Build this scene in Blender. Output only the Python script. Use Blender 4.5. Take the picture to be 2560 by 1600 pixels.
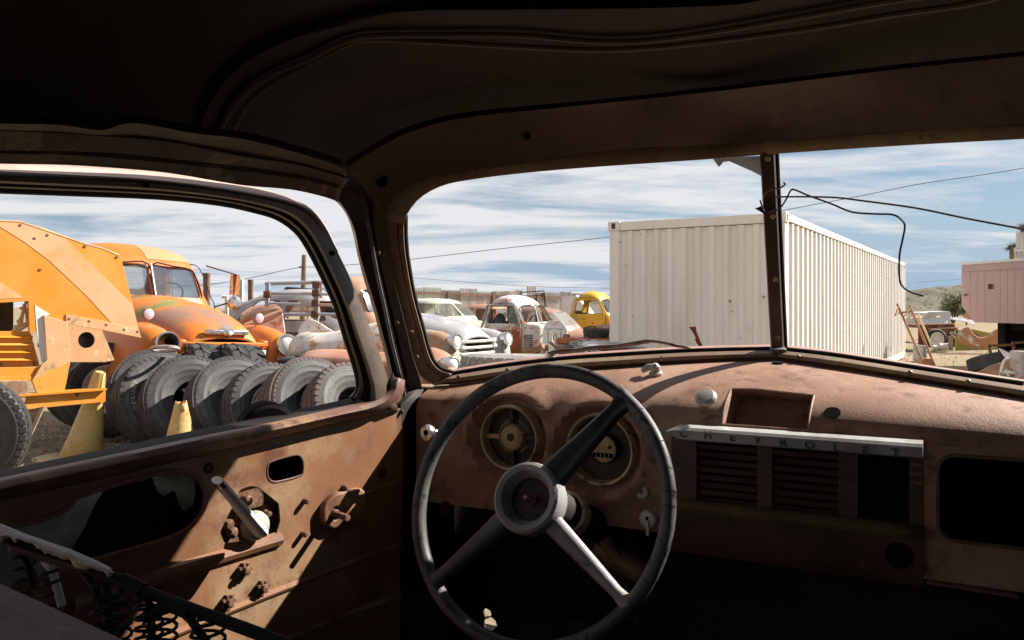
import bpy, bmesh, math, random
from math import sin, cos, pi, radians, sqrt, atan2, hypot
from mathutils import Vector, Matrix, Quaternion
V = Vector
random.seed(7)
SC = bpy.context.scene
COL = SC.collection
for _o in list(bpy.data.objects):
    bpy.data.objects.remove(_o)

# ---------------------------------------------------------------- camera
EYE = 1.30            # eye height above the yard
FPX = 2048.0          # focal length in photo pixels (2560 wide)
HOR = 768.0           # horizon row in the photo
cd = bpy.data.cameras.new('camera')
cam = bpy.data.objects.new('camera', cd)
COL.objects.link(cam)
cd.sensor_width = 36.0
cd.lens = 36.0 * FPX / 2560.0
cd.shift_y = -(800.0 - HOR) / 2560.0
cd.clip_start = 0.02
cd.clip_end = 20000
cam.location = (0, 0, EYE)
cam.rotation_euler = (radians(90), 0, 0)
SC.camera = cam

# ---------------------------------------------------------------- sun and sky
SUN_AZ, SUN_EL = 66.0, 37.0
SUN = V((sin(radians(SUN_AZ)) * cos(radians(SUN_EL)), cos(radians(SUN_AZ)) * cos(radians(SUN_EL)), sin(radians(SUN_EL))))
sl = bpy.data.lights.new('sun', 'SUN')
sl.energy = 5.0
sl.angle = radians(0.53)
sl.color = (1.0, 0.94, 0.85)
so = bpy.data.objects.new('sun', sl)
COL.objects.link(so)
so.location = SUN * 50
so.rotation_euler = SUN.to_track_quat('Z', 'Y').to_euler()

wd = bpy.data.worlds.new('World')
SC.world = wd
wd.use_nodes = True
wt = wd.node_tree
wt.nodes.clear()


def N(t, kind, **kw):
    n = t.nodes.new(kind)
    for k, v in kw.items():
        if k in n.bl_rna.properties and k != 'inputs':
            setattr(n, k, v)
        else:
            n.inputs[k.replace('_', ' ')].default_value = v
    return n


def LK(t, a, b):
    t.links.new(a, b)


def math_n(t, op, a, b=None):
    n = t.nodes.new('ShaderNodeMath')
    n.operation = op
    for i, x in enumerate((a, b)):
        if x is None:
            continue
        if isinstance(x, (int, float)):
            n.inputs[i].default_value = x
        else:
            LK(t, x, n.inputs[i])
    return n.outputs[0]


CLOUD = 0.375
sky = N(wt, 'ShaderNodeTexSky', sky_type='NISHITA', sun_disc=False)
sky.sun_elevation = radians(SUN_EL)
sky.sun_rotation = radians(SUN_AZ)
sky.altitude = 900
sky.dust_density = 0.25
sky.ozone_density = 1.0
bg = N(wt, 'ShaderNodeBackground', Strength=0.034)
LK(wt, sky.outputs[0], bg.inputs[0])
tcw = wt.nodes.new('ShaderNodeTexCoord')
sp = wt.nodes.new('ShaderNodeSeparateXYZ')
LK(wt, tcw.outputs['Generated'], sp.inputs[0])
zz = math_n(wt, 'MAXIMUM', math_n(wt, 'ADD', sp.outputs[2], 0.10), 0.06)
cx = math_n(wt, 'DIVIDE', sp.outputs[0], zz)
cy = math_n(wt, 'DIVIDE', sp.outputs[1], zz)
cb = wt.nodes.new('ShaderNodeCombineXYZ')
LK(wt, cx, cb.inputs[0]); LK(wt, cy, cb.inputs[1])
mp = N(wt, 'ShaderNodeMapping')
mp.inputs['Rotation'].default_value = (0, 0, radians(-14))
mp.inputs['Scale'].default_value = (0.52, 1.15, 1)
mp.inputs['Location'].default_value = (1.9, 0.6, 0)
LK(wt, cb.outputs[0], mp.inputs[0])
n1 = N(wt, 'ShaderNodeTexNoise', Scale=1.0, Detail=9.0, Roughness=0.56, Distortion=0.9)
LK(wt, mp.outputs[0], n1.inputs['Vector'])
n2 = N(wt, 'ShaderNodeTexNoise', Scale=0.42, Detail=3.0)
LK(wt, mp.outputs[0], n2.inputs['Vector'])
n3 = N(wt, 'ShaderNodeTexNoise', Scale=3.6, Detail=8.0, Roughness=0.66, Distortion=1.6)
mp3 = N(wt, 'ShaderNodeMapping')
mp3.inputs['Rotation'].default_value = (0, 0, radians(24))
mp3.inputs['Scale'].default_value = (0.45, 0.8, 1)
LK(wt, cb.outputs[0], mp3.inputs[0]); LK(wt, mp3.outputs[0], n3.inputs['Vector'])
sm = math_n(wt, 'ADD', math_n(wt, 'MULTIPLY', n1.outputs[0], 0.62), math_n(wt, 'MULTIPLY', n2.outputs[0], 0.36))
sm = math_n(wt, 'ADD', sm, math_n(wt, 'MULTIPLY', n3.outputs[0], 0.17))
# thicker veil towards the west side of the sky (photo left)
sm = math_n(wt, 'SUBTRACT', sm, math_n(wt, 'MULTIPLY', sp.outputs[0], 0.13))
rp = wt.nodes.new('ShaderNodeValToRGB')
rp.color_ramp.elements[0].position = 0.50
rp.color_ramp.elements[1].position = 0.63
rp.color_ramp.elements[1].color = (0.95, 0.95, 0.95, 1)
LK(wt, sm, rp.inputs[0])
# pale horizon haze
hz = wt.nodes.new('ShaderNodeMapRange'); hz.interpolation_type = 'SMOOTHSTEP'
hz.inputs['From Min'].default_value = 0.0; hz.inputs['From Max'].default_value = 0.17
hz.inputs['To Min'].default_value = 1.0; hz.inputs['To Max'].default_value = 0.0
LK(wt, sp.outputs[2], hz.inputs[0])
bgh = N(wt, 'ShaderNodeBackground', Color=(0.50, 0.68, 0.92, 1), Strength=CLOUD * .82)
mh = wt.nodes.new('ShaderNodeMixShader')
LK(wt, hz.outputs[0], mh.inputs[0]); LK(wt, bg.outputs[0], mh.inputs[1]); LK(wt, bgh.outputs[0], mh.inputs[2])
bgc = N(wt, 'ShaderNodeBackground', Color=(0.95, 0.95, 0.97, 1), Strength=CLOUD)
mx = wt.nodes.new('ShaderNodeMixShader')
LK(wt, rp.outputs[0], mx.inputs[0]); LK(wt, mh.outputs[0], mx.inputs[1]); LK(wt, bgc.outputs[0], mx.inputs[2])
wo = wt.nodes.new('ShaderNodeOutputWorld')
LK(wt, mx.outputs[0], wo.inputs[0])

SC.view_settings.view_transform = 'Standard'
SC.view_settings.look = 'None'
SC.view_settings.exposure = 1.24
SC.view_settings.gamma = 1.0
SC.view_settings.use_curve_mapping = False
SC.render.engine = 'CYCLES'
SC.cycles.use_denoising = True
SC.cycles.max_bounces = 7
SC.cycles.diffuse_bounces = 4
SC.cycles.transparent_max_bounces = 12
SC.cycles.sample_clamp_indirect = 6.0


# ---------------------------------------------------------------- helpers
def P(px, py, y):
    """world point seen at photo pixel (px, py), y metres in front of the camera"""
    return V(((px - 1280.0) / FPX * y, y, EYE - (py - HOR) / FPX * y))


def G(px, py):
    """point on the yard floor under photo pixel"""
    y = FPX * EYE / (py - HOR)
    return V(((px - 1280.0) / FPX * y, y, 0))


LOCAL = set()     # things whose parts are written in their own space


class PL:
    """a plane with its own 2D axes; at() drops a line of sight on it"""
    def __init__(self, o, e1, e2, flip=False):
        self.o = V(o); self.e1 = V(e1).normalized(); e2 = V(e2)
        self.e2 = (e2 - self.e1 * e2.dot(self.e1)).normalized()
        self.n = self.e1.cross(self.e2)
        if flip:
            self.n = -self.n
    def at(self, px, py, off=0.0):
        d = P(px, py, 1.0) - V((0, 0, EYE))
        o = self.o + self.n * off - V((0, 0, EYE))
        t = o.dot(self.n) / d.dot(self.n)
        return V((0, 0, EYE)) + d * t
    def uv(self, px, py, off=0.0):
        q = self.at(px, py, off) - self.o
        return (q.dot(self.e1), q.dot(self.e2))
    def xyz(self, u, v, w=0.0):
        return self.o + self.e1 * u + self.e2 * v + self.n * w
    def mat(self, u=0, v=0, w=0):
        o = self.xyz(u, v, w)
        z = self.e1.cross(self.e2)
        return Matrix(((self.e1.x, self.e2.x, z.x, o.x), (self.e1.y, self.e2.y, z.y, o.y), (self.e1.z, self.e2.z, z.z, o.z), (0, 0, 0, 1)))


def spl(pts, n=4, closed=False):
    """Catmull-Rom through points (tuples or Vectors)"""
    ps = [V(p) for p in pts]
    m = len(ps)
    out = []
    rng = range(m if closed else m - 1)
    for i in rng:
        if closed:
            a, b, c, d = ps[(i - 1) % m], ps[i], ps[(i + 1) % m], ps[(i + 2) % m]
        else:
            b, c = ps[i], ps[i + 1]
            a = ps[i - 1] if i else b * 2 - c
            d = ps[i + 2] if i + 2 < m else c * 2 - b
        for k in range(n):
            t = k / n
            out.append(0.5 * ((2 * b) + (c - a) * t + (2 * a - 5 * b + 4 * c - d) * t * t + (3 * b - a - 3 * c + d) * t ** 3))
    if not closed:
        out.append(ps[-1])
    return out


def resample(pts, n):
    ps = [V(p) for p in pts]
    L = [0.0]
    for a, b in zip(ps, ps[1:]):
        L.append(L[-1] + (b - a).length)
    out = []
    j = 0
    for k in range(n):
        s = L[-1] * k / (n - 1)
        while j < len(L) - 2 and L[j + 1] < s:
            j += 1
        t = (s - L[j]) / max(1e-9, L[j + 1] - L[j])
        out.append(ps[j].lerp(ps[j + 1], min(1, max(0, t))))
    return out


def rrect(x0, y0, x1, y1, r, n=5):
    o = []
    for cx_, cy_, a in ((x1 - r, y0 + r, -90), (x1 - r, y1 - r, 0), (x0 + r, y1 - r, 90), (x0 + r, y0 + r, 180)):
        for k in range(n + 1):
            t = radians(a + 90 * k / n)
            o.append((cx_ + r * cos(t), cy_ + r * sin(t)))
    return o


def rpoly(pts, r, n=4):
    """2D polygon with rounded corners; r may be a list"""
    m = len(pts); o = []
    for i in range(m):
        p = V(pts[i][:2]); a = V(pts[i - 1][:2]); b = V(pts[(i + 1) % m][:2])
        rr = r[i] if isinstance(r, (list, tuple)) else r
        da, db = a - p, b - p
        k = min(rr, da.length * .48, db.length * .48)
        if k < 1e-6:
            o.append(tuple(p)); continue
        s, e = p + da.normalized() * k, p + db.normalized() * k
        for j in range(n + 1):
            t = j / n
            q = s * (1 - t) ** 2 + p * 2 * t * (1 - t) + e * t * t
            o.append((q.x, q.y))
    return o


class MB:
    """collects simple shapes into one mesh"""
    def __init__(self):
        self.v = []; self.f = []
    def add(self, vs, fs):
        b = len(self.v)
        self.v += [V(x) for x in vs]
        self.f += [tuple(i + b for i in f) for f in fs]
        return self
    def loft(self, rows, closed=False, cap=False):
        n = len(rows[0]); fs = []
        vs = [p for r in rows for p in r]
        for i in range(len(rows) - 1):
            for j in range(n if closed else n - 1):
                k = (j + 1) % n
                fs.append((i * n + j, i * n + k, (i + 1) * n + k, (i + 1) * n + j))
        if cap:
            fs.append(tuple(range(n))[::-1])
            fs.append(tuple((len(rows) - 1) * n + j for j in range(n)))
        return self.add(vs, fs)
    def tube(self, path, r, n=8, cap=True, closed=False, flat=1.0, up=None):
        ps = [V(p) for p in path]; m = len(ps); rows = []
        nrm = None
        for i in range(m):
            a = ps[i - 1] if (i or closed) else ps[0]
            b = ps[(i + 1) % m] if (i + 1 < m or closed) else ps[-1]
            t = (b - a)
            t = t.normalized() if t.length > 1e-9 else V((0, 0, 1))
            if nrm is None:
                ref = V(up) if up else (V((0, 0, 1)) if abs(t.z) < .9 else V((1, 0, 0)))
                nrm = (ref - t * ref.dot(t)).normalized()
            else:
                nrm = (nrm - t * nrm.dot(t))
                nrm = nrm.normalized() if nrm.length > 1e-6 else V((1, 0, 0))
            bi = t.cross(nrm)
            rr = r[i] if isinstance(r, (list, tuple)) else r
            rows.append([ps[i] + nrm * (rr * cos(2 * pi * k / n)) + bi * (rr * flat * sin(2 * pi * k / n)) for k in range(n)])
        if closed:
            rows.append(rows[0])
        return self.loft(rows, closed=True, cap=cap and not closed)
    def lathe(self, prof, o, ax, n=24, ref=None, cap=False, ang=2 * pi):
        """prof: (radius, height along ax)"""
        o = V(o); ax = V(ax).normalized()
        r0 = V(ref) if ref else (V((0, 0, 1)) if abs(ax.z) < .9 else V((1, 0, 0)))
        e1 = (r0 - ax * r0.dot(ax)).normalized(); e2 = ax.cross(e1)
        full = ang > 6.28
        m = n if full else n + 1
        rows = [[o + ax * h + (e1 * cos(ang * k / n) + e2 * sin(ang * k / n)) * r for k in range(m)] for r, h in prof]
        return self.loft(rows, closed=full, cap=cap)
    def box(self, c, ex, ey, ez):
        """centre and three half-axis vectors"""
        c = V(c); ex = V(ex); ey = V(ey); ez = V(ez)
        vs = [c + ex * a + ey * b + ez * d for d in (-1, 1) for b in (-1, 1) for a in (-1, 1)]
        return self.add(vs, [(0, 2, 3, 1), (4, 5, 7, 6), (0, 1, 5, 4), (2, 6, 7, 3), (1, 3, 7, 5), (0, 4, 6, 2)])
    def bbox(self, x0, y0, z0, x1, y1, z1):
        return self.box(((x0 + x1) / 2, (y0 + y1) / 2, (z0 + z1) / 2), ((x1 - x0) / 2, 0, 0), (0, (y1 - y0) / 2, 0), (0, 0, (z1 - z0) / 2))
    def bar(self, a, b, w, h, up=(0, 0, 1)):
        a = V(a); b = V(b); t = (b - a).normalized(); u = V(up)
        u = (u - t * u.dot(t))
        u = u.normalized() if u.length > 1e-5 else V((1, 0, 0))
        s = t.cross(u)
        return self.box((a + b) / 2, (b - a) / 2, s * w / 2, u * h / 2)
    def prism(self, pts, ext):
        """planar 3D outline extruded by a vector (no holes)"""
        ps = [V(p) for p in pts]; e = V(ext); n = len(ps)
        fs = [tuple(range(n))[::-1], tuple(range(n, 2 * n))]
        fs += [(i, (i + 1) % n, n + (i + 1) % n, n + i) for i in range(n)]
        return self.add(ps + [p + e for p in ps], fs)
    def sphere(self, c, r, n=12, m=8, sc=(1, 1, 1)):
        c = V(c)
        rows = [[c + V((r * sc[0] * sin(pi * i / m) * cos(2 * pi * k / n), r * sc[1] * sin(pi * i / m) * sin(2 * pi * k / n), r * sc[2] * cos(pi * i / m))) for k in range(n)] for i in range(m + 1)]
        return self.loft(rows, closed=True)
    def xf(self, M_):
        self.v = [M_ @ p for p in self.v]
        return self
    def mesh(self, name, smooth=35):
        me = bpy.data.meshes.new(name)
        me.from_pydata([tuple(p) for p in self.v], [], self.f)
        bm = bmesh.new(); bm.from_mesh(me)
        bmesh.ops.remove_doubles(bm, verts=bm.verts, dist=1e-6)
        bmesh.ops.recalc_face_normals(bm, faces=bm.faces)
        bm.to_mesh(me); bm.free()
        if smooth:
            for p in me.polygons:
                p.use_smooth = True
            me.set_sharp_from_angle(angle=radians(smooth))
        return me
    def build(self, name, mat, par=None, smooth=35, bevel=0, solid=0, sub=0):
        return obj(name, self.mesh(name, smooth), mat, par, bevel, solid, sub)


def obj(name, me, mat, par=None, bevel=0, solid=0, sub=0):
    o = bpy.data.objects.new(name, me)
    COL.objects.link(o)
    if mat is not None:
        me.materials.clear()
        me.materials.append(mat)
    if par is not None:
        o.parent = par
        if par.type == 'EMPTY' and par.location.length > 1e-9 and par.name not in LOCAL:
            o.matrix_parent_inverse = par.matrix_basis.inverted()
        # all meshes are written in the parent's own space; parents sit at identity unless moved as a whole
    if solid:
        m = o.modifiers.new('solid', 'SOLIDIFY'); m.thickness = abs(solid); m.offset = -1 if solid > 0 else 1
    if sub:
        m = o.modifiers.new('sub', 'SUBSURF'); m.levels = sub; m.render_levels = sub
    if bevel:
        m = o.modifiers.new('bevel', 'BEVEL'); m.width = bevel; m.segments = 2; m.limit_method = 'ANGLE'; m.angle_limit = radians(40)
    return o


def tag(o, label=None, cat=None, group=None, kind=None):
    if label: o['label'] = label
    if cat: o['category'] = cat
    if group: o['group'] = group
    if kind: o['kind'] = kind
    return o


def thing(name, label, cat, group=None, loc=None):
    o = bpy.data.objects.new(name, None)
    COL.objects.link(o)
    o.empty_display_size = .1
    if loc is not None:
        o.location = loc
    return tag(o, label, cat, group)


def copy_tree(o, parent=None):
    c = o.copy(); COL.objects.link(c); c.parent = parent
    for ch in list(o.children):
        copy_tree(ch, c)
    return c


def plate(outs, th, bev=0.0, res=1):
    """2D outlines (first outer, others holes) -> mesh of a plate, thickness along z centred on 0"""
    cu = bpy.data.curves.new('tmp', 'CURVE')
    cu.dimensions = '2D'; cu.fill_mode = 'BOTH'
    cu.extrude = max(0.0, th / 2 - bev); cu.bevel_depth = bev; cu.bevel_resolution = res
    for o in outs:
        s = cu.splines.new('POLY')
        s.points.add(len(o) - 1)
        for p, q in zip(s.points, o):
            p.co = (q[0], q[1], 0, 1)
        s.use_cyclic_u = True
    ob = bpy.data.objects.new('tmp', cu)
    me = bpy.data.meshes.new_from_object(ob)
    bpy.data.objects.remove(ob); bpy.data.curves.remove(cu)
    return me


def plate_obj(name, outs, th, mat, par=None, M_=None, bev=0.0, smooth=35, off=0.0):
    me = plate(outs, th, bev)
    if off:
        me.transform(Matrix.Translation((0, 0, off)))
    if M_ is not None:
        me.transform(M_)
    if smooth:
        for p in me.polygons: p.use_smooth = True
        me.set_sharp_from_angle(angle=radians(smooth))
    me.name = name
    return obj(name, me, mat, par)


def text_mesh(s, size, ext, M_, name='letter'):
    cu = bpy.data.curves.new('tmp', 'FONT')
    cu.body = s; cu.size = size; cu.extrude = ext; cu.offset = size * .035
    cu.align_x = 'CENTER'; cu.align_y = 'CENTER'
    ob = bpy.data.objects.new('tmp', cu)
    me = bpy.data.meshes.new_from_object(ob)
    bpy.data.objects.remove(ob); bpy.data.curves.remove(cu)
    me.transform(M_)
    me.name = name
    return me


def boolean(base, cutters, op='DIFFERENCE'):
    """base mesh minus cutter meshes, applied"""
    ob = bpy.data.objects.new('b', base); COL.objects.link(ob)
    cs = []
    for c in cutters:
        co = bpy.data.objects.new('c', c); COL.objects.link(co); cs.append(co)
        m = ob.modifiers.new('x', 'BOOLEAN'); m.operation = op; m.object = co; m.solver = 'EXACT'
    dg = bpy.context.evaluated_depsgraph_get()
    dg.update()
    me = bpy.data.meshes.new_from_object(ob.evaluated_get(dg))
    for c in cs + [ob]:
        bpy.data.objects.remove(c)
    for p in me.polygons: p.use_smooth = True
    me.set_sharp_from_angle(angle=radians(32))
    return me


# ---------------------------------------------------------------- materials
MATS = {}


def M(name, c1, c2=None, s=4.0, thr=(.5, .58), c3=None, s3=22.0, thr3=(.56, .64), rough=.6, metal=0.0, rough2=None, var=.22, bump=.25, bs=60.0, spec=.4, stretch=None, coat=0.0):
    """painted / rusted surface: c1 ground colour, c2 big patches, c3 small specks, fine tone variation and relief"""
    if name in MATS:
        return MATS[name]
    m = bpy.data.materials.new(name); m.use_nodes = True
    t = m.node_tree
    b = t.nodes['Principled BSDF']
    tc = t.nodes.new('ShaderNodeTexCoord')
    oi = t.nodes.new('ShaderNodeObjectInfo')
    ad = N(t, 'ShaderNodeVectorMath', operation='ADD')
    sc = N(t, 'ShaderNodeVectorMath', operation='SCALE'); sc.inputs['Scale'].default_value = 17.0
    cbn = t.nodes.new('ShaderNodeCombineXYZ')
    for i in range(3): LK(t, oi.outputs['Random'], cbn.inputs[i])
    LK(t, cbn.outputs[0], sc.inputs[0])
    LK(t, tc.outputs['Object'], ad.inputs[0]); LK(t, sc.outputs[0], ad.inputs[1])
    vec = ad.outputs[0]
    if stretch:
        mpp = N(t, 'ShaderNodeMapping'); mpp.inputs['Scale'].default_value = stretch
        LK(t, vec, mpp.inputs[0]); vec = mpp.outputs[0]
    def noise(scale, det=6, ro=.62, dist=0.0):
        n = N(t, 'ShaderNodeTexNoise', Scale=scale, Detail=det, Roughness=ro, Distortion=dist)
        LK(t, vec, n.inputs['Vector'])
        return n.outputs[0]
    def ramp(x, lo, hi):
        r = t.nodes.new('ShaderNodeMapRange')
        r.inputs['From Min'].default_value = lo; r.inputs['From Max'].default_value = hi
        r.interpolation_type = 'SMOOTHSTEP'
        LK(t, x, r.inputs[0])
        return r.outputs[0]
    def mix(f, a, c, bt='MIX'):
        n = N(t, 'ShaderNodeMix', data_type='RGBA', blend_type=bt)
        if isinstance(f, float): n.inputs[0].default_value = f
        else: LK(t, f, n.inputs[0])
        for i, x in ((6, a), (7, c)):
            if isinstance(x, tuple): n.inputs[i].default_value = (*x, 1) if len(x) == 3 else x
            else: LK(t, x, n.inputs[i])
        return n.outputs[2]
    col = c1
    f2 = None
    if c2 is not None:
        f2 = ramp(noise(s, 8, .64, .3), *thr)
        col = mix(f2, col, c2)
    if c3 is not None:
        f3 = ramp(noise(s3, 5, .6), *thr3)
        col = mix(f3, col, c3)
    fine = noise(bs, 4, .7)
    mid = noise(s * 2.3 + 1, 5, .6)
    vv = N(t, 'ShaderNodeMapRange'); vv.inputs['To Min'].default_value = 1 - var; vv.inputs['To Max'].default_value = 1 + var
    vv.inputs['From Min'].default_value = .3; vv.inputs['From Max'].default_value = .7
    sm_ = math_n(t, 'ADD', math_n(t, 'MULTIPLY', fine, .5), math_n(t, 'MULTIPLY', mid, .5))
    LK(t, sm_, vv.inputs[0])
    hs = t.nodes.new('ShaderNodeHueSaturation')
    if isinstance(col, tuple): hs.inputs['Color'].default_value = (*col, 1)
    else: LK(t, col, hs.inputs['Color'])
    LK(t, vv.outputs[0], hs.inputs['Value'])
    LK(t, hs.outputs[0], b.inputs['Base Color'])
    if rough2 is not None and f2 is not None:
        rr = N(t, 'ShaderNodeMapRange'); rr.inputs['To Min'].default_value = rough; rr.inputs['To Max'].default_value = rough2
        LK(t, f2, rr.inputs[0]); LK(t, rr.outputs[0], b.inputs['Roughness'])
    else:
        rr = N(t, 'ShaderNodeMapRange'); rr.inputs['To Min'].default_value = max(.03, rough - .1); rr.inputs['To Max'].default_value = min(1, rough + .1)
        LK(t, mid, rr.inputs[0]); LK(t, rr.outputs[0], b.inputs['Roughness'])
    b.inputs['Metallic'].default_value = metal
    b.inputs['Specular IOR Level'].default_value = spec
    b.inputs['Coat Weight'].default_value = coat
    if bump:
        bp = N(t, 'ShaderNodeBump', Strength=bump, Distance=.004)
        hh = math_n(t, 'ADD', fine, math_n(t, 'MULTIPLY', f2, .8)) if f2 is not None else fine
        LK(t, hh, bp.inputs['Height']); LK(t, bp.outputs[0], b.inputs['Normal'])
    MATS[name] = m
    return m


def GLASS(name, tint=(.8, .85, .85), alpha=.35, rough=.08):
    """dusty pane: part clear, part reflecting"""
    if name in MATS: return MATS[name]
    m = bpy.data.materials.new(name); m.use_nodes = True
    t = m.node_tree; t.nodes.clear()
    out = t.nodes.new('ShaderNodeOutputMaterial')
    tr = N(t, 'ShaderNodeBsdfTransparent', Color=(*tint, 1))
    gl = N(t, 'ShaderNodeBsdfGlossy', Color=(.55, .58, .60, 1), Roughness=min(rough, .02))
    df = N(t, 'ShaderNodeBsdfDiffuse', Color=(.45, .44, .40, 1))
    fr = N(t, 'ShaderNodeFresnel', IOR=1.5)
    m1 = t.nodes.new('ShaderNodeMixShader'); m2 = t.nodes.new('ShaderNodeMixShader')
    ns = N(t, 'ShaderNodeTexNoise', Scale=9.0, Detail=5.0)
    mr = N(t, 'ShaderNodeMapRange'); mr.inputs['To Min'].default_value = alpha * .4; mr.inputs['To Max'].default_value = alpha * 1.4
    tc = t.nodes.new('ShaderNodeTexCoord'); LK(t, tc.outputs['Object'], ns.inputs['Vector'])
    LK(t, ns.outputs[0], mr.inputs[0])
    LK(t, mr.outputs[0], m1.inputs[0]); LK(t, tr.outputs[0], m1.inputs[1]); LK(t, df.outputs[0], m1.inputs[2])
    fa = math_n(t, 'MINIMUM', math_n(t, 'MULTIPLY', fr.outputs[0], 1.2), .6)
    LK(t, fa, m2.inputs[0]); LK(t, m1.outputs[0], m2.inputs[1]); LK(t, gl.outputs[0], m2.inputs[2])
    LK(t, m2.outputs[0], out.inputs[0])
    MATS[name] = m
    return m

# ================================================================ THE CAB WE LOOK OUT OF
RUST_DASH = M('rusted_primer', (.265, .135, .084), (.375, .225, .160), 4.2, (.40, .62), (.155, .074, .044), 26, (.52, .72), rough=.6, var=.24, bump=.28, bs=300, spec=.35)
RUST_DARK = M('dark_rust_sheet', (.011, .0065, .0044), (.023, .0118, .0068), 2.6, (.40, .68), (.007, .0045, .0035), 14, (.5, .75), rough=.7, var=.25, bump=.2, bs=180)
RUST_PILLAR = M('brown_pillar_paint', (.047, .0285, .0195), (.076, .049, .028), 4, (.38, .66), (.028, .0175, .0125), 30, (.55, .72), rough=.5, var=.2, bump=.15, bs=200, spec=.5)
RUST_BAND = M('primed_window_band', (.19, .115, .078), (.25, .185, .10), 6, (.45, .6), (.13, .07, .05), 45, (.58, .68), rough=.5, var=.18, bump=.15, bs=220, spec=.45)
DOORPAINT = M('door_rust_over_tan', (.245, .112, .055), (.33, .22, .13), 3.4, (.47, .62), (.14, .06, .033), 12, (.52, .70), rough=.5, var=.24, bump=.10, bs=260)
BELT = M('door_rail_rust', (.135, .068, .052), (.24, .13, .07), 6, (.48, .6), (.09, .05, .04), 26, (.56, .66), rough=.5, var=.2, bump=.2, bs=240)
RUBBER = M('old_rubber', (.020, .018, .0175), (.034, .031, .029), 12, (.4, .7), rough=.8, var=.2, bump=.2, bs=200, spec=.12)
BLACK = M('black_and_hole_dark', (.008, .007, .0065), None, 6, rough=.9, var=.3, bump=0, spec=.05)  # plain black, also painted on flat discs as the dark of holes
WHEELMAT = M('faded_black_wheel', (.045, .044, .044), (.105, .102, .098), 7, (.44, .62), (.020, .020, .020), 60, (.56, .66), rough=.48, rough2=.62, var=.2, bump=.12, bs=320, spec=.4)
SPOKEMAT = M('black_spoke_enamel', (.020, .0205, .024), (.038, .038, .041), 9, (.45, .65), rough=.38, var=.15, bump=.06, bs=200, spec=.45)
CHROME = M('dull_chrome', (.62, .62, .60), (.42, .40, .37), 20, (.5, .62), rough=.28, metal=.9, var=.1, bump=.05, bs=200)
ALU = M('brushed_aluminium', (.56, .55, .53), (.42, .40, .38), 14, (.45, .65), rough=.38, metal=.35, var=.12, bump=.06, bs=300)
WHITEKNOB = M('aged_ivory_knob', (.42, .40, .35), (.30, .27, .22), 40, (.5, .65), rough=.35, var=.08, bump=.02)
BRASSRING = M('pitted_brass_bezel', (.52, .40, .23), (.20, .11, .055), 60, (.52, .62), rough=.42, metal=.25, var=.2, bump=.2, bs=300)
DIALDARK = M('dirty_dial', (.026, .019, .013), (.05, .032, .02), 18, (.45, .6), rough=.6, var=.2, bump=.05)
DIALTAN = M('rusty_dial_centre', (.44, .30, .15), (.20, .10, .04), 28, (.50, .66), rough=.55, var=.2, bump=.08, bs=200)
BROWNGRILLE = M('brown_grille_paint', (.085, .044, .024), (.058, .029, .016), 9, (.45, .6), (.13, .07, .036), 40, (.6, .7), rough=.5, var=.2, bump=.12, bs=240)
TANLEDGE = M('tan_ledge_paint', (.13, .086, .046), (.08, .045, .026), 8, (.48, .62), rough=.5, var=.2, bump=.15, bs=240)
SCREW = M('steel_screw', (.30, .25, .20), (.14, .08, .05), 60, (.45, .6), rough=.45, metal=.6, var=.2, bump=.1)
NUTRUST = M('rusty_fastener', (.20, .10, .06), (.10, .05, .03), 70, (.45, .6), rough=.7, var=.25, bump=.3, bs=300)
CLOTH = M('torn_grey_cloth', (.60, .56, .54), (.42, .38, .36), 16, (.45, .65), rough=.95, var=.15, bump=.4, bs=180)
MAROON = M('maroon_lining', (.075, .02, .022), (.04, .015, .015), 25, (.45, .6), rough=.85, var=.2, bump=.2)
PURPLEMETAL = M('dull_purple_brown_metal', (.17, .125, .135), (.10, .072, .078), 9, (.42, .62), (.25, .19, .19), 28, (.58, .70), rough=.6, var=.2, bump=.15, bs=200)
PINKEDGE = M('sunlit_edge_primer', (.56, .40, .34), (.48, .32, .26), 9, (.45, .6), rough=.7, var=.08, bump=.1)


def SHEETMAT():
    m = bpy.data.materials.new('milky_plastic_sheet'); m.use_nodes = True
    t = m.node_tree; t.nodes.clear()
    out = t.nodes.new('ShaderNodeOutputMaterial')
    tr = N(t, 'ShaderNodeBsdfTransparent', Color=(.75, .8, .72, 1)); df = N(t, 'ShaderNodeBsdfDiffuse', Color=(.60, .63, .53, 1))
    tl = N(t, 'ShaderNodeBsdfTranslucent', Color=(.60, .63, .53, 1))
    ns = N(t, 'ShaderNodeTexNoise', Scale=25.0, Detail=5.0)
    mr = N(t, 'ShaderNodeMapRange'); mr.inputs['To Min'].default_value = .4; mr.inputs['To Max'].default_value = .95
    LK(t, ns.outputs[0], mr.inputs[0])
    a = t.nodes.new('ShaderNodeMixShader'); b = t.nodes.new('ShaderNodeMixShader')
    a.inputs[0].default_value = .4
    LK(t, df.outputs[0], a.inputs[1]); LK(t, tl.outputs[0], a.inputs[2])
    LK(t, mr.outputs[0], b.inputs[0]); LK(t, tr.outputs[0], b.inputs[1]); LK(t, a.outputs[0], b.inputs[2])
    LK(t, b.outputs[0], out.inputs[0])
    return m


SHEET = SHEETMAT()
YAW = radians(28)
FW = V((sin(YAW), cos(YAW), 0)); RT = V((cos(YAW), -sin(YAW), 0)); UP = V((0, 0, 1))
B0 = P(1945, 880, 1.5)


def T(u, r, w):
    """cab space: u to the passenger side, r rearwards from the windscreen, w above eye level"""
    return V((B0.x, B0.y, 0)) + RT * u - FW * r + UP * (EYE + w)


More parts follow.
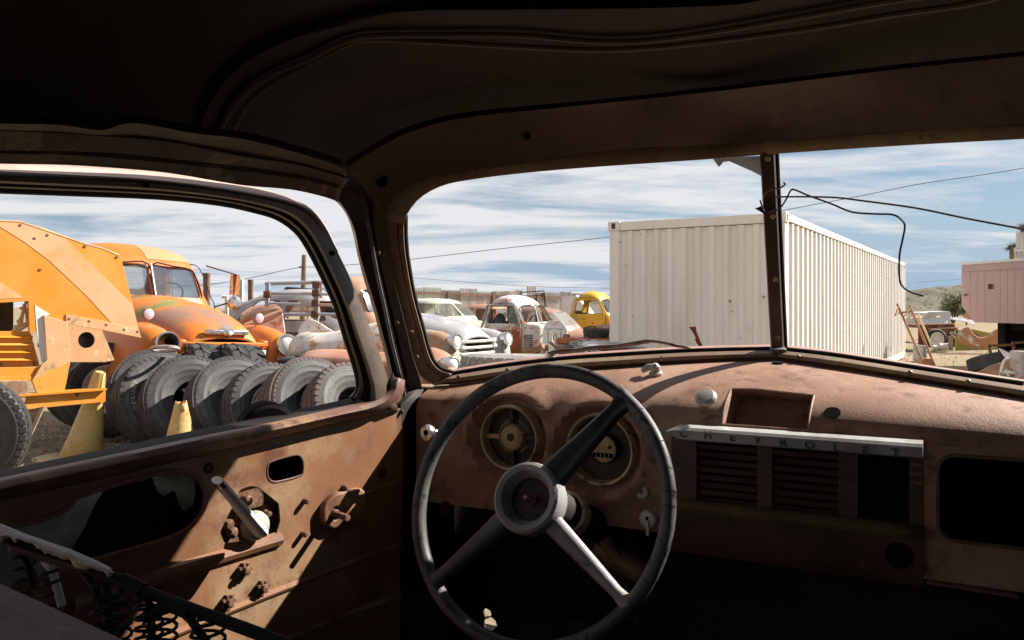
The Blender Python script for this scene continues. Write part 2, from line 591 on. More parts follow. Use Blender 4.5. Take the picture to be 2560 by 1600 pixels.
WL = PL(B0, (.99, -.139, 0), (-.03, -.218, 1))
WR = PL(B0, (.669, -.743, 0), (-.163, -.147, 1))
HG = P(985, 1000, 1.48)
DR = PL(HG, (.588, .809, 0), UP)
FP = PL((.404, 1.22, EYE), RT, UP)          # face of the dashboard

cab = thing('truck_cab', 'rusty stripped truck cab interior seen from behind its seat', 'truck cab', loc=T(0, .8, -EYE))

# ---- roof skin
def roof_h(u, r):
    """inner height of the roof skin; the front edge follows the swept windscreen"""
    a = min(1, abs((u - .03) / .80))
    fr = .095 + .27 * (abs(u) / .78) ** 1.7
    t = (r - fr) / (1.64 - fr)
    b = min(1, abs(2 * t - 1)) if t < .5 else min(1, max(0, (2 * t - 1)))
    front = max(0, 1 - max(0, t) / .45)
    base = .20 + .105 * front * (1 - .55 * a ** 2)
    return base + (.455 - base) * (1 - a ** 2.6) ** .55 * (1 - b ** 2.4) ** .5


mb = MB(); rows = []
NU, NR = 44, 40
for i in range(NR + 1):
    bb = -cos(pi * i / NR)
    row = []
    for j in range(NU + 1):
        aa = -cos(pi * j / NU)
        u = .03 + .80 * aa
        fr = .095 + .27 * (abs(u) / .78) ** 1.7
        r = fr + (1.64 - fr) * (bb + 1) / 2
        row.append(T(u, r, roof_h(u, r)))
    rows.append(row)
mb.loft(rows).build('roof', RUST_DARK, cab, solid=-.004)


def on_roof(px, py, off=.012):
    d = P(px, py, 1) - V((0, 0, EYE))
    y = .35
    while y < 2.4:
        q = d * y
        rel = V((q.x, q.y, 0)) - V((B0.x, B0.y, 0))
        u = rel.dot(RT); r = -rel.dot(FW)
        if abs((u - .03) / .80) > .995 or r < .10 + .27 * (abs(u) / .78) ** 1.7 or q.z > roof_h(u, r) - off:
            break
        y += .004
    return q + V((0, 0, EYE))


bow_hi = [(2700, -130), (2425, -30), (2212, 5), (2015, 40), (1706, 92), (1515, 105), (1300, 89), (1100, 88), (921, 91), (846, 110), (772, 149), (660, 197), (593, 253), (560, 305), (545, 345), (535, 392)]
bow_lo = [(2760, -90), (2470, 0), (2230, 37), (2015, 73), (1706, 112), (1515, 125), (1300, 117), (1100, 106), (913, 99), (846, 123), (735, 179), (660, 223), (608, 275), (579, 335), (566, 375), (560, 400)]
big = [(2500, -140), (2200, -90), (1900, 2), (1700, 18), (1500, 22), (1300, 24), (995, 30), (846, 67), (727, 99), (608, 160), (549, 223), (515, 279), (497, 335), (480, 395)]
b1 = [on_roof(*p, .02) for p in bow_hi]; b2 = [on_roof(*p, .02) for p in bow_lo]
MB().tube(spl(b1, 4), .0045, 8).build('roof_bow', RUST_PILLAR, cab)
MB().tube(spl(b2, 4), .0045, 8).build('roof_bow', RUST_PILLAR, cab)
rowA = resample(spl([on_roof(*p, .004) for p in big], 4), 60)
rowB = resample(spl([on_roof(p[0], p[1], .016) for p in big], 4), 60)
rowC = resample(spl(b1, 4), 60)
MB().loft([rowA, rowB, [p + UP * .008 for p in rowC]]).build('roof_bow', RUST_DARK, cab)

# ---- windscreen header
def wpt(px, py, off=0.0):
    pl = WL if px < 1945 else WR
    return pl.at(px, py, off)


top0 = [(1010, 560), (1017, 532), (1051, 491), (1107, 461), (1181, 446), (1300, 431), (1470, 416), (1762, 396), (1897, 385), (1950, 381), (2268, 360), (2560, 344), (2800, 330)]
top1 = [(957, 548), (960, 515), (1000, 472), (1060, 446), (1107, 433), (1200, 419), (1300, 409), (1582, 371), (1897, 358), (2212, 331), (2560, 312), (2800, 296)]
top2 = [(925, 500), (950, 470), (1000, 440), (1060, 412), (1107, 399), (1200, 382), (1400, 365), (1672, 340), (1931, 323), (2324, 292), (2560, 270), (2800, 250)]
top3 = [(890, 440), (913, 424), (939, 409), (985, 382), (1032, 357), (1107, 337), (1200, 323), (1312, 306), (1548, 275), (1897, 253), (2212, 222), (2560, 185), (2800, 158)]
top4 = [(850, 428), (861, 422), (900, 398), (960, 362), (1014, 335), (1107, 305), (1200, 289), (1300, 279), (1481, 261), (1796, 228), (2212, 177), (2560, 140), (2800, 112)]
top5 = [(840, 418), (850, 412), (890, 388), (950, 350), (1004, 322), (1097, 293), (1190, 277), (1300, 266), (1481, 250), (1796, 216), (2212, 165), (2560, 128), (2800, 98)]


def ws_row(pts, off, n=70):
    return resample(spl([wpt(p[0], p[1], off) for p in pts], 4), n)


hr = [ws_row(top0, 0), ws_row(top0, .012), ws_row(top1, .02), ws_row(top1, .026), ws_row(top2, .034), ws_row(top3, .060), ws_row(top4, .075), ws_row(top5, .055)]
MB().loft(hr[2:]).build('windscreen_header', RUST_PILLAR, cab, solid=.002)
MB().loft(hr[:3]).build('windscreen_flange', RUST_BAND, cab, solid=.002)
hole = wpt(953, 450, .05)
MB().lathe([(0, .002), (.0115, .002), (.0125, 0)], wpt(953, 451, .042), WL.n, 20).build('header_hole', BLACK, cab)
MB().lathe([(0, .002), (.0065, .002), (.007, 0)], wpt(1317, 340, .054), WL.n, 16).build('header_hole', BLACK, cab)

# ---- windscreen: left edge band, sill band
left0 = [(1010, 540), (1010, 590), (1014, 640), (1026, 715), (1040, 775), (1053, 820), (1066, 870), (1080, 905), (1100, 926), (1130, 936)]
left1 = [(957, 530), (957, 570), (962, 610), (982, 699), (1000, 770), (1015, 829), (1026, 875), (1036, 912), (1058, 945), (1092, 962)]
bot0 = [(1122, 938), (1145, 932), (1250, 915), (1400, 897), (1540, 887), (1700, 878), (1830, 874), (1943, 872), (1947, 872), (2060, 884), (2180, 902), (2300, 921), (2560, 960), (2800, 998)]
bot1 = [(1085, 962), (1156, 957), (1260, 941), (1400, 924), (1540, 915), (1700, 904), (1830, 898), (1943, 896), (1947, 896), (2060, 912), (2180, 930), (2300, 950), (2560, 992), (2800, 1035)]


def sub_rows(lo, hi, offs, n):
    """rows between two traced lines with given (blend, offset)"""
    a = resample(spl([V((*p, 0)) for p in lo], 4), n); b = resample(spl([V((*p, 0)) for p in hi], 4), n)
    return [[wpt(p.x + (q.x - p.x) * t, p.y + (q.y - p.y) * t, o) for p, q in zip(a, b)] for t, o in offs]


prof = [(-.06, -.012), (0, .004), (.05, .012), (.22, .0135), (.28, .009), (.34, .0135), (.7, .015), (.95, .013), (1.02, .004)]
MB().loft(sub_rows(left0, left1, prof, 40)).build('windscreen_band', RUST_BAND, cab, solid=.002)
prof = [(-.10, -.012), (0, 0), (.12, .004), (.2, .014), (.5, .028), (.85, .030), (1.0, .024), (1.05, .012)]
sill = MB().loft(sub_rows(bot0, bot1, prof, 80)).build('windscreen_sill', RUST_BAND, cab, solid=.002)
MB().tube([wpt(p[0] + 2, p[1] - 2, .003) for p in left0], .006, 8).build('windscreen_seal', RUBBER, cab)
MB().tube(spl([wpt(p[0], p[1] - 1, .001) for p in bot0[:-1]], 3), .0038, 8).build('windscreen_seal', RUBBER, cab)
MB().tube(spl([wpt(p[0], p[1] - 1, -.012) for p in bot0[:7]], 3), .0028, 8).build('windscreen_seal', TANLEDGE, cab)


def screw(pos, nrm, r=.0042, par=None, mat=None, name='screw'):
    o = MB().lathe([(r, -.001), (r, .0008), (r * .6, .0018), (r * .25, .0008), (0, .0008)], pos, nrm, 12)
    o.box(V(pos) + V(nrm).normalized() * .0018, V(nrm).orthogonal().normalized() * r * .6, V(nrm).cross(V(nrm).orthogonal()).normalized() * r * .12, V(nrm).normalized() * .0003)
    return o.build(name, mat or SCREW, par if par else cab)


for px, py, off in ((1146, 943, .030), (1268, 925, .030), (1655, 896, .030), (1890, 888, .030), (1996, 892, .030), (2275, 932, .030), (2420, 955, .030), (979, 621, .024), (1028, 831, .026), (1042, 893, .026)):
    screw(wpt(px, py, off), (WL if px < 1945 else WR).n, par=sill if py > 860 else cab)
for px, py in ((1610, 384), (1400, 397), (1940, 363), (2300, 336)):
    screw(wpt(px, py, .016), WL.n, .003)

# ---- centre post
mb = MB()
pa = [(1899, 378), (1948, 374)]; pb = [(1927, 872), (1970, 872)]
rowsL = []
for k in range(13):
    t = k / 12
    l = V((pa[0][0], pa[0][1], 0)).lerp(V((pb[0][0], pb[0][1], 0)), t); r = V((pa[1][0], pa[1][1], 0)).lerp(V((pb[1][0], pb[1][1], 0)), t)
    pts = []
    for s_, o_ in ((0, -.012), (0, .010), (.06, .014), (.70, .014), (.78, .010), (.80, -.004), (.88, -.006), (.90, .004), (.98, .003), (1.0, -.016)):
        pts.append(WL.at(l.x + (r.x - l.x) * s_, l.y, o_))
    rowsL.append(pts)
mb.loft(rowsL, closed=True, cap=True)
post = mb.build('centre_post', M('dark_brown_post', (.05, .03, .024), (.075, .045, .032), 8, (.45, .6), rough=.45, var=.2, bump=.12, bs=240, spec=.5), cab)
for px, py in ((1919, 397), (1932, 541), (1939, 699), (1943, 845)):
    screw(WL.at(px, py, .0145), WL.n, .0048, post, BRASSRING)
mb = MB().box(WL.at(1945, 884, .018), WL.e1 * .013, WL.e2 * .011, WL.n * .012)
mb.build('post_foot', PURPLEMETAL, cab, bevel=.002)
# broken glass left under the header
gm = GLASS('cracked_laminate', (.82, .86, .82), .75, .2)
sh = [(1782, 396), (1797, 417), (1802, 413), (1808, 405), (1824, 403), (1850, 415), (1880, 428), (1903, 440), (1902, 390), (1840, 392)]
mb = MB().prism([WL.at(a, b, -.004) for a, b in sh], WL.n * -.005)
mb.build('glass_shard', gm, cab, smooth=0)

# ---- A pillar
cB = [(985, 478), (966, 505), (957, 545), (958, 590), (970, 645), (982, 699), (1000, 770), (1015, 829), (1030, 893), (1046, 940), (1056, 985)]
cC = [(938, 470), (936, 505), (934, 545), (940, 590), (951, 645), (963, 699), (980, 770), (994, 829), (1008, 893), (1020, 940), (1030, 1000)]
cD = [(905, 466), (914, 505), (922, 545), (931, 590), (941, 645), (951, 699), (967, 770), (980, 829), (995, 893), (1007, 940), (1020, 1000)]
cD2 = [(890, 470), (903, 505), (913, 545), (922, 590), (932, 645), (942, 699), (958, 770), (970, 829), (985, 893), (997, 940), (1010, 1000)]
cE = [(800, 470), (838, 492), (866, 525), (888, 575), (901, 635), (919, 699), (941, 770), (956, 829), (973, 893), (985, 950), (996, 1010)]
cF = [(806, 481), (842, 502), (868, 535), (884, 580), (897, 640), (914, 705), (936, 775), (951, 833), (968, 897), (980, 955), (990, 1015)]
cols = []
for c, y0, y1 in ((cB, 1.52, 1.575), (cB, 1.51, 1.565), (cC, 1.508, 1.562), (cC, 1.52, 1.572), (cD, 1.51, 1.56), (cD, 1.498, 1.548), (cD2, 1.498, 1.548), (cD2, 1.515, 1.565), (cE, 1.51, 1.545), (cF, 1.55, 1.59)):
    cols.append(spl([P(p[0], p[1], y0 + (y1 - y0) * i / 10) for i, p in enumerate(c)], 4))
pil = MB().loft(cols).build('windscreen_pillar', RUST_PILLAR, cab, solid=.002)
MB().tube(spl([P(p[0] + 4, p[1], 1.490 + .050 * i / 10) for i, p in list(enumerate(cD2))[2:]], 4), .003, 8).build('door_seal', M('worn_seal', (.10, .10, .105), (.04, .035, .035), 30, (.45, .6), rough=.4, var=.2, bump=.2), cab)
for px, py, y in ((945, 633, 1.515), (992, 808, 1.535), (888, 492, 1.495), (1003, 1030, 1.49)):
    screw(P(px, py, y), (-.2, -1, 0), .0045, pil, NUTRUST)

# ---- rail over the driver's door
r0 = [(-160, 392), (0, 402), (160, 404), (300, 414), (430, 428), (600, 457), (727, 469), (809, 487), (846, 500)]
r1 = [(-160, 372), (0, 383), (160, 386), (300, 396), (430, 408), (600, 428), (727, 445), (809, 462), (850, 474)]
r2 = [(-160, 360), (0, 370), (160, 372), (300, 378), (430, 392), (600, 410), (727, 428), (809, 446), (860, 462)]
r3 = [(-160, 325), (0, 330), (160, 336), (300, 346), (430, 358), (600, 392), (727, 410), (809, 430), (870, 448)]
r4 = [(-160, 305), (0, 309), (145, 312), (255, 325), (333, 308), (493, 335), (627, 352), (809, 402), (862, 424)]


def drow(pts, off, n=50):
    return resample(spl([DR.at(p[0], p[1], off) for p in pts], 4), n)


rail = MB().loft([drow(r0, .015), drow(r0, .03), drow(r1, .045), drow(r2, .04), drow(r2, .055), drow(r3, .075), drow(r3, .065), drow(r4, .11), drow([(a, b - 14) for a, b in r4], .09)]).build('door_header_rail', M('flaking_rail', (.055, .037, .026), (.15, .10, .06), 16, (.56, .64), (.03, .02, .016), 30, (.55, .65), rough=.6, var=.25, bump=.3, bs=150), cab, solid=.003)
# drip edge outside, seen over the half open door
MB().loft([drow([(-160, 398), (0, 405), (160, 408), (300, 417), (430, 430), (600, 459), (680, 466)], -.005, 30), drow([(-160, 398), (0, 405), (160, 408), (300, 417), (430, 430), (600, 459), (680, 466)], .02, 30)]).build('drip_edge', BELT, cab, solid=.002)

pt = [(790, 462), (835, 445), (860, 428), (900, 418), (940, 425), (960, 470), (960, 500), (930, 520), (890, 500), (850, 480)]
MB().prism([P(a, b_, 1.565) for a, b_ in pt], (0, .02, 0)).build('pillar_gusset', RUST_DARK, cab, smooth=0)

# ---- DRIVER'S DOOR
door = MB()
seam = [(-400, 1345), (-150, 1290), (0, 1252), (300, 1186), (500, 1141), (620, 1113), (760, 1080), (870, 1053), (950, 1036), (1000, 1020)]
outl = [DR.uv(*p) for p in seam] + [DR.uv(1006, 1100), DR.uv(1004, 1300), DR.uv(1000, 1560), DR.uv(1000, 1900), DR.uv(-400, 2600)]
oval = [(-160, 1368), (-60, 1342), (40, 1312), (140, 1285), (175, 1262), (203, 1237), (317, 1203), (381, 1185), (444, 1177), (486, 1190), (508, 1218), (513, 1247), (502, 1285), (470, 1320), (413, 1349), (317, 1377), (203, 1410), (40, 1460), (-160, 1530)]
ovuv = [tuple(p[:2]) for p in spl([V((*DR.uv(*p), 0)) for p in oval], 3, closed=True)]
slot = [DR.uv(*p) for p in ((668, 1165), (680, 1152), (730, 1138), (748, 1139), (757, 1155), (756, 1180), (745, 1191), (700, 1203), (680, 1204), (668, 1192))]
slot = [tuple(p[:2]) for p in spl([V((*p, 0)) for p in slot], 3, closed=True)]
octo = [DR.uv(*p) for p in ((598, 1224), (625, 1214), (646, 1218), (696, 1258), (700, 1300), (690, 1335), (668, 1347), (620, 1352), (560, 1358), (548, 1330), (575, 1275))]
octo = rpoly(octo, .004, 3)
panel = plate_obj('inner_panel', [outl, ovuv, slot, octo], .003, DOORPAINT, None, DR.mat(0, 0, 0), smooth=35)
panel.name = 'door'; door = panel
panel.parent = cab; panel.matrix_parent_inverse = cab.matrix_basis.inverted()
panel['label'] = "driver's door standing ajar, bare rusty inner panel without trim"
# pressed rim round the big opening
MB().tube([DR.xyz(p[0], p[1], .001) for p in ovuv], .0042, 6, closed=True).build('opening_rim', DOORPAINT, door)
MB().tube([DR.xyz(p[0], p[1], .001) for p in slot], .0018, 6, closed=True).build('opening_rim', BELT, door)
# outer skin
so_ = [DR.uv(*p) for p in ((-420, 1330), (0, 1225), (870, 1030), (1000, 1008))] + [DR.uv(1000, 1900), DR.uv(-420, 2600)]
plate_obj('outer_skin', [so_], .003, RUST_DARK, door, DR.mat(0, 0, -.075), smooth=0)
# rolled rail under the window
s0 = [(-400, 1283), (-150, 1228), (0, 1193), (250, 1141), (500, 1089), (620, 1066), (760, 1037), (870, 1012), (930, 998), (965, 975), (982, 940)]
MB().loft([drow([(a, b - 16) for a, b in s0], -.055), drow([(a, b - 4) for a, b in s0], -.03), drow(s0, -.008), drow([(a, b + 10) for a, b in s0], .012)]).build('window_slot_seal', RUBBER, door, solid=.002)
rr = []
for t, o_ in ((0, -.02), (.05, .004), (.2, .018), (.5, .026), (.8, .02), (.95, .006), (1.02, .0)):
    a = resample(spl([V((*p, 0)) for p in s0], 4), 60); b = resample(spl([V((*p, 0)) for p in seam[:-1] + [(1002, 1000), (1012, 950)]], 4), 60)
    rr.append([DR.at(p.x + (q.x - p.x) * t, p.y + (q.y - p.y) * t, o_) for p, q in zip(a, b)])
MB().loft(rr).build('window_sill_rail', BELT, door, solid=.002)
# window frame
wi = [(-160, 462), (0, 470), (200, 478), (400, 487), (550, 503), (640, 522), (696, 540), (742, 572), (773, 614), (815, 697), (845, 766), (868, 842), (890, 910), (899, 950), (897, 978), (885, 995)]
wo_ = [(-160, 420), (0, 430), (180, 440), (360, 450), (520, 468), (640, 488), (720, 505), (775, 528), (812, 570), (845, 632), (884, 714), (922, 812), (948, 880), (968, 940), (985, 990), (1000, 1030)]


def frame_rows(spec, n=80):
    a = resample(spl([V((*p, 0)) for p in wi], 4), n); b = resample(spl([V((*p, 0)) for p in wo_], 4), n)
    return [[DR.at(p.x + (q.x - p.x) * t, p.y + (q.y - p.y) * t, o) for p, q in zip(a, b)] for t, o in spec]


MB().loft(frame_rows([(-.10, -.045), (-.02, -.03), (0, -.012), (.10, -.006), (.28, -.008), (.34, .008), (.45, .016), (.8, .016), (.95, .006), (1.0, -.02), (.98, -.05)])).build('window_frame', RUST_PILLAR, door, solid=.002)
MB().tube(spl([DR.at(p[0] - 3, p[1] + 3, -.028) for p in wi], 3), .0055, 8).build('glass_channel', RUST_DARK, door)
# outer edge of the open door frame, sunlight on it put into pale pink
oe0 = [(-160, 418), (0, 428), (180, 437), (360, 447), (520, 465), (640, 485), (720, 502), (775, 524), (812, 566), (845, 628)]
oe1 = [(-160, 396), (0, 405), (180, 413), (360, 423), (520, 445), (640, 466), (724, 494), (778, 521), (814, 565), (846, 629)]
MB().loft([drow(oe0, -.02), drow([(a, b + 3) for a, b in oe0], -.105), drow([(a * .5 + c * .5, b * .5 + d * .5) for (a, b), (c, d) in zip(oe0, oe1)], -.155), drow(oe1, -.20)]).build('frame_outer_edge', PINKEDGE, door, solid=.002)
for px, py in ((366, 462), (832, 633)):
    MB().lathe([(0, .0012), (.004, .0012), (.0045, -.001)], DR.at(px, py, .017), DR.n, 10).build('frame_hole', BLACK, door)


def ridge(pts, w, h, name, mat):
    """a pressed bead across the panel"""
    c = [DR.at(p[0], p[1], 0) for p in pts]
    rws = []
    for s_, o_ in ((-1, -.001), (-.6, h * .7), (0, h), (.6, h * .7), (1, -.001)):
        rws.append([p + UP * (w * s_) + DR.n * o_ for p in c])
    MB().loft(rws).build(name, mat, door)


ridge([(330, 1632), (440, 1582), (547, 1536), (680, 1482), (817, 1429), (920, 1390), (1000, 1360)], .007, .006, 'pressed_bead', DOORPAINT)
ridge([(560, 1665), (740, 1588), (870, 1535), (1000, 1488)], .007, .006, 'pressed_bead', DOORPAINT)
ridge([(180, 1512), (300, 1472), (440, 1425), (560, 1389), (700, 1347)], .012, .010, 'pressed_shelf', DOORPAINT)
ridge([(880, 1245), (960, 1216), (1003, 1200)], .005, .004, 'pressed_bead', DOORPAINT)


def stud(px, py, r=.0045, h=.011, mat=None):
    p = DR.at(px, py, 0)
    MB().lathe([(r * 1.3, 0), (r * 1.2, .002), (r, .002), (r, h), (r * .6, h + .0015), (0, h + .0015)], p, DR.n, 10).build('stud', mat or NUTRUST, door)


for px, py in ((759, 1252), (754, 1334), (856, 1218), (852, 1308), (608, 1245), (663, 1283)):
    stud(px, py)
for px, py in ((606, 1423), (651, 1467), (565, 1503)):
    p = DR.at(px, py, 0)
    m_ = MB().lathe([(.010, 0), (.009, .004), (.006, .005), (.005, .014), (0, .015)], p, DR.n, 9)
    for k in range(7):
        a = 2 * pi * k / 7
        m_.box(p + (DR.e1 * cos(a) + DR.e2 * sin(a)) * .009 + DR.n * .005, DR.e1 * .002, DR.e2 * .002, DR.n * .004)
    m_.build('clip_nut', NUTRUST, door)
MB().lathe([(.008, 0), (.008, .003), (.004, .004), (.004, -.001), (0, -.001)], DR.at(520, 1170, 0), DR.n, 12).build('grommet', RUST_DARK, door)
MB().lathe([(0, .0015), (.010, .0015), (.011, 0)], DR.at(954, 1184, 0), DR.n, 14).build('panel_dimple', RUST_DARK, door)
# mechanism behind the crank opening
plate_obj('regulator_plate', [[DR.uv(*p) for p in ((560, 1215), (720, 1215), (720, 1365), (535, 1365))]], .003, NUTRUST, door, DR.mat(0, 0, -.03), smooth=0)
for px, py in ((612, 1250), (575, 1330), (565, 1310), (660, 1275)):
    MB().lathe([(.009, 0), (.009, .008), (.006, .012), (0, .013)], DR.at(px, py, -.028), DR.n, 8).build('regulator_bolt', NUTRUST, door)
# window crank
cb_ = DR.at(628, 1312, .0); ck = DR.n
MB().lathe([(.022, .004), (.0225, .010), (.020, .018), (.013, .023), (0, .025)], cb_, ck, 28).build('crank_boss', WHITEKNOB, door)
tip = DR.at(553, 1212, .075); bas = DR.at(648, 1326, .042)
ax = (tip - bas); q = spl([bas - ax.normalized() * .006, bas, bas.lerp(tip, .3), bas.lerp(tip, .65), tip], 3)
MB().tube(q, [.010, .0135] + [.0142] * 3 + [.0130] * 4 + [.0108] * (len(q) - 9), 12, flat=.62, up=DR.n).build('window_crank', M('grey_crank_enamel', (.62, .605, .57), (.70, .68, .64), 20, (.45, .6), rough=.4, var=.08, bump=.05, spec=.5), door)
MB().tube([tip, tip + ax.normalized() * .012], [.0110, .0095], 12, flat=.62, up=DR.n).build('crank_tip', CHROME, door)
# latch remote: raised pad with a bare square shaft
pad = rpoly([DR.uv(*p) for p in ((800, 1262), (826, 1236), (862, 1228), (890, 1222), (900, 1234), (893, 1272), (876, 1290), (846, 1302), (822, 1316), (800, 1302))], .007, 3)
plate_obj('latch_pad', [pad, [(DR.uv(826, 1280)[0] + .0135 * cos(2 * pi * k / 18), DR.uv(826, 1280)[1] + .0135 * sin(2 * pi * k / 18)) for k in range(18)]], .014, DOORPAINT, door, DR.mat(0, 0, .007), bev=.003)
MB().lathe([(0, .001), (.013, .001)], DR.at(826, 1280, 0), DR.n, 16).build('latch_well', BLACK, door)
MB().lathe([(.0075, 0), (.0075, .018), (.0055, .020), (.0055, .046), (0, .047)], DR.at(822, 1278, 0), DR.n + DR.e2 * -.1, 9).build('latch_shaft', NUTRUST, door)
# torn plastic hanging inside the door
random.seed(3)
def sheet(corn, nx, ny, amp, name, cutf=None):
    a, b, c, d = [V((*DR.uv(*p), 0)) for p in corn]
    m_ = MB(); rows_ = []
    for i in range(ny + 1):
        row = []
        for j in range(nx + 1):
            s_, t_ = j / nx, i / ny
            p = a.lerp(b, s_).lerp(d.lerp(c, s_), t_)
            w_ = -.035 + amp * (sin(s_ * 9 + t_ * 4) * .5 + sin(t_ * 13 - s_ * 6) * .4 + random.uniform(-.25, .25) * min(1, 24 / nx))
            row.append(DR.xyz(p.x, p.y, w_))
        rows_.append(row)
    m_.loft(rows_)
    if cutf:
        keep = []
        nf = nx
        for k, f in enumerate(m_.f):
            if cutf((k % nf + .5) / nx, (k // nf + .5) / ny): keep.append(f)
        m_.f = keep
    m_.build(name, SHEET, door, smooth=25)
sheet([(-80, 1280), (322, 1185), (190, 1440), (-80, 1560)], 26, 22, .007, 'torn_plastic_sheet')
sheet([(368, 1165), (530, 1150), (520, 1300), (360, 1300)], 60, 60, .006, 'torn_plastic_sheet', lambda s_, t_: t_ < .18 + s_ * .75 + .10 * sin(s_ * 17))

# ---- DASHBOARD
bx = spl([wpt(p[0], p[1] + 3, .020) for p in bot1], 4)
BU = sorted([((p - FP.o).dot(RT), p) for p in bx], key=lambda t_: t_[0])


def lineA(u):
    if u <= BU[0][0]:
        a, b = BU[0], BU[3]
    elif u >= BU[-1][0]:
        a, b = BU[-4], BU[-1]
    else:
        for a, b in zip(BU, BU[1:]):
            if a[0] <= u <= b[0]: break
    t = (u - a[0]) / max(1e-9, b[0] - a[0])
    return a[1].lerp(b[1], t) if 0 <= t <= 1 else a[1] + (b[1] - a[1]) * t


ZE = -.190
GA = [(FP.uv(1274, 1094), .0640), (FP.uv(1500, 1123), .0660)]


def dashpt(u, th):
    A = lineA(u); E = FP.xyz(u, ZE)
    k = (E - A).dot(FP.n)                       # run from the windscreen back to the face
    k = max(k, .03)
    x = 1 - (1 - min(1, max(0, th))) ** 2
    h = k * x; z = A.z + (E.z - A.z) * (.46 * x ** 1.25 + .54 * (1 - sqrt(max(0, 1 - x ** 5))))
    p = A + FP.n * h; p.z = z
    u2 = (p - FP.o).dot(RT); z2 = p.z - EYE
    for (gc, gr) in GA:
        d = hypot(u2 - gc[0], (z2 - gc[1]))
        if d < .12:
            w = math.exp(-((d - .080) / .013) ** 2) * .012
            if d < .075: w -= .020 * min(1, (.075 - d) / .01) * min(1, th)
            p = p + FP.n * w
    return p


def dash_find(px, py):
    best = None
    tgt = V((px, py))
    lo = [-.75, .05]; hi = [.6, 1.0]
    for it in range(5):
        n = 24
        for i in range(n + 1):
            for j in range(n + 1):
                u = lo[0] + (hi[0] - lo[0]) * i / n; th = lo[1] + (hi[1] - lo[1]) * j / n
                p = dashpt(u, th)
                x = 1280 + p.x / p.y * FPX; y = HOR - (p.z - EYE) / p.y * FPX
                d = (V((x, y)) - tgt).length
                if best is None or d < best[0]: best = (d, u, th)
        du = (hi[0] - lo[0]) / n * 1.6; dt = (hi[1] - lo[1]) / n * 1.6
        lo = [best[1] - du, best[2] - dt]; hi = [best[1] + du, best[2] + dt]
    return best[1], best[2]


def dash_nrm(u, th):
    a = dashpt(u + .002, th) - dashpt(u - .002, th); b = dashpt(u, th + .01) - dashpt(u, th - .01)
    n = a.cross(b)
    return (n if n.dot(FP.n + UP * .3) > 0 else -n).normalized()


tl, tr_, brr, bl = [dash_find(*p) for p in ((1820, 974), (2031, 986), (2026, 1076), (1813, 1062))]
au0, au1 = (tl[0] + bl[0]) / 2, (tr_[0] + brr[0]) / 2
at0, at1 = (tl[1] + tr_[1]) / 2, (bl[1] + brr[1]) / 2
UL, UR_ = -.66, .62
us = sorted(set([UL + (UR_ - UL) * i / 110 for i in range(111)] + [au0, au1]))
ts = sorted(set([i / 34 for i in range(35)] + [at0, at1]))
m_ = MB(); rows = [[dashpt(u, t) for u in us] for t in ts]
# face below the roll on the driver's side
uG = FP.uv(1672, 1100)[0]
m_.loft(rows)
nu = len(us)
keep = []
for k, f in enumerate(m_.f):
    i, j = divmod(k, nu - 1)
    if us[j] >= au0 - 1e-6 and us[j + 1] <= au1 + 1e-6 and ts[i] >= at0 - 1e-6 and ts[i + 1] <= at1 + 1e-6:
        continue
    keep.append(f)
m_.f = keep
ul = [u for u in us if u <= uG + .004]


def facept(u, z):
    p = FP.xyz(u, z)
    for (gc, gr) in GA:
        d = hypot(u - gc[0], z - gc[1])
        if d < .12:
            w = math.exp(-((d - .080) / .013) ** 2) * .012
            if d < .075: w -= .020 * min(1, (.075 - d) / .01)
            p = p + FP.n * w
    return p


m_.loft([[facept(u, ZE - .17 * i / 22) for u in ul] for i in range(23)] + [[FP.xyz(u, ZE - .172, -.03) for u in ul]])
dash = m_.build('dashboard', RUST_DASH, cab, smooth=50)
# ashtray pocket
n_ = 10
rim = [(au0 + (au1 - au0) * i / n_, at0) for i in range(n_)] + [(au1, at0 + (at1 - at0) * i / n_) for i in range(n_)] + [(au1 - (au1 - au0) * i / n_, at1) for i in range(n_)] + [(au0, at1 - (at1 - at0) * i / n_) for i in range(n_)]
rp0 = [dashpt(*p) for p in rim]
cen = sum(rp0, V((0, 0, 0))) / len(rp0)
dn = (FW * .9 - UP * .28).normalized()
m_ = MB().loft([rp0, [p + (cen - p) * .03 + dn * .004 for p in rp0], [p + (cen - p) * .06 + dn * .07 for p in rp0]], closed=True)
m_.add([p + (cen - p) * .06 + dn * .07 for p in rp0], [tuple(range(len(rp0)))])
m_.build('ashtray_well', RUST_DASH, cab)
MB().tube(rp0, .0018, 6, closed=True).build('ashtray_rim', RUST_DASH, cab)


def on_dash(px, py):
    u, t = dash_find(px, py)
    return dashpt(u, t), dash_nrm(u, t)


# wiper knob, cigar lighter knob, keyhole, small holes
p, n = on_dash(1640, 940)
kn = MB().lathe([(.012, 0), (.0125, .004), (.0085, .007), (.0085, .016), (.004, .021), (0, .0215)], p, n, 20).build('wiper_knob', WHITEKNOB, cab)
MB().tube([p + n * .014, p + n * .014 - RT * .012, p + n * .011 - RT * .024 - UP * .004], [.006, .0062, .0045], 10, flat=.8).build('knob_lever', WHITEKNOB, kn)
p, n = on_dash(1768, 1010)
MB().lathe([(.0065, 0), (.0065, .006), (.0165, .010), (.0172, .016), (.013, .020), (0, .0215)], p, n, 24).build('choke_knob', WHITEKNOB, cab)
p, n = on_dash(2081, 1032)
mm = MB().lathe([(0, .0012), (.0115, .0012), (.0118, 0)], p, n, 20)
mm.box(p + n * .001 - UP * .012, RT * .003, UP * .004, n * .0004)
mm.build('key_hole', BLACK, cab)
p, n = on_dash(1944, 908)
MB().lathe([(0, .003), (.009, .003), (.0095, 0)], p, n, 14).build('bolt_hole', BLACK, cab)

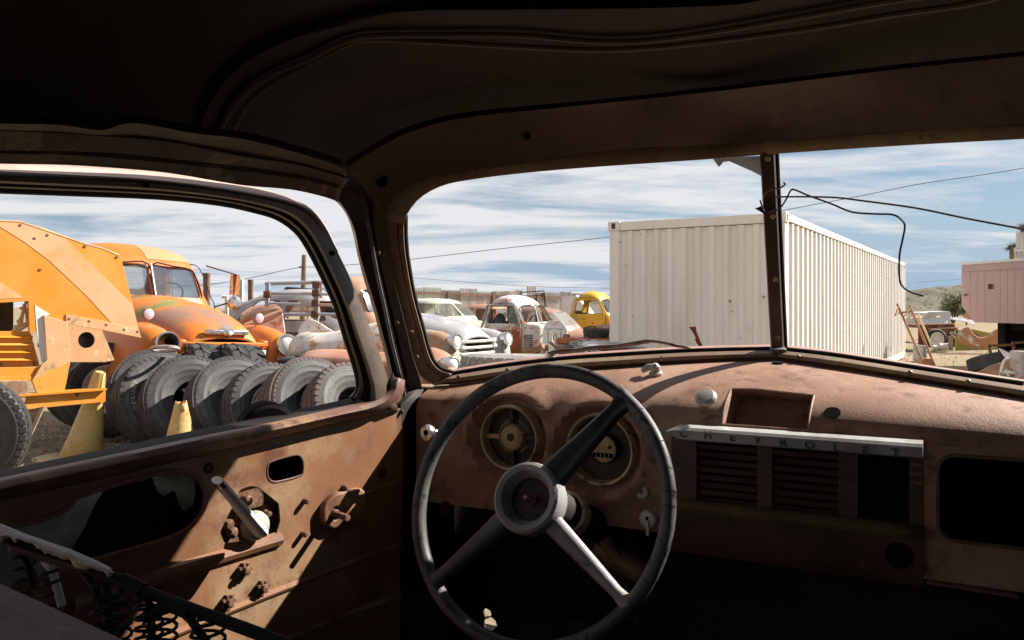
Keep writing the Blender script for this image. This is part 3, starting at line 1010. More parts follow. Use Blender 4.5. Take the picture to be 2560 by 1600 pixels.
# gauges
def gauge(cpx, cpy, a, first):
    c = FP.xyz(*FP.uv(cpx, cpy), -.004)
    g = MB().lathe([(a * 1.02, -.016), (a * 1.02, .006), (a * .985, .011), (a * .93, .009), (a * .905, .002), (a * .90, -.012)], c, FP.n, 56).build('gauge', BRASSRING, cab)
    MB().lathe([(0, -.014), (a * .93, -.014)], c, FP.n, 48).build('gauge_dial', DIALDARK, g)
    MB().lathe([(0, .001), (a * .36, .000), (a * .40, -.003), (a * .41, -.014)], c + FP.e1 * (0 if first else .004), FP.n, 36).build('gauge_centre', DIALTAN, g)
    MB().lathe([(a * .385, .001), (a * .40, .003), (a * .42, .002), (a * .43, -.013)], c + FP.e1 * (0 if first else .004), FP.n, 36).build('gauge_ring', BRASSRING if first else DIALDARK, g)
    if first:
        for k in range(4):
            an = radians(92 + 90 * k)
            d = FP.e1 * cos(an) + FP.e2 * sin(an); s_ = FP.e1 * -sin(an) + FP.e2 * cos(an)
            MB().box(c + d * a * .64 - FP.n * .008, d * a * .26, s_ * a * .07, FP.n * .005).build('dial_spoke', DIALDARK if k != 1 else DIALTAN, g)
        ring = M('dial_lettering', (.30, .24, .16), None, rough=.6)
        for txt, a0, sp_ in (('GASOLINE', 150, -9.5), ('BATTERY', 68, -9.5), ('TEMP', -30, -10), ('OIL', 238, -10)):
            for i, ch in enumerate(txt):
                an = radians(a0 + sp_ * i) if a0 > 0 else radians(a0 + sp_ * i)
                d = FP.e1 * cos(an) + FP.e2 * sin(an); s_ = FP.e1 * sin(an) - FP.e2 * cos(an)
                o_ = c + d * a * .50 - FP.n * .0128
                mt = Matrix(((s_.x, d.x, FP.n.x, o_.x), (s_.y, d.y, FP.n.y, o_.y), (s_.z, d.z, FP.n.z, o_.z), (0, 0, 0, 1)))
                obj('dial_letter', text_mesh(ch, .0075, .0003, mt, 'dial_letter'), ring, g)
        MB().lathe([(0, .0015), (a * .10, .0012), (a * .14, .0005)], c, FP.n, 20).build('rust_stain', DIALDARK, g)
    else:
        cc = c + FP.e1 * .004
        MB().box(cc - FP.e2 * a * .17 + FP.n * .001, FP.e1 * a * .29, FP.e2 * a * .06, FP.n * .002).build('odometer_window', BLACK, g)
        for k in range(4):
            MB().box(cc - FP.e2 * a * .17 + FP.e1 * a * (-.18 + .12 * k) + FP.n * .0033, FP.e1 * .0003, FP.e2 * a * .05, FP.n * .0003).build('odometer_wheel', ALU, g)
        MB().lathe([(0, .002), (a * .05, .002), (a * .05, 0)], cc + FP.e1 * a * .2 + FP.e2 * a * .06, FP.n, 12).build('needle_pivot', BLACK, g)


gauge(1274, 1094, .0565, True)
gauge(1500, 1123, .0595, False)
# headlamp pull knob on the cowl side, small buttons, ignition
kb = P(1083, 1080, 1.44)
MB().lathe([(.004, -.05), (.004, .004), (.012, .006), (.0145, .012), (.0138, .018), (.009, .020), (.0045, .0185), (0, .0185)], kb, FP.n * .9 - RT * .15 + UP * .05, 28).build('pull_knob', CHROME, cab)
MB().lathe([(0, .019), (.0048, .0195), (.005, .0185)], kb, FP.n * .9 - RT * .15 + UP * .05, 16).build('knob_socket', BLACK, cab)
bp_ = FP.xyz(*FP.uv(1606, 1229), 0)
MB().lathe([(.0115, 0), (.0115, .003), (.010, .0045), (.004, .0045), (.0035, .002), (0, .002)], bp_, FP.n, 24).build('push_button', WHITEKNOB, cab)
ip = FP.xyz(*FP.uv(1622, 1298), 0)
ig = MB().lathe([(.0150, 0), (.0150, .004), (.012, .007), (.006, .008), (0, .008)], ip, FP.n, 28).build('ignition_switch', ALU, cab)
MB().bar(ip + FP.n * .009, ip + FP.n * .010 - UP * .024 + RT * .002, .006, .004, FP.n).build('ignition_lever', ALU, ig, bevel=.001)
MB().box(ip + FP.n * .0088, RT * .002, UP * .006, FP.n * .0006).build('key_slot', BLACK, ig)
MB().lathe([(0, .004), (.006, .003), (.0065, 0)], FP.xyz(*FP.uv(1608, 1069), 0), FP.n, 16).build('warning_lens', WHITEKNOB, cab)

# nameplate strip with its letters
t0 = FP.uv(1664, 1062, .03); t1 = FP.uv(2307, 1113, .03); b1_ = FP.uv(2307, 1150, .03); b0_ = FP.uv(1700, 1100, .03)
tz0, tz1 = (t0[1] + t1[1]) / 2 + .001, (b1_[1] + b0_[1]) / 2
ut0, ut1 = t0[0], t1[0]
hgt = tz0 - tz1
rows = []
for i in range(25):
    s_ = i / 24
    u = ut0 + (ut1 - ut0) * (s_ if s_ > .06 else s_)
    e = 1.0
    if s_ < .09:
        q_ = 1 - s_ / .09
        e = sqrt(max(.02, 1 - q_ * q_))
    mid = tz0 - hgt * .48
    prf = [(.0, -.012), (.0, .018), (-.08, .029), (-.26, .034), (-.42, .032), (-.90, .029), (-1.0, .026), (-1.0, -.012)]
    rows.append([FP.xyz(u, mid + (hgt * .5 + hgt * z_) * e, w_) for z_, w_ in prf])
strip = MB().loft(rows, closed=True, cap=True).build('nameplate_strip', ALU, cab, smooth=25)
letm = M('letter_recess', (.10, .10, .105), None, 8, rough=.35, metal=.6, var=.1, bump=0)
for ch, px, py in zip('CHEVROLET', (1709, 1770, 1831, 1894, 1958, 2024, 2091, 2164, 2238), (1081, 1085, 1091, 1097, 1103, 1110, 1117, 1124, 1130)):
    u, z = FP.uv(px, py + 3, .031)
    dd = (-FP.e1, FP.e2)
    o_ = FP.xyz(u, z, .0315)
    mt = Matrix(((FP.e1.x, FP.e2.x, FP.n.x, o_.x), (FP.e1.y, FP.e2.y, FP.n.y, o_.y), (FP.e1.z, FP.e2.z, FP.n.z, o_.z), (0, 0, 0, 1)))
    obj('letter', text_mesh(ch, .0165, .0008, mt), letm, strip)

# radio grille
gz0 = tz1 - .001; gz1 = (FP.uv(1700, 1250)[1] + FP.uv(2300, 1328)[1]) / 2 + .002
def gu(px): return FP.uv(px, 1200)[0]
grille = None
for a, b in ((1668, 1742), (1893, 1931), (2096, 2146), (2273, 2309)):
    gr = MB().box(FP.xyz((gu(a) + gu(b)) / 2, (gz0 + gz1) / 2, -.004), FP.e1 * ((gu(b) - gu(a)) / 2), FP.e2 * ((gz0 - gz1) / 2), FP.n * .004)
    go = gr.build('radio_grille' if grille is None else 'grille_stile', BROWNGRILLE, grille or cab, bevel=.001)
    grille = grille or go
ns = 8
for a, b in ((1742, 1893), (1931, 2096)):
    for k in range(ns):
        zc = gz0 - (gz0 - gz1) * (k + .95) / (ns + .3)
        c = FP.xyz((gu(a) + gu(b)) / 2, zc, -.006)
        ey = (FP.e2 * .9 + FP.n * .45).normalized()
        MB().box(c, FP.e1 * ((gu(b) - gu(a)) / 2 + .002), ey * .0042, ey.cross(FP.e1).normalized() * .0012).build('slat', BROWNGRILLE, grille)
for k in range(3):
    MB().box(FP.xyz((gu(2276) + gu(2306)) / 2, gz0 - .012 - .012 * k, .001), FP.e1 * .008, FP.e2 * .0025, FP.n * .002).build('slat', NUTRUST, grille)
u0, u1 = gu(1664), gu(2309)
rows = []
for i in range(13):
    u = u0 + (u1 - u0) * i / 12
    rows.append([FP.xyz(u, gz1 + z_, w_) for z_, w_ in ((.004, -.012), (.004, .008), (.001, .017), (-.005, .021), (-.012, .018), (-.014, .008))])
MB().loft([r for r in rows]).build('dash_ledge', TANLEDGE, cab, smooth=40, solid=.002)
low = MB().loft([[FP.xyz(u0 + (u1 - u0) * i / 8, z_, w_) for i in range(9)] for z_, w_ in ((gz1 - .013, .004), (gz1 - .06, .003), (gz1 - .085, -.012))]).build('dash_valance', BROWNGRILLE, cab)
MB().lathe([(0, .003), (.017, .003), (.019, .001), (.020, -.002)], FP.xyz(*FP.uv(2248, 1387), .002), FP.n, 22).build('valance_hole', BLACK, cab)

# glove box side of the dash
gv = FP.uv(2346, 1135); gb = FP.uv(2400, 1352)
ug0, ug1 = u1 + .0005, .72
hole = rrect(FP.uv(2345, 1200)[0], -.318, .62, FP.uv(2420, 1141)[1], .022)
plate_obj('glovebox_surround', [[(ug0, -.375), (ug1, -.375), (ug1, ZE + .004), (ug0, ZE + .004)], hole], .004, RUST_DASH, cab, FP.mat(0, 0, -.003), bev=.0008)
MB().tube([FP.xyz(a, b, 0) for a, b in hole], .0028, 6, closed=True).build('glovebox_rim', TANLEDGE, cab)
hp = [FP.xyz(a, b, -.006) for a, b in hole]
MB().loft([hp, [p_ - FP.n * .22 for p_ in hp]], closed=True).add([p_ - FP.n * .22 for p_ in hp], [tuple(range(len(hp)))]).build('glovebox_liner', BLACK, cab)
MB().bar(FP.xyz(ug0 + .004, -.377, .006), FP.xyz(ug0 + .11, -.379, .006), .012, .004).build('glovebox_lip', BELT, cab, bevel=.001)

# ---- closed parts of the cab: firewall, floor, rear wall, right side
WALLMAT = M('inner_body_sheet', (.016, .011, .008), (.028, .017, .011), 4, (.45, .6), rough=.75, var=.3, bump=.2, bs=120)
fwm = FP.mat(0, 0, -.30)
hA = [(FP.uv(1222, 1527)[0] * 1.0 + .0, 0)]
fpl = PL(FP.xyz(0, 0, -.24), RT, UP)
def hl(px, py, r, sq=1.0):
    c = fpl.uv(px, py)
    return [(c[0] + r * sq * cos(2 * pi * k / 9) * random.uniform(.8, 1.15), c[1] + r * sin(2 * pi * k / 9) * random.uniform(.8, 1.15)) for k in range(9)]
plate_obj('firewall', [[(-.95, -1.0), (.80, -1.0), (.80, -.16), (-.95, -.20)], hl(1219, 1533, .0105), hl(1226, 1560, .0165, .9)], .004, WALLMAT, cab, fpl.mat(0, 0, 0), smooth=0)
mb = MB().add([T(-.72, .10, -.86), T(.85, .10, -.86), T(.85, 1.5, -.86), T(-.72, 1.5, -.86)], [(0, 1, 2, 3)])
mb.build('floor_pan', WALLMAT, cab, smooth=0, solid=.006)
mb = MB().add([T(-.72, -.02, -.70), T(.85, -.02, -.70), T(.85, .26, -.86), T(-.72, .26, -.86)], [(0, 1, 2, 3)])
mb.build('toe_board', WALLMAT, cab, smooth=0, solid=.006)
# cowl side by the driver's feet
ks = [P(1040, 975, 1.545), P(1003, 1012, 1.50), P(1003, 1150, 1.50), P(1002, 1400, 1.49), P(1002, 1900, 1.49)]
kb_ = [P(1120, 970, 1.66), P(1125, 1010, 1.68), P(1130, 1150, 1.74), P(1135, 1400, 1.78), P(1140, 1900, 1.80)]
kc = [P(1000, 990, 1.56), P(985, 1012, 1.56), P(985, 1150, 1.56), P(985, 1400, 1.56), P(985, 1900, 1.56)]
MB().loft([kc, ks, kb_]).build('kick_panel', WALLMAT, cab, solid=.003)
# rear wall with its window (the view is taken through it), narrowed to let in less light
rw = PL(T(0, 1.42, -EYE), RT, UP); rw = PL(V((T(0, 1.42, 0).x, T(0, 1.42, 0).y, EYE)), RT, UP)
RWH = rpoly([(-.36, -.056), (.58, -.160), (.58, .20), (-.36, .20)], .08, 5)
plate_obj('rear_wall', [[(-.72, -.9), (.86, -.9), (.86, .22), (.6, .33), (-.5, .33), (-.72, .22)], RWH], .012, PURPLEMETAL, cab, rw.mat(0, 0, 0), bev=.004)
MB().tube([rw.xyz(a, b, -.004) for a, b in RWH], .017, 10, closed=True).build('rear_window_frame', PURPLEMETAL, cab)
# passenger side out of view, its window closed up to darken the cab
rs = PL(V((T(.80, 0, 0).x, T(.80, 0, 0).y, EYE)), -FW, UP)
plate_obj('blocked_passenger_door', [[(.02, -.9), (1.44, -.9), (1.44, .25), (.12, .25), (.02, -.1)]], .02, RUST_DARK, cab, rs.mat(0, 0, 0))
MB().loft([[wpt(2800, 1010, .02), wpt(2800, 300, .02)], [T(.80, .14, -.2), T(.80, .14, .27)]]).build('passenger_pillar', RUST_PILLAR, cab, solid=.01)
# cowl outside, in front of the glass
rows = []
for o_, dz in ((-.004, 6), (-.05, -6), (-.11, -11), (-.17, -9)):
    rows.append(resample(spl([wpt(p[0], p[1] + dz, o_) for p in bot0], 3), 60))
rows.append([p_ + FW * .01 - UP * .35 for p_ in rows[-1]])
MB().loft(rows).build('cowl', M('pink_cowl_primer', (.36, .20, .155), (.28, .14, .10), 6, (.45, .6), rough=.6, var=.12, bump=.15, bs=200), cab)
# wiper arm on the cowl
wp = [(1372, 892), (1380, 884), (1398, 878), (1440, 876), (1480, 870), (1540, 866), (1590, 858), (1626, 853), (1660, 857), (1693, 865), (1712, 868), (1734, 876)]
wy = spl([WL.at(a, b, -.025) for a, b in wp], 4)
wpo = MB().tube(wy, [.006] * 6 + [.0045] * 22 + [.003] * (len(wy) - 28), 8, flat=.6).build('wiper_arm', M('aged_wiper_steel', (.34, .27, .22), (.2, .12, .08), 30, (.45, .6), rough=.35, metal=.6, var=.15, bump=.1), cab)
MB().lathe([(.009, -.01), (.010, .004), (.008, .009), (0, .010)], WL.at(1375, 890, -.03), UP, 16).build('wiper_pivot', CHROME, wpo)
# bent rusty bracket standing on the cowl
bk = [(1722, 816), (1739, 815), (1741, 828), (1748, 845), (1757, 866), (1752, 868), (1742, 858), (1737, 848), (1740, 846), (1733, 832)]
MB().prism([WL.at(a, b, -.16) for a, b in bk], WL.n * .006).build('cowl_bracket', M('bracket_rust', (.16, .06, .03), (.10, .04, .02), 40, (.45, .6), rough=.7), cab, smooth=0)

# ---- STEERING WHEEL
be = radians(21)
WN = (-FW * cos(be) + UP * sin(be)).normalized()
WC = P(1339, 1254, 1.18)
wpl = PL(WC, RT, UP - WN * UP.dot(WN))
wpl.n = WN
RW = .1965
sw = MB().tube([WC + (wpl.e1 * cos(2 * pi * k / 96) + wpl.e2 * sin(2 * pi * k / 96)) * RW for k in range(96)], .0102, 14, closed=True, flat=1.15).build('steering_wheel', WHEELMAT, cab)
random.seed(17)
for k in range(24):
    a = random.uniform(0, 2 * pi); e_ = (wpl.e1 * cos(a) + wpl.e2 * sin(a)); tg = (wpl.e2 * cos(a) - wpl.e1 * sin(a))
    c_ = WC + e_ * RW
    a0 = random.uniform(-1.2, .4); a1 = a0 + random.uniform(1.0, 2.2)
    pts = [c_ + (WN * cos(a0 + (a1 - a0) * q / 6) + e_ * sin(a0 + (a1 - a0) * q / 6)) * .01165 + tg * random.uniform(-.0012, .0012) for q in range(7)]
    MB().tube(pts, .0003, 4).build('rim_crack', BLACK, sw)
HC = WC + WN * .026 + wpl.e1 * .002
HM = M('grey_hub_enamel', (.25, .245, .24), (.33, .325, .315), 14, (.42, .62), (.10, .10, .10), 50, (.6, .7), rough=.45, var=.12, bump=.1, bs=260, spec=.4)
MB().lathe([(0.030, -.004), (.0335, .006), (.0385, .0135), (.0455, .0155), (.0495, .0125), (.051, .004), (.051, -.014), (.046, -.03), (.035, -.045), (.0, -.05)], HC, WN, 48).build('hub', HM, sw)
MB().lathe([(0, -.008), (.030, -.008), (.0345, -.002)], HC, WN, 36).build('hub_cup', M('hub_cup_brown', (.030, .020, .015), (.05, .03, .02), 30, (.45, .6), rough=.6), sw)
MB().lathe([(.009, -.008), (.009, -.004), (.0065, -.002), (.006, .010), (.003, .014), (0, .014)], HC, WN, 8).build('hub_nut', M('copper_nut', (.33, .16, .10), None, rough=.45, metal=.5), sw)
MB().lathe([(0, -.0072), (.0035, -.0072), (.004, -.009)], HC - wpl.e2 * .022 + wpl.e1 * .012, WN, 10).build('hub_hole', RUST_DARK, sw)
for (px, py), wmul in (((1562, 1003), 1.2), ((1092, 1452), 1.0), ((1546, 1484), .78)):
    end = wpl.at(px, py)
    d = (end - WC).normalized(); s_ = WN.cross(d).normalized()
    rows = []
    for k in range(13):
        t = k / 12
        r_ = .044 + (RW - .043) * t
        w_ = (.020 * (1 - t) ** 1.0 + .0095 * t + (.013 * (max(0, t - .85) / .15) ** 2)) * wmul
        hgt_ = .015 * (1 - t) ** 1.4 + .001
        th_ = .0095 * (1 - t) + .0085 * t
        c_ = WC + d * r_ + WN * hgt_
        rows.append([c_ + s_ * (w_ * cos(2 * pi * q / 12)) + WN * (th_ * sin(2 * pi * q / 12) * (1.2 if sin(2 * pi * q / 12) > 0 else .8)) for q in range(12)])
    MB().loft(rows, closed=True, cap=True).build('spoke', SPOKEMAT if wmul >= 1 else HM, sw)
MB().tube([HC - WN * .04, HC - WN * .45], [.030, .024], 16).build('steering_column', RUST_DARK, cab)
MB().lathe([(.03, 0), (.034, .004), (.034, .03), (.03, .034)], HC - WN * .16, WN, 20).build('column_collar', BRASSRING, cab)
# things under the dash
MB().tube(spl([P(1545, 1400, 1.36), P(1500, 1330, 1.38), P(1470, 1290, 1.40), P(1440, 1340, 1.42)], 4), .012, 10).build('column_lever', TANLEDGE, cab)
MB().tube([P(1500, 1370, 1.40), P(1600, 1430, 1.34), P(1640, 1450, 1.33)], .020, 14).build('heater_duct', TANLEDGE, cab)
MB().lathe([(0, 0), (.05, 0), (.05, .02), (.0, .02)], P(1545, 1370, 1.46), FP.n, 20).build('horn_relay', RUST_DARK, cab)
MB().tube(spl([P(1640, 1500, 1.3), P(1650, 1440, 1.34), P(1620, 1400, 1.38), P(1560, 1500, 1.4), P(1600, 1560, 1.3)], 5), .006, 8).build('loose_cable', RUBBER, cab)
for px in (1330, 1440):
    MB().box(P(px, 1610, 1.45), RT * .035, (UP * .8 + FW * .6) * .04, (UP * -.6 + FW * .8) * .005).build('pedal', RUBBER, cab, bevel=.004)
    MB().tube([P(px, 1610, 1.46), P(px + 10, 1480, 1.58)], .007, 8).build('pedal_arm', RUST_DARK, cab)
MB().lathe([(0, .01), (.012, .008), (.013, 0)], P(1115, 1270, 1.50), FP.n, 14).build('vent_knob', RUST_DARK, cab)

# ---- bench seat frame left in the cab
SPL = PL(V((T(0, 1.13, 0).x, T(0, 1.13, 0).y, EYE)), RT, UP)
seat = thing('seat_frame', 'bare bench seat frame with torn grey padding and rusty springs', 'seat frame', loc=SPL.xyz(-.5, -.9))
sr = [(-200, 1272), (20, 1352), (150, 1395), (276, 1441), (413, 1498), (540, 1545), (700, 1605), (900, 1690), (1200, 1830)]
MB().tube(spl([SPL.at(*p) for p in sr], 4), .0045, 10).build('top_rail', RUBBER, seat)
# padding roll, torn along its lower edge
random.seed(11)
tops = resample([V((*p, 0)) for p in ((-200, 1240), (0, 1308), (63, 1334), (175, 1372), (250, 1405), (278, 1420))], 46)
bots = resample([V((*p, 0)) for p in ((-200, 1290), (0, 1350), (63, 1358), (175, 1402), (250, 1432), (280, 1440))], 46)
rows = []
jag = [random.uniform(-.35, .5) for _ in tops]
for t, o_ in ((0, -.02), (.15, .004), (.4, .014), (.7, .016), (1, .010)):
    rows.append([SPL.at(a.x + (b.x - a.x) * t, a.y + (b.y - a.y) * (t + (jag[i] * t * t * .8)), o_) for i, (a, b) in enumerate(zip(tops, bots))])
MB().loft(rows).build('torn_padding', CLOTH, seat, solid=.003)
rows = []
for t, o_ in ((0, .0), (.5, .010), (1, .004)):
    rows.append([SPL.at(20 + 205 * s_ / 20, 1346 + 68 * s_ / 20 + 36 * t * (1 - .4 * s_ / 20), o_) for s_ in range(21)])
MB().loft(rows).build('maroon_lining', MAROON, seat, solid=.002)


def coil(cx_, y0, y1, w, turns, name='spring'):
    pts = []
    n = turns * 12
    for k in range(n + 1):
        t = k / n
        a = t * turns * 2 * pi
        b_ = SPL.at(cx_, y0 + (y1 - y0) * t)
        pts.append(b_ + SPL.e1 * (w * cos(a)) + SPL.n * (w * sin(a)))
    MB().tube(pts, .0014, 5).build(name, RUBBER, seat)


for cx_, y0, y1, w, tn in ((268, 1446, 1620, .012, 5), (295, 1500, 1620, .010, 4), (372, 1480, 1640, .010, 6), (400, 1520, 1650, .012, 5), (60, 1380, 1500, .009, 4), (520, 1545, 1660, .012, 4), (130, 1420, 1560, .008, 5)):
    coil(cx_, y0, y1, w, tn)
for a, b in (((45, 1365), (85, 1470)), ((265, 1440), (268, 1640)), ((370, 1485), (380, 1660)), ((200, 1420), (265, 1530)), ((320, 1470), (285, 1490)), ((430, 1505), (520, 1610)), ((352, 1545), (430, 1515))):
    MB().tube([SPL.at(*a), SPL.at((a[0] + b[0]) / 2 + 4, (a[1] + b[1]) / 2 - 6, .004), SPL.at(*b)], .0032, 6).build('spring_wire', RUBBER, seat)
MB().tube(spl([SPL.at(*p) for p in ((112, 1402), (130, 1425), (143, 1470), (155, 1515))], 4), .0035, 8).build('cloth_strap', CLOTH, seat)
for a, b in (((305, 1452), (360, 1478)), ((430, 1510), (480, 1530))):
    MB().tube([SPL.at(*a), SPL.at(*b)], .0062, 10).build('rail_sleeve', RUBBER, seat)

# ---- loose wires on the centre post
WIRE = M('black_wire', (.035, .026, .024), None, rough=.5)
w1 = [(1940, 492), (1962, 492), (2020, 492), (2091, 494), (2157, 502), (2289, 520), (2421, 547), (2560, 573), (2700, 600)]
o_ = MB().tube(spl([WR.at(p[0], p[1], .03 + .0 * i) for i, p in enumerate(w1)], 4), .0015, 6).build('loose_wire', WIRE, None)
tag(o_, 'long dark wire running straight from the centre post to the right', 'wire', 'loose wires in the windscreen')
w2 = [(1900, 500), (1912, 530), (1935, 528), (1952, 518), (1966, 497), (1975, 479), (1985, 474), (2024, 490), (2077, 509), (2130, 530), (2190, 535), (2233, 537), (2256, 552), (2262, 568), (2256, 601), (2249, 637), (2248, 687), (2254, 713), (2276, 730), (2309, 740)]
o_ = MB().tube(spl([WR.at(p[0], p[1], .05) for p in w2], 4), .0015, 6).build('loose_wire', WIRE, None)
tag(o_, 'bent dark wire curling down in front of the white container', 'wire', 'loose wires in the windscreen')
w3 = [(1907, 502), (1914, 484), (1928, 474), (1948, 470), (1960, 464), (1963, 458), (1958, 456)]
o_ = MB().tube(spl([WL.at(p[0], p[1], .022) for p in w3], 4), .0016, 6).build('wire_tie', M('copper_wire', (.30, .20, .14), None, rough=.4, metal=.5), None)
tag(o_, 'short copper wire tied round the centre post', 'wire', 'loose wires in the windscreen')
hk = [(1887, 521), (1912, 512), (1935, 500), (1940, 530), (1912, 537), (1904, 531)]
o_ = MB().prism([WL.at(a, b, .016) for a, b in hk], WL.n * .004).build('wire_clip', RUST_DARK, None, smooth=0)
tag(o_, 'small dark metal clip on the centre post holding the wires', 'clip')

# ================================================================ THE YARD
def ground_mat():
    m = bpy.data.materials.new('dusty_desert_dirt'); m.use_nodes = True
    t = m.node_tree; b = t.nodes['Principled BSDF']
    tc = t.nodes.new('ShaderNodeTexCoord')
    def noise(sc, d=8, r=.6):
        n = N(t, 'ShaderNodeTexNoise', Scale=sc, Detail=d, Roughness=r); LK(t, tc.outputs['Object'], n.inputs['Vector']); return n.outputs[0]
    r1 = t.nodes.new('ShaderNodeValToRGB')
    e = r1.color_ramp.elements
    e[0].position = .3; e[0].color = (.25, .19, .12, 1); e[1].position = .72; e[1].color = (.40, .32, .215, 1)
    LK(t, noise(.35), r1.inputs[0])
    r2 = t.nodes.new('ShaderNodeValToRGB'); e = r2.color_ramp.elements
    e[0].position = .38; e[0].color = (.55, .5, .45, 1); e[1].position = .6; e[1].color = (1, 1, 1, 1)
    LK(t, noise(6, 10, .7), r2.inputs[0])
    mx_ = N(t, 'ShaderNodeMix', data_type='RGBA', blend_type='MULTIPLY'); mx_.inputs[0].default_value = .8
    LK(t, r1.outputs[0], mx_.inputs[6]); LK(t, r2.outputs[0], mx_.inputs[7])
    # sparse dry scrub tint far out
    r3 = t.nodes.new('ShaderNodeValToRGB'); e = r3.color_ramp.elements
    e[0].position = .54; e[0].color = (0, 0, 0, 1); e[1].position = .62; e[1].color = (.7, .7, .7, 1)
    LK(t, noise(.12, 6, .7), r3.inputs[0])
    mx2 = N(t, 'ShaderNodeMix', data_type='RGBA'); LK(t, r3.outputs[0], mx2.inputs[0]); LK(t, mx_.outputs[2], mx2.inputs[6]); mx2.inputs[7].default_value = (.24, .21, .13, 1)
    LK(t, mx2.outputs[2], b.inputs['Base Color'])
    b.inputs['Roughness'].default_value = .95; b.inputs['Specular IOR Level'].default_value = .1
    bp = N(t, 'ShaderNodeBump', Strength=.7, Distance=.05); LK(t, noise(9, 10, .75), bp.inputs['Height']); LK(t, bp.outputs[0], b.inputs['Normal'])
    return m


DIRT = ground_mat()
mb = MB()
xs = sorted(set([-6000, -2500, -1000, -400, -160, -70] + list(range(-40, 61, 2)) + [80, 170, 420, 1100, 2600, 6000]))
ys = sorted(set([-400, -100, -30] + list(range(-10, 61, 2)) + [75, 100, 150, 260, 500, 1000, 2500, 6000]))
random.seed(5)
mb.loft([[V((x, y, (random.uniform(-.04, .02) if (5 < y < 60 and abs(x) < 60) else -.02))) for x in xs] for y in ys])
tag(mb.build('ground', DIRT, None), 'dry tan dirt yard floor', None, None, 'structure')
# pebbles where the yard floor is in view
mb = MB(); random.seed(9)
for k in range(2600):
    if k < 1500:
        y = random.uniform(12, 26); x = y * random.uniform(.46, .70)
    else:
        y = random.uniform(6.5, 9.5); x = y * random.uniform(-.66, -.45)
    s_ = random.uniform(.008, .03) * (1.6 if random.random() < .1 else 1)
    a = random.uniform(0, 6.3)
    c = V((x, y, .0))
    ex = V((cos(a), sin(a), 0)) * s_; ey = V((-sin(a), cos(a), 0)) * s_ * random.uniform(.5, .9)
    h = s_ * random.uniform(.4, .8)
    vs = [c - ex, c - ey, c + ex, c + ey, c + UP * h + ex * .2]
    mb.add(vs, [(0, 1, 4), (1, 2, 4), (2, 3, 4), (3, 0, 4)])
tag(mb.build('gravel', M('pebble', (.36, .30, .22), (.22, .17, .12), 3, (.45, .55), rough=.9), None), 'small loose stones on the dirt', None, None, 'stuff')

# ---- mountains far left, hill on the right
def ridge_mesh(x0, x1, y, prof, depth, n=60, seed=1, foot=-.5):
    random.seed(seed)
    rows_ = []
    for j in range(9):
        t = j / 8
        row = []
        for i in range(n + 1):
            s_ = i / n
            k = s_ * (len(prof) - 1); a = int(min(k, len(prof) - 2)); h = prof[a] + (prof[a + 1] - prof[a]) * (k - a)
            hh = h * sin(min(1, t * 1.0) * pi / 2) ** 1.15 if t <= 1 else 0
            row.append(V((x0 + (x1 - x0) * s_, y + depth * t, foot + hh * (1 + random.uniform(-.10, .10) * (t > .1) * (t < 1)) + (random.uniform(-.02, .02) * h))))
        rows_.append(row)
    return MB().loft(rows_)


MTN = M('far_rock_haze_blue', (.27, .28, .36), (.21, .22, .30), .004, (.4, .6), rough=1, var=.12, bump=0, bs=.02)  # distance haze is put into the rock as a blue-grey colour
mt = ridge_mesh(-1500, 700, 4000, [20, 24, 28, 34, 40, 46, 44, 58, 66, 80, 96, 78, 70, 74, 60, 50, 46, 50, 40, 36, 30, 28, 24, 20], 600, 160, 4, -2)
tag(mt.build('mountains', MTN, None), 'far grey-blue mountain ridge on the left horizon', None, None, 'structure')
HILL = M('scrubby_hill', (.125, .106, .066), (.092, .081, .048), .25, (.42, .58), (.068, .062, .036), 1.2, (.54, .60), rough=1, var=.2, bump=.5, bs=3)
hm = ridge_mesh(56, 140, 125, [h_ * 1.7 for h_ in (1.0, 1.6, 2.2, 2.9, 3.4, 3.6, 3.5, 3.1, 2.8, 2.9, 3.2, 3.0, 2.6, 2.2)], 30, 90, 8)
tag(hm.build('hill', HILL, None), 'low brown scrub hill behind the pink trailer', None, None, 'structure')


def leaf_cloud(mb, c, rad, n, leaf, squash=.75, hollow=.35):
    """many small leaf faces through a lumpy volume"""
    c = V(c)
    lobes = [(V((random.uniform(-.55, .55), random.uniform(-.55, .55), random.uniform(-.4, .5) * squash)) * rad, random.uniform(.35, .6) * rad) for _ in range(9)]
    for k in range(n):
        lo, lr = random.choice(lobes)
        d = V((random.gauss(0, 1), random.gauss(0, 1), random.gauss(0, 1))).normalized()
        p = c + lo + d * lr * random.uniform(hollow, 1.0)
        if p.z < .02: p.z = .02 + random.uniform(0, .05)
        a = V((random.gauss(0, 1), random.gauss(0, 1), random.gauss(0, 1))).normalized() * leaf * random.uniform(.6, 1.3)
        b = a.orthogonal().normalized() * leaf * random.uniform(.25, .5)
        mb.add([p - a, p + b, p + a, p - b], [(0, 1, 2, 3)])


# scrub dotted over the hill
mb = MB(); random.seed(21)
for k in range(420):
    x = random.uniform(58, 138); t = random.uniform(.05, .9)
    i = (x - 56) / 84 * 13; a = int(min(i, 12)); pr = [1.0, 1.6, 2.2, 2.9, 3.4, 3.6, 3.5, 3.1, 2.8, 2.9, 3.2, 3.0, 2.6, 2.2]
    h = 1.7 * (pr[a] + (pr[a + 1] - pr[a]) * (i - a)) * sin(t * pi / 2) ** 1.15 - .5
    leaf_cloud(mb, (x, 125 + 30 * t, h + .02), random.uniform(.22, .5), 22, .12, .5)
tag(mb.build('shrubbery', M('dry_scrub_leaf', (.085, .085, .045), (.12, .11, .06), 2, (.4, .6), rough=.9), None, smooth=0), 'small dry scrub bushes dotted over the hill', None, None, 'stuff')


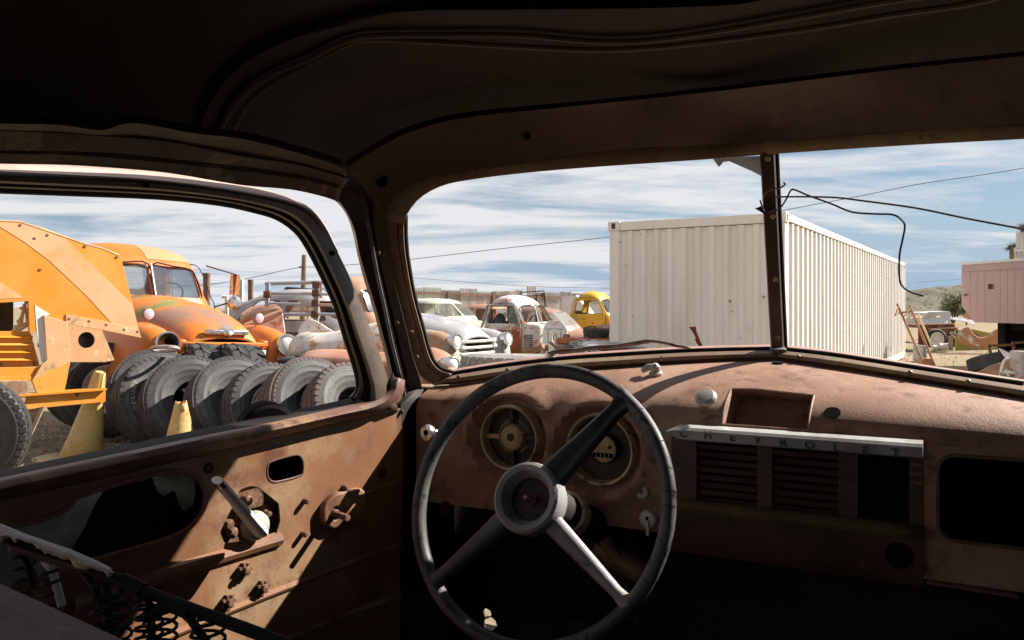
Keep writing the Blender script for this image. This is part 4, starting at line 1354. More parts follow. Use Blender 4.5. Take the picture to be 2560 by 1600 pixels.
def bush(name, label, px, py, y, rad, n, leaf, mat, squash=.8):
    c = P(px, py, y)
    g = thing(name, label, 'bush', loc=V((c.x, c.y, 0)))
    random.seed(int(px))
    mb = MB()
    for k in range(7):
        a = random.uniform(0, 6.3); rr_ = rad * random.uniform(.3, .8)
        e = V((c.x + cos(a) * rr_, c.y + sin(a) * rr_, c.z + rad * random.uniform(0, .5)))
        mb.tube([V((c.x, c.y, 0)), V((c.x, c.y, 0)).lerp(e, .5) + V((0, 0, .1)), e], [rad * .04, rad * .025, rad * .01], 5)
    mb.build('trunk', M('bush_wood', (.12, .085, .05), None, rough=.9), g)
    mb = MB(); leaf_cloud(mb, c, rad, n, leaf, squash, .2)
    mb.build('crown', mat, g, smooth=0)
    return g


LEAF = M('mesquite_leaf', (.085, .105, .035), (.13, .14, .05), 1.5, (.4, .6), rough=.8, var=.3)
bush('mesquite_bush', 'large green mesquite bush in front of the brown hill', 2382, 764, 60, 1.35, 4200, .09, LEAF)
bush('mesquite_bush', 'small dark bush half hidden at the corner of the pink trailer', 2416, 772, 58, .75, 1500, .08, LEAF)

# ---- utility pole and lines
WOOD = M('weathered_pole_wood', (.23, .165, .10), (.14, .10, .065), 3, (.4, .6), rough=.9, var=.2, stretch=(6, 6, .6), bump=.4, bs=30)
up_ = thing('utility_pole', 'wooden utility pole standing behind the blue-grey steel rack', 'pole', loc=V((P(757, 768, 45).x, 45, 0)))
base = V((P(756, 768, 45).x, 45, 0)); tp = P(760, 637, 45)
MB().tube([base, base.lerp(tp, .5), tp], [.16, .145, .12], 10).build('pole_shaft', WOOD, up_)
MB().bar(P(748, 668, 44.9), P(762, 667, 44.9), .12, .10).build('cross_bracket', WOOD, up_)
CABLE = M('grey_cable', (.10, .10, .11), None, rough=.7, bump=0)


def line(pts, y0, y1, label, r=.018):
    n = len(pts)
    q = spl([P(p[0], p[1], y0 + (y1 - y0) * i / (n - 1)) for i, p in enumerate(pts)], 6)
    o = MB().tube(q, r, 4).build('power_line', CABLE, None)
    tag(o, label, 'power line', 'overhead lines')


line([(752, 668), (700, 678), (640, 692), (560, 706), (470, 716), (380, 722)], 45, 52, 'overhead line falling left from the utility pole')
line([(762, 667), (800, 667), (900, 660), (1030, 648), (1250, 622), (1400, 606), (1530, 592), (1700, 570)], 45, 38, 'overhead line rising right from the utility pole to the container', .016)
line([(1000, 690), (1040, 695), (1180, 706), (1330, 716), (1530, 721), (1700, 724)], 70, 80, 'thin overhead line sagging above the corrugated fence', .02)
line([(1900, 540), (1975, 523), (2150, 490), (2300, 460), (2450, 438), (2560, 420), (2760, 384)], 26, 24, 'thin overhead line rising above the container to the right', .011)
line([(2290, 706), (2340, 702), (2420, 697)], 90, 90, 'very faint line between the container and the pink trailer', .014)

# ---- shipping container
CREAM = M('cream_container_paint', (.745, .715, .66), (.655, .61, .54), 2.6, (.44, .70), (.40, .28, .17), 9, (.69, .76), rough=.5, var=.06, bump=.08, bs=60, stretch=(1, 1, .14))
cN = P(1963, 529, 9.82); cN.z = 0
cL = P(1522, 555, 11.02); cL.z = 0
cF_ = P(2293, 656, 20.96); cF_.z = 0
HC_ = 2.446
eL = (cL - cN).normalized(); LLs = (cL - cN).length
eF = V((-eL.y, eL.x, 0)); eF = eF if eF.dot(cF_ - cN) > 0 else -eF
LF = (cF_ - cN).dot(eF)
cont = thing('shipping_container', 'cream white corrugated shipping container in the middle of the yard', 'container', loc=cN + eL * LLs / 2 + eF * LF / 2)


def corr(o, e, nrm, L, z0, z1, pitch, dep, name, taper=.0):
    """trapezoid corrugated wall"""
    n = int(round(L / pitch)); p = L / n; xs_ = []
    for k in range(n):
        for f, d in ((0, 0), (.30, 0), (.44, -dep), (.86, -dep)):
            xs_.append((p * (k + f), d))
    xs_.append((L, 0))
    rows_ = [[o + e * x + nrm * d + UP * z for x, d in xs_] for z in (z0, z1)]
    ca = [o + e * x + nrm * -dep * .5 + UP * z1 for x, d in xs_]
    return MB().loft(rows_).build(name, CREAM, cont, smooth=0, solid=.003)


nS = -eF; nS2 = -eL
corr(cN + eL * .14 + nS * -.012, eL, nS, LLs - .28, .16, HC_ - .13, .187, .036, 'end_wall')
corr(cN + eF * .14 + nS2 * -.012, eF, nS2, LF - .28, .16, HC_ - .11, .285, .038, 'side_wall')
corr(cL + eF * .14 + eL * -.03, eF, eL, LF - .28, .16, HC_ - .11, .285, .038, 'side_wall')
for c_ in (cN, cL, cN + eF * LF, cL + eF * LF):
    s1 = 1 if (c_ - cN).dot(eL) < .1 else -1; s2 = 1 if (c_ - cN).dot(eF) < .1 else -1
    m_ = c_ + eL * (.075 * s1) + eF * (.075 * s2)
    MB().box(m_ + UP * HC_ / 2, eL * .07, eF * .07, UP * (HC_ / 2 - .06)).build('corner_post', CREAM, cont, bevel=.01)
    for z_ in (.06, HC_ - .06):
        cs = MB().box(m_ + UP * z_ - (eL * s1 + eF * s2) * .003, eL * .083, eF * .083, UP * .062).build('corner_casting', CREAM, cont, bevel=.008)
        for q_, e_ in ((-eF * s2, eL), (-eL * s1, eF)):
            MB().box(m_ - (eL * s1 + eF * s2) * .003 + UP * z_ + q_ * .0835, e_ * .028, UP * .038, q_ * .002).build('casting_hole', M('rusty_hole', (.10, .05, .025), (.03, .02, .015), 20, (.4, .6), rough=.8), cs)
MB().bar(cN + eL * .15 + eF * .05 + UP * (HC_ - .065), cL - eL * .15 + eF * .05 + UP * (HC_ - .065), .09, .115).build('end_top_rail', CREAM, cont, bevel=.006)
for f in (.28, .52, .80):
    MB().box(cN + eL * (LLs * f) + eF * .004 + UP * (HC_ - .065), eL * .006, eF * .003, UP * .05).build('rail_seam', M('seam_white', (.78, .75, .70), None, rough=.5), cont)
for a in (cN, cL):
    s1 = 1 if a is cN else -1
    MB().bar(a + eF * .15 + eL * (.035 * s1) + UP * (HC_ - .05), a + eF * (LF - .15) + eL * (.035 * s1) + UP * (HC_ - .05), .06, .09).build('side_top_rail', CREAM, cont, bevel=.006)
    MB().bar(a + eF * .15 + eL * (.035 * s1) + UP * .09, a + eF * (LF - .15) + eL * (.035 * s1) + UP * .09, .06, .14).build('side_bottom_rail', CREAM, cont, bevel=.006)
MB().bar(cN + eL * .15 + eF * .05 + UP * .09, cL - eL * .15 + eF * .05 + UP * .09, .08, .14).build('end_bottom_rail', CREAM, cont, bevel=.006)
mb = MB(); nn = 40
rows = [[cN + eF * (.06 + (LF - .12) * i / nn) + eL * x + UP * (HC_ - .03 + (.008 if i % 2 else 0)) for i in range(nn + 1)] for x in (.02, LLs - .02)]
mb.loft(rows).build('roof_sheet', CREAM, cont, solid=.003)
DENT = M('chipped_grey_spot', (.20, .19, .19), (.30, .22, .16), 60, (.4, .6), rough=.6, bump=0)
for i, (px, py) in enumerate(((1824, 753), (1908, 742), (1872, 820), (1640, 752 + 60), (1575, 845), (1580, 790), (1850, 845), (1830, 778), (1564, 664), (1602, 585), (1550, 605))):
    pe = PL(cN + nS * .0, eL, UP); q_ = pe.at(px, py); sz = .014 if i < 2 else .007
    MB().lathe([(0, .002), (sz, .002), (sz, -.03)], q_, nS, 6).build('paint_chip', DENT, cont)

# ---- corrugated fence behind the trucks
fa = P(1015, 768, 21.0); fa.z = 0
fb = P(1560, 768, 29.0); fb.z = 0
FE = (fb - fa).normalized(); FLn = (fb - fa).length; FN = V((FE.y, -FE.x, 0))
fence = thing('corrugated_fence', 'grey corrugated metal fence with brown posts behind the parked trucks', 'fence', loc=(fa + fb) / 2)
TINS = [M('old_tin_%d' % k, c, c2, 2.0, (.45, .6), (.25, .14, .08), 12, (.63, .70), rough=.5, metal=.1, var=.12, bump=.1, stretch=(1, 1, .3)) for k, (c, c2) in enumerate((((.60, .61, .60), (.48, .48, .46)), ((.54, .56, .56), (.44, .40, .35)), ((.66, .64, .60), (.52, .47, .40)), ((.48, .46, .43), (.38, .28, .20))))]
random.seed(14)
x = 0.0; k = 0
while x < FLn - .1:
    w = random.choice((.62, .68, .8)); w = min(w, FLn - x)
    h = 1.72 - .10 * x / FLn + random.uniform(-.03, .16)
    nn = int(w / .0285) * 1
    row = [(w * i / nn, .010 * (1 if i % 2 else -1)) for i in range(nn + 1)]
    dd = random.uniform(-.02, .02)
    MB().loft([[fa + FE * (x + a) + FN * (b + dd) + UP * z for a, b in row] for z in (.02, h)]).build('metal_sheet', random.choice(TINS), fence, smooth=0)
    x += w * .97; k += 1
FRUST = M('fence_rust', (.15, .075, .045), (.09, .045, .03), 6, (.4, .6), rough=.8)
for s_ in (1.5, 3.35, 5.4, 7.4, 9.2):
    MB().box(fa + FE * s_ + FN * .06 + UP * .86, FE * .075, FN * .03, UP * .86).build('fence_post', FRUST, fence)
MB().bar(fa + FN * .05 + UP * 1.68, fb + FN * .05 + UP * 1.55, .05, .06).build('fence_rail', FRUST, fence)
# taller odd sheets behind the fence
for px, w_, top_, tn in ((1318, .5, 715, 2), (1290, .35, 726, 3), (1345, .6, 730, 2), (1240, .5, 729, 0), (1180, .9, 728, 1)):
    y_ = 27.5
    p0 = P(px, 768, y_); p0.z = 0
    hh = P(px, top_, y_).z
    o = MB().loft([[p0 + FE * (a * w_ / 12) + FN * (.012 * (1 if a % 2 else -1)) + UP * z for a in range(13)] for z in (.3, hh)]).build('tin_sheet', TINS[tn], None, smooth=0)
    tag(o, {1318: 'tall tan tin sheet sticking up highest behind the fence', 1290: 'short rusty tin sheet poking up behind the fence', 1345: 'pale tin sheet behind the fence by the pipe frame', 1240: 'narrow grey tin sheet behind the fence', 1180: 'wide grey tin sheet behind the fence above the pale green car'}[px], 'metal sheet', 'loose sheets behind the fence')

# ---- pink trailer and what stands behind it
PINK = M('faded_pink_siding', (.335, .222, .21), (.315, .207, .196), 1.0, (.4, .6), rough=.6, var=.05, bump=.06, bs=40)
ya = 19.0
A_ = P(2408, 660, ya); Bt = P(2600, 640, 16.6)
trl = thing('pink_trailer', 'faded pink box trailer with one small square window', 'trailer', loc=V((P(2500, 768, 18).x, 18, 0)))
tpl = PL(P(2408, 768, ya), (P(2600, 768, 16.4) - P(2408, 768, ya)), UP)
ol = [(2406, 662), (2480, 655), (2560, 650), (2700, 640), (2760, 812), (2560, 809), (2438, 806), (2406, 764)]
wnd = [(2472, 710), (2488, 710), (2488, 723), (2472, 723)]
plate_obj('side_wall', [[tpl.uv(*p) for p in ol], [tpl.uv(*p) for p in wnd]], .04, PINK, trl, tpl.mat(0, 0, 0), smooth=0)
back = -tpl.n if tpl.n.y < 0 else tpl.n
ptsb = [tpl.at(*p) for p in ol]
mb = MB()
mb.loft([ptsb + [ptsb[0]], [p_ + back * 2.3 for p_ in ptsb] + [ptsb[0] + back * 2.3]])
mb.v = [v_ + back * .022 for v_ in mb.v]
mb.build('box_shell', PINK, trl, smooth=0)
for px in (2425, 2444, 2462, 2500, 2518, 2537, 2555):
    a = tpl.at(px, 668 - (px - 2408) * .08 + 12, .022); b = tpl.at(px, 806 if px > 2440 else 785, .022)
    MB().bar(a, b, .006, .004, tpl.n).build('siding_seam', M('seam_pink', (.29, .19, .18), None, rough=.7), trl)
MB().bar(tpl.at(2406, 660, .03), tpl.at(2700, 638, .03), .05, .05).build('roof_trim', M('trim_tin', (.5, .45, .42), None, rough=.5, metal=.3), trl)
MB().bar(tpl.at(2408, 680, .03), tpl.at(2700, 664, .03), .006, .012).build('siding_band', MATS['seam_pink'], trl)
plate_obj('window_pane', [[tpl.uv(*p) for p in wnd]], .01, M('dark_window', (.05, .03, .02), None, rough=.2), trl, tpl.mat(0, 0, -.03), smooth=0)
MB().tube([tpl.at(2410, 737, .03), tpl.at(2416, 737, .08)], .02, 6).build('latch', FRUST, trl)
for px, py in ((2470, 850), (2560, 856), (2640, 860)):
    a = tpl.at(px, 806, 0) + back * .6; MB().box(V((a.x, a.y, a.z / 2)), tpl.e1 * .12, tpl.n * .3, UP * a.z / 2).build('support_block', BLACK, trl)
MB().box(tpl.at(2570, 818, 0) + back * .7, tpl.e1 * 1.6, tpl.n * .3, UP * .10).build('under_frame', BLACK, trl)
# corrugated tower above it
tw = PL(P(2532, 640, 30), (.93, -.36, 0), UP)
TW = M('white_tower_tin', (.66, .66, .63), (.52, .50, .46), 2, (.45, .6), rough=.5, metal=.2, var=.1, bump=.1)
towr = thing('tin_tower', 'white corrugated tin tower rising behind the pink trailer', 'tower', loc=V((P(2560, 768, 30).x, 30.5, 0)))
for y0, y1, dx in ((581, 625, 0), (626, 820, -5)):
    a = tw.at(2540 + dx, y1); L_ = 1.6
    hh = tw.at(2540 + dx, y0).z
    nn = 26
    MB().loft([[V((a.x, a.y, z)) + tw.e1 * (L_ * i / nn) + tw.n * (.022 * (1 if i % 2 else -1)) for i in range(nn + 1)] for z in (a.z if y1 < 700 else 0, hh)]).build('tin_wall', TW, towr, smooth=0)
    b = V((a.x, a.y, 0)); MB().loft([[b + UP * z - tw.n * (.05 * i) + tw.e1 * (.02 * i + .02 * (i % 2)) for i in range(30)] for z in (a.z if y1 < 700 else 0, hh)]).build('tin_wall', TW, towr, smooth=0)
for i, (px, py, y, r_) in enumerate(((2528, 618, 34, .42), (2556, 568, 36, .40))):
    c = P(px, py, y)
    g = thing('yucca_tree', ('yucca tree tuft beside the white tin tower', 'yucca tree tuft above the white tin tower')[i], 'tree', loc=V((c.x, c.y, 0)))
    MB().tube([V((c.x, c.y, 0)), V((c.x + .1, c.y, c.z * .5)), c], [.16, .12, .08], 8).build('trunk', WOOD, g)
    random.seed(40 + i); mb = MB()
    for k in range(130):
        d = V((random.gauss(0, 1), random.gauss(0, 1), random.gauss(.2, 1))).normalized()
        s_ = d.orthogonal().normalized() * .02
        e_ = c + d * r_ * random.uniform(.7, 1.1)
        mb.add([c + d * .05 - s_, c + d * .05 + s_, e_], [(0, 1, 2)])
    mb.build('crown', M('yucca_blade', (.10, .12, .06), (.16, .15, .08), 4, (.4, .6), rough=.7), g, smooth=0)

# ================================================================ VEHICLES
def ring(z, hw, yf, yb, e=4.0, n=48):
    """rounded-box outline at height z"""
    cy_ = (yf + yb) / 2; hl = (yf - yb) / 2
    out = []
    for k in range(n):
        a = 2 * pi * k / n
        c, s = cos(a), sin(a)
        out.append(V((hw * math.copysign(abs(c) ** (2 / e), c), cy_ + hl * math.copysign(abs(s) ** (2 / e), s), z)))
    return out


def shell(levels, inner=.05, e=4.0, zin=None, cutters=()):
    """hollow cab body from (z, halfwidth, yfront, yback) levels with window openings cut through"""
    ex = [l[4] if len(l) > 4 else e for l in levels]
    out = MB().loft([ring(l[0], l[1], l[2], l[3], q) for l, q in zip(levels, ex)], closed=True, cap=True).mesh('s')
    lv = [(z, hw - inner, yf - inner, yb + inner) for z, hw, yf, yb, *_ in levels]
    lo, hi = zin
    li = [l for l in lv if lo <= l[0] <= hi]
    li = [(lo, *li[0][1:])] + li[1:]
    li.append((hi, max(.05, li[-1][1] - .10), li[-1][2] - .12, li[-1][3] + .12))
    inn = MB().loft([ring(z, max(.02, hw), yf, yb, e) for z, hw, yf, yb in li], closed=True, cap=True).mesh('i')
    return boolean(out, [inn] + list(cutters))


def cut_x(poly, x0, x1):
    return MB().prism([V((x0, y, z)) for y, z in poly], (x1 - x0, 0, 0)).mesh('c')


def cut_y(poly, y0, y1):
    return MB().prism([V((x, y0, z)) for x, z in poly], (0, y1 - y0, 0)).mesh('c')


GL = GLASS('dusty_truck_glass', (.50, .55, .58), .22)
GLCLEAR = GLASS('clear_truck_glass', (.85, .88, .88), .14)
SEATMAT = M('faded_seat_cloth', (.10, .11, .085), (.07, .07, .06), 6, (.4, .6), rough=.9)
LENS = M('headlamp_glass', (.88, .89, .88), (.78, .78, .76), 14, (.4, .6), rough=.22, var=.05, bump=.03, spec=.7)  # sky reflected in the lens is put into its diffuse white
DARKHOLE = M('deep_shadow_steel', (.02, .016, .013), (.05, .03, .02), 9, (.5, .6), rough=.8)
CAB_CACHE = {}

CABLV = [(.42, .70, -1.26, -2.44), (.60, .765, -1.28, -2.50), (.85, .785, -1.30, -2.52), (1.10, .775, -1.33, -2.51), (1.18, .755, -1.37, -2.50),
         (1.24, .735, -1.42, -2.49), (1.40, .70, -1.51, -2.46), (1.54, .665, -1.60, -2.42, 3.6), (1.62, .63, -1.665, -2.37, 3.2), (1.69, .57, -1.75, -2.30, 3.0), (1.74, .47, -1.86, -2.21, 2.6), (1.77, .30, -1.98, -2.10, 2.3), (1.778, .10, -2.02, -2.06, 2.2)]


def cab_mesh():
    if 'cab' not in CAB_CACHE:
        side = rpoly([(-1.56, 1.19), (-1.72, 1.53), (-2.30, 1.535), (-2.36, 1.19)], .075)
        wsl = rpoly([(.022, 1.215), (.60, 1.215), (.545, 1.535), (.022, 1.555)], [.02, .08, .09, .02])
        wsr = [(-x, z) for x, z in wsl][::-1]
        rear = rrect(-.40, 1.27, .40, 1.53, .07)
        CAB_CACHE['cab'] = shell(CABLV, .045, 4.2, (.50, 1.69), [cut_x(side, -1, 1), cut_y(wsl, -1.2, -1.95), cut_y(wsr, -1.2, -1.95), cut_y(rear, -2.2, -2.7)])
    return CAB_CACHE['cab'].copy()


def arch(cx_, y, hw, z0, zt, n=2.6, m=20, zs=None, lean=0.0):
    out = []
    for k in range(m + 1):
        a = pi * k / m
        c, s = cos(a), sin(a)
        out.append(V((cx_ + hw * math.copysign(abs(c) ** (2 / n), c) + lean * s, y, z0 + (zt - z0) * abs(s) ** (2 / n))))
    return out


def headlamp(par, x, y, z, r=.095, lit=True, ringmat=None, aim=0.0):
    ax = V((aim, 1, 0)).normalized()
    o = MB().lathe([(r * .98, -.10), (r * 1.12, -.01), (r * 1.14, .015), (r * 1.08, .03), (r * .96, .028), (r * .93, .012)], (x, y, z), ax, 28).build('headlight', ringmat or CHROME, par)
    if lit:
        MB().lathe([(0, .036), (r * .4, .034), (r * .75, .026), (r * .95, .012)], (x, y, z), ax, 28).build('lens', LENS, o)
    else:
        MB().lathe([(r * .95, .010), (r * .8, -.05), (r * .45, -.09), (0, -.10)], (x, y, z), ax, 28).build('empty_bucket', M('bucket_steel', (.28, .24, .22), (.10, .06, .05), 8, (.45, .6), rough=.4, metal=.5), o)
        MB().lathe([(r * .42, -.05), (r * .36, .0), (r * .2, .012), (0, .012)], (x - r * .25, y, z + r * .1), ax, 16).build('bulb_socket', BLACK, o)
    return o


def ad_truck(name, label, cat, body, hood=None, fL=None, fR=None, bars=None, roof2=None, lamp=(True, True), markers=False, emblem=False, glass=GL, panes='LR', hoodon=True, group=None, mirror=False, ringmat=None, aim=0.0):
    t = thing(name, label, cat, group)
    hood = hood or body; fL = fL or body; fR = fR or body; bars = bars or body
    c = obj('cab', cab_mesh(), body, t)
    if 'L' in panes:
        MB().add([(-.03, -1.445, 1.205), (-.62, -1.485, 1.205), (-.555, -1.655, 1.545), (-.03, -1.61, 1.565)], [(0, 1, 2, 3)]).build('windscreen_pane', glass, t, smooth=0)
    if 'R' in panes:
        MB().add([(.03, -1.445, 1.205), (.62, -1.485, 1.205), (.555, -1.655, 1.545), (.03, -1.61, 1.565)], [(0, 1, 2, 3)]).build('windscreen_pane', glass, t, smooth=0)
    MB().tube([(0, -1.385, 1.19), (0, -1.56, 1.57)], .014, 6).build('windscreen_divider', M('grey_divider', (.30, .29, .28), None, rough=.4, metal=.4), t)
    # windscreen rubber
    for s in (-1, 1):
        q = [(s * .022, -1.405, 1.21), (s * .30, -1.42, 1.208), (s * .56, -1.455, 1.215), (s * .605, -1.50, 1.27), (s * .575, -1.60, 1.46), (s * .52, -1.64, 1.54), (s * .28, -1.60, 1.56), (s * .022, -1.575, 1.56)]
        MB().tube(spl(q, 3, closed=True), .009, 5, closed=True).build('windscreen_seal', RUBBER, t)
    MB().bbox(-.62, -2.40, .55, .62, -1.85, .78).build('seat_cushion', SEATMAT, t, bevel=.05)
    MB().bbox(-.62, -2.44, .78, .62, -2.28, 1.22).build('seat_back', SEATMAT, t, bevel=.05)
    MB().tube([V((-.33 + .19 * cos(2 * pi * k / 24), -1.78 + .10 * sin(2 * pi * k / 24), 1.22 + .15 * sin(2 * pi * k / 24))) for k in range(24)], .012, 6, closed=True).build('steering_wheel', RUBBER, t)
    # door seams and handles
    for s in (-1, 1):
        x = s * .789
        MB().tube(spl([(x, -1.50, .56), (x, -1.50, 1.10), (s * .745, -1.53, 1.24), (s * .678, -1.72, 1.57), (s * .668, -2.05, 1.60), (s * .675, -2.34, 1.56), (s * .745, -2.42, 1.22), (x, -2.43, 1.0), (x, -2.43, .56)], 4), .006, 4).build('door_seam', DARKHOLE, t)
        MB().tube([(s * .80, -2.36, 1.06), (s * .815, -2.30, 1.065), (s * .815, -2.22, 1.06)], .011, 6).build('door_handle', CHROME, t)
    if hoodon:
        st = [(-1.40, .62, 1.215), (-1.2, .60, 1.20), (-1.0, .575, 1.185), (-.8, .545, 1.165), (-.6, .51, 1.135), (-.4, .47, 1.10), (-.22, .43, 1.05), (-.08, .395, .99), (.02, .365, .93), (.07, .345, .885), (.09, .33, .845)]
        MB().loft([arch(0, y, hw * 1.10, .74, zt + .012, 2.5, 26) for y, hw, zt in st]).build('hood', hood, t, solid=.01)
        MB().tube(spl([(0, y, zt + .004) for y, hw, zt in st], 2), .006, 5).build('hood_seam', hood, t)
        for s in (-1, 1):
            fm = fL if s < 0 else fR
            fs = [(-1.42, .70, .10, .50), (-1.25, .70, .14, .66), (-1.05, .69, .19, .81), (-.8, .68, .24, .92), (-.55, .67, .265, .97), (-.3, .665, .27, .975), (-.1, .66, .26, .95), (.03, .66, .235, .91), (.10, .66, .19, .86), (.14, .66, .12, .78)]
            MB().loft([arch(s * cx_, y, hw, .34, zt, 2.5, 20) for y, cx_, hw, zt in fs]).add(arch(s * .66, .141, .12, .34, .78, 2.5, 20), [tuple(range(21))]).build('fender', fm, t, solid=.008)
            headlamp(t, s * .66, .165, .81, .098, lamp[0] if s < 0 else lamp[1], ringmat, aim)
            if markers:
                mk = MB().lathe([(.02, -.10), (.05, -.07), (.057, -.01), (.05, .0)], (s * .62, -.30, 1.055), (0, 1, 0), 18).build('marker_lamp', M('marker_shell', (.22, .15, .13), None, rough=.5, metal=.4), t)
                MB().lathe([(0, .008), (.035, .006), (.052, 0)], (s * .62, -.30, 1.055), (0, 1, 0), 18).build('marker_lens', M('frosted_lilac_lens', (.52, .45, .50), None, rough=.4), mk)
                MB().tube([(s * .62, -.36, .95), (s * .62, -.35, 1.02)], .012, 6).build('marker_stem', body, mk)
        # grille: bars between the fenders over a dark radiator opening
        MB().bbox(-.44, -.25, .38, .44, -.20, .88).build('radiator', DARKHOLE, t)
        for k in range(5):
            z = .80 - .088 * k
            pts = [V((.47 * s_ / 8, .125 - .055 * (s_ / 8) ** 2, z)) for s_ in range(-8, 9)]
            rows_ = [[p + V((0, dy, dz)) for p in pts] for dy, dz in ((-.05, .022), (0, .022), (.016, .010), (.016, -.010), (0, -.022), (-.05, -.022))]
            MB().loft(rows_, closed=False).build('grille_bar', bars, t, solid=.004)
        for s in (-1, 1):
            MB().bbox(s * .455 - .035, -.02, .40, s * .455 + .035, .085, .84).build('grille_end', bars, t, bevel=.015)
            MB().bbox(s * .40 - .045, .085, .70, s * .40 + .045, .122, .745).build('parking_lamp', LENS, t, bevel=.006)
        if emblem:
            e_ = MB().bbox(-.235, .045, .895, .235, .105, .945).build('nose_strip', CHROME, t, bevel=.012)
            MB().lathe([(0, .03), (.05, .026), (.075, .0), (.07, -.02)], (0, .08, .935), (0, .5, 1), 20).build('nose_boss', CHROME, e_)
    if mirror:
        mm_ = MB().tube([(-.78, -1.50, 1.12), (-.98, -1.42, 1.20), (-.99, -1.40, 1.52), (-.70, -1.60, 1.60)], .010, 6).build('mirror_arm', FRUST, t)
        MB().lathe([(0, .05), (.05, .045), (.085, .01), (.09, -.03), (.05, -.09), (0, -.10)], (-.99, -1.38, 1.18), (0, 1, .1), 22).build('spot_lamp', CHROME, mm_)
        MB().bbox(-1.05, -1.43, 1.28, -.93, -1.41, 1.52).build('mirror_plate', M('orange_plate', (.50, .20, .06), (.30, .12, .05), 20, (.45, .6), rough=.6), mm_)
    return t


def place(t, nose, head, sc=1.0, pitch=0.0):
    """nose: world position of the vehicle's front axle origin on the ground; head: direction it faces"""
    h = V((head[0], head[1], 0)).normalized()
    LOCAL.add(t.name)
    t.location = V(nose); t.scale = (sc, sc, sc)
    t.rotation_euler = (radians(pitch), 0, atan2(-h.x, h.y))


ORANGE = M('sunburnt_orange_paint', (.55, .145, .016), (.36, .17, .08), 1.15, (.58, .74), (.34, .20, .07), 1.9, (.62, .74), rough=.42, var=.10, bump=.05, bs=120, spec=.45)
ORG_HOOD = M('camouflaged_orange_hood', (.56, .155, .018), (.27, .15, .10), 1.7, (.47, .62), (.19, .20, .05), 2.3, (.52, .62), rough=.5, var=.10, bump=.05, bs=120, spec=.4)
ORG_FEND = M('orange_fender_paint', (.57, .15, .016), (.46, .22, .07), 1.6, (.56, .74), rough=.42, var=.06, bump=.04, bs=120, spec=.45)
SILVER = M('worn_white_silver_paint', (.50, .495, .485), (.34, .335, .355), 1.4, (.42, .64), (.36, .20, .12), 9, (.66, .72), rough=.38, var=.08, bump=.06, metal=.15)
SILFEND = M('rust_grey_fender', (.36, .20, .12), (.34, .31, .28), 1.7, (.46, .60), (.46, .42, .36), 7, (.58, .68), rough=.55, var=.14, bump=.12)
SILCAB = M('salmon_cab_rust', (.42, .235, .15), (.48, .41, .30), 1.9, (.50, .64), (.28, .13, .07), 8, (.6, .7), rough=.55, var=.12, bump=.1)
GRILLEW = M('chalky_white_bars', (.62, .60, .57), (.45, .40, .35), 6, (.5, .65), rough=.45, var=.08)
WHITERUST = M('white_paint_flaking_to_rust', (.58, .55, .52), (.38, .18, .085), 2.4, (.53, .62), (.40, .23, .14), 10, (.57, .66), rough=.55, var=.12, bump=.2)
YELLOW = M('faded_yellow_paint', (.58, .34, .02), (.48, .27, .03), 2, (.5, .7), (.30, .12, .05), 7, (.60, .67), rough=.5, var=.08, bump=.1)
BROWNCAR = M('brown_rusted_roof', (.20, .105, .08), (.28, .16, .12), 2.2, (.45, .62), rough=.5, var=.12, bump=.08)
PALEGREEN = M('chalky_green_paint', (.50, .51, .37), (.62, .60, .53), 1.6, (.48, .62), (.33, .36, .20), 6, (.6, .7), rough=.55, var=.08)
GREYCAR = M('grey_bare_car_steel', (.34, .325, .32), (.25, .23, .23), 1.4, (.45, .6), (.36, .24, .15), 6, (.62, .70), rough=.5, var=.12, bump=.1)

# orange truck behind the tyres
ot = ad_truck('orange_truck', 'orange old truck with green-brown blotches on its hood, behind the tyre row', 'truck', ORANGE, ORG_HOOD, ORG_FEND, ORG_FEND, ORG_FEND, lamp=(True, False), markers=True, emblem=True, glass=GL, mirror=True, aim=.22)
oh = V((.775, -.632, 0)); oc = (P(396, 858, 8.0) + P(708, 863, 9.02)) / 2
place(ot, V((oc.x, oc.y, .07)) - oh * .16, oh, 1.04, -3.0)
ot.scale = (1.04, 1.04, 1.06)
ot.rotation_euler[1] = radians(-2.5)
tan = M('khaki_roof_patch', (.33, .25, .12), (.42, .22, .07), 2, (.55, .7), rough=.5, var=.1)
MB().loft([[p.lerp(V((0, -2.0, 1.5)), -.004) for p in ring(l[0], l[1] + .004, l[2] + .004, l[3] - .004, l[4] if len(l) > 4 else 4.0)[12:25]] for l in CABLV[8:]]).build('roof_repaint', tan, ot)
# spare rusty ring left standing on the bumper
o = MB().tube([P(412 + 34 * cos(2 * pi * k / 28), 872 + 5 * sin(2 * pi * k / 28), 7.45 + .13 * sin(2 * pi * k / 28)) for k in range(28)], .018, 6, closed=True).build('steel_ring', M('grey_ring_steel', (.42, .36, .34), (.3, .22, .18), 12, (.45, .6), rough=.5, metal=.3), None)
tag(o, 'pale steel ring lying below the empty orange headlight', 'ring')

# silver-white pickup
sv = ad_truck('silver_pickup', 'white-silver pickup with rusty fenders and wide horizontal grille bars', 'truck', SILCAB, SILVER, SILVER, SILFEND, GRILLEW, glass=GL, lamp=(True, True))
sh_ = V((.85, -.53, 0)); sc_ = (P(1136, 856, 11.7) + P(1262, 848, 12.85)) / 2
place(sv, V((sc_.x, sc_.y, -.04)) - sh_ * .13, sh_, 1.04)
MB().bbox(-.76, -4.3, .55, .76, -2.6, 1.06).build('cargo_bed', M('bed_rust', (.36, .13, .05), (.22, .09, .045), 3, (.45, .6), rough=.7), sv)
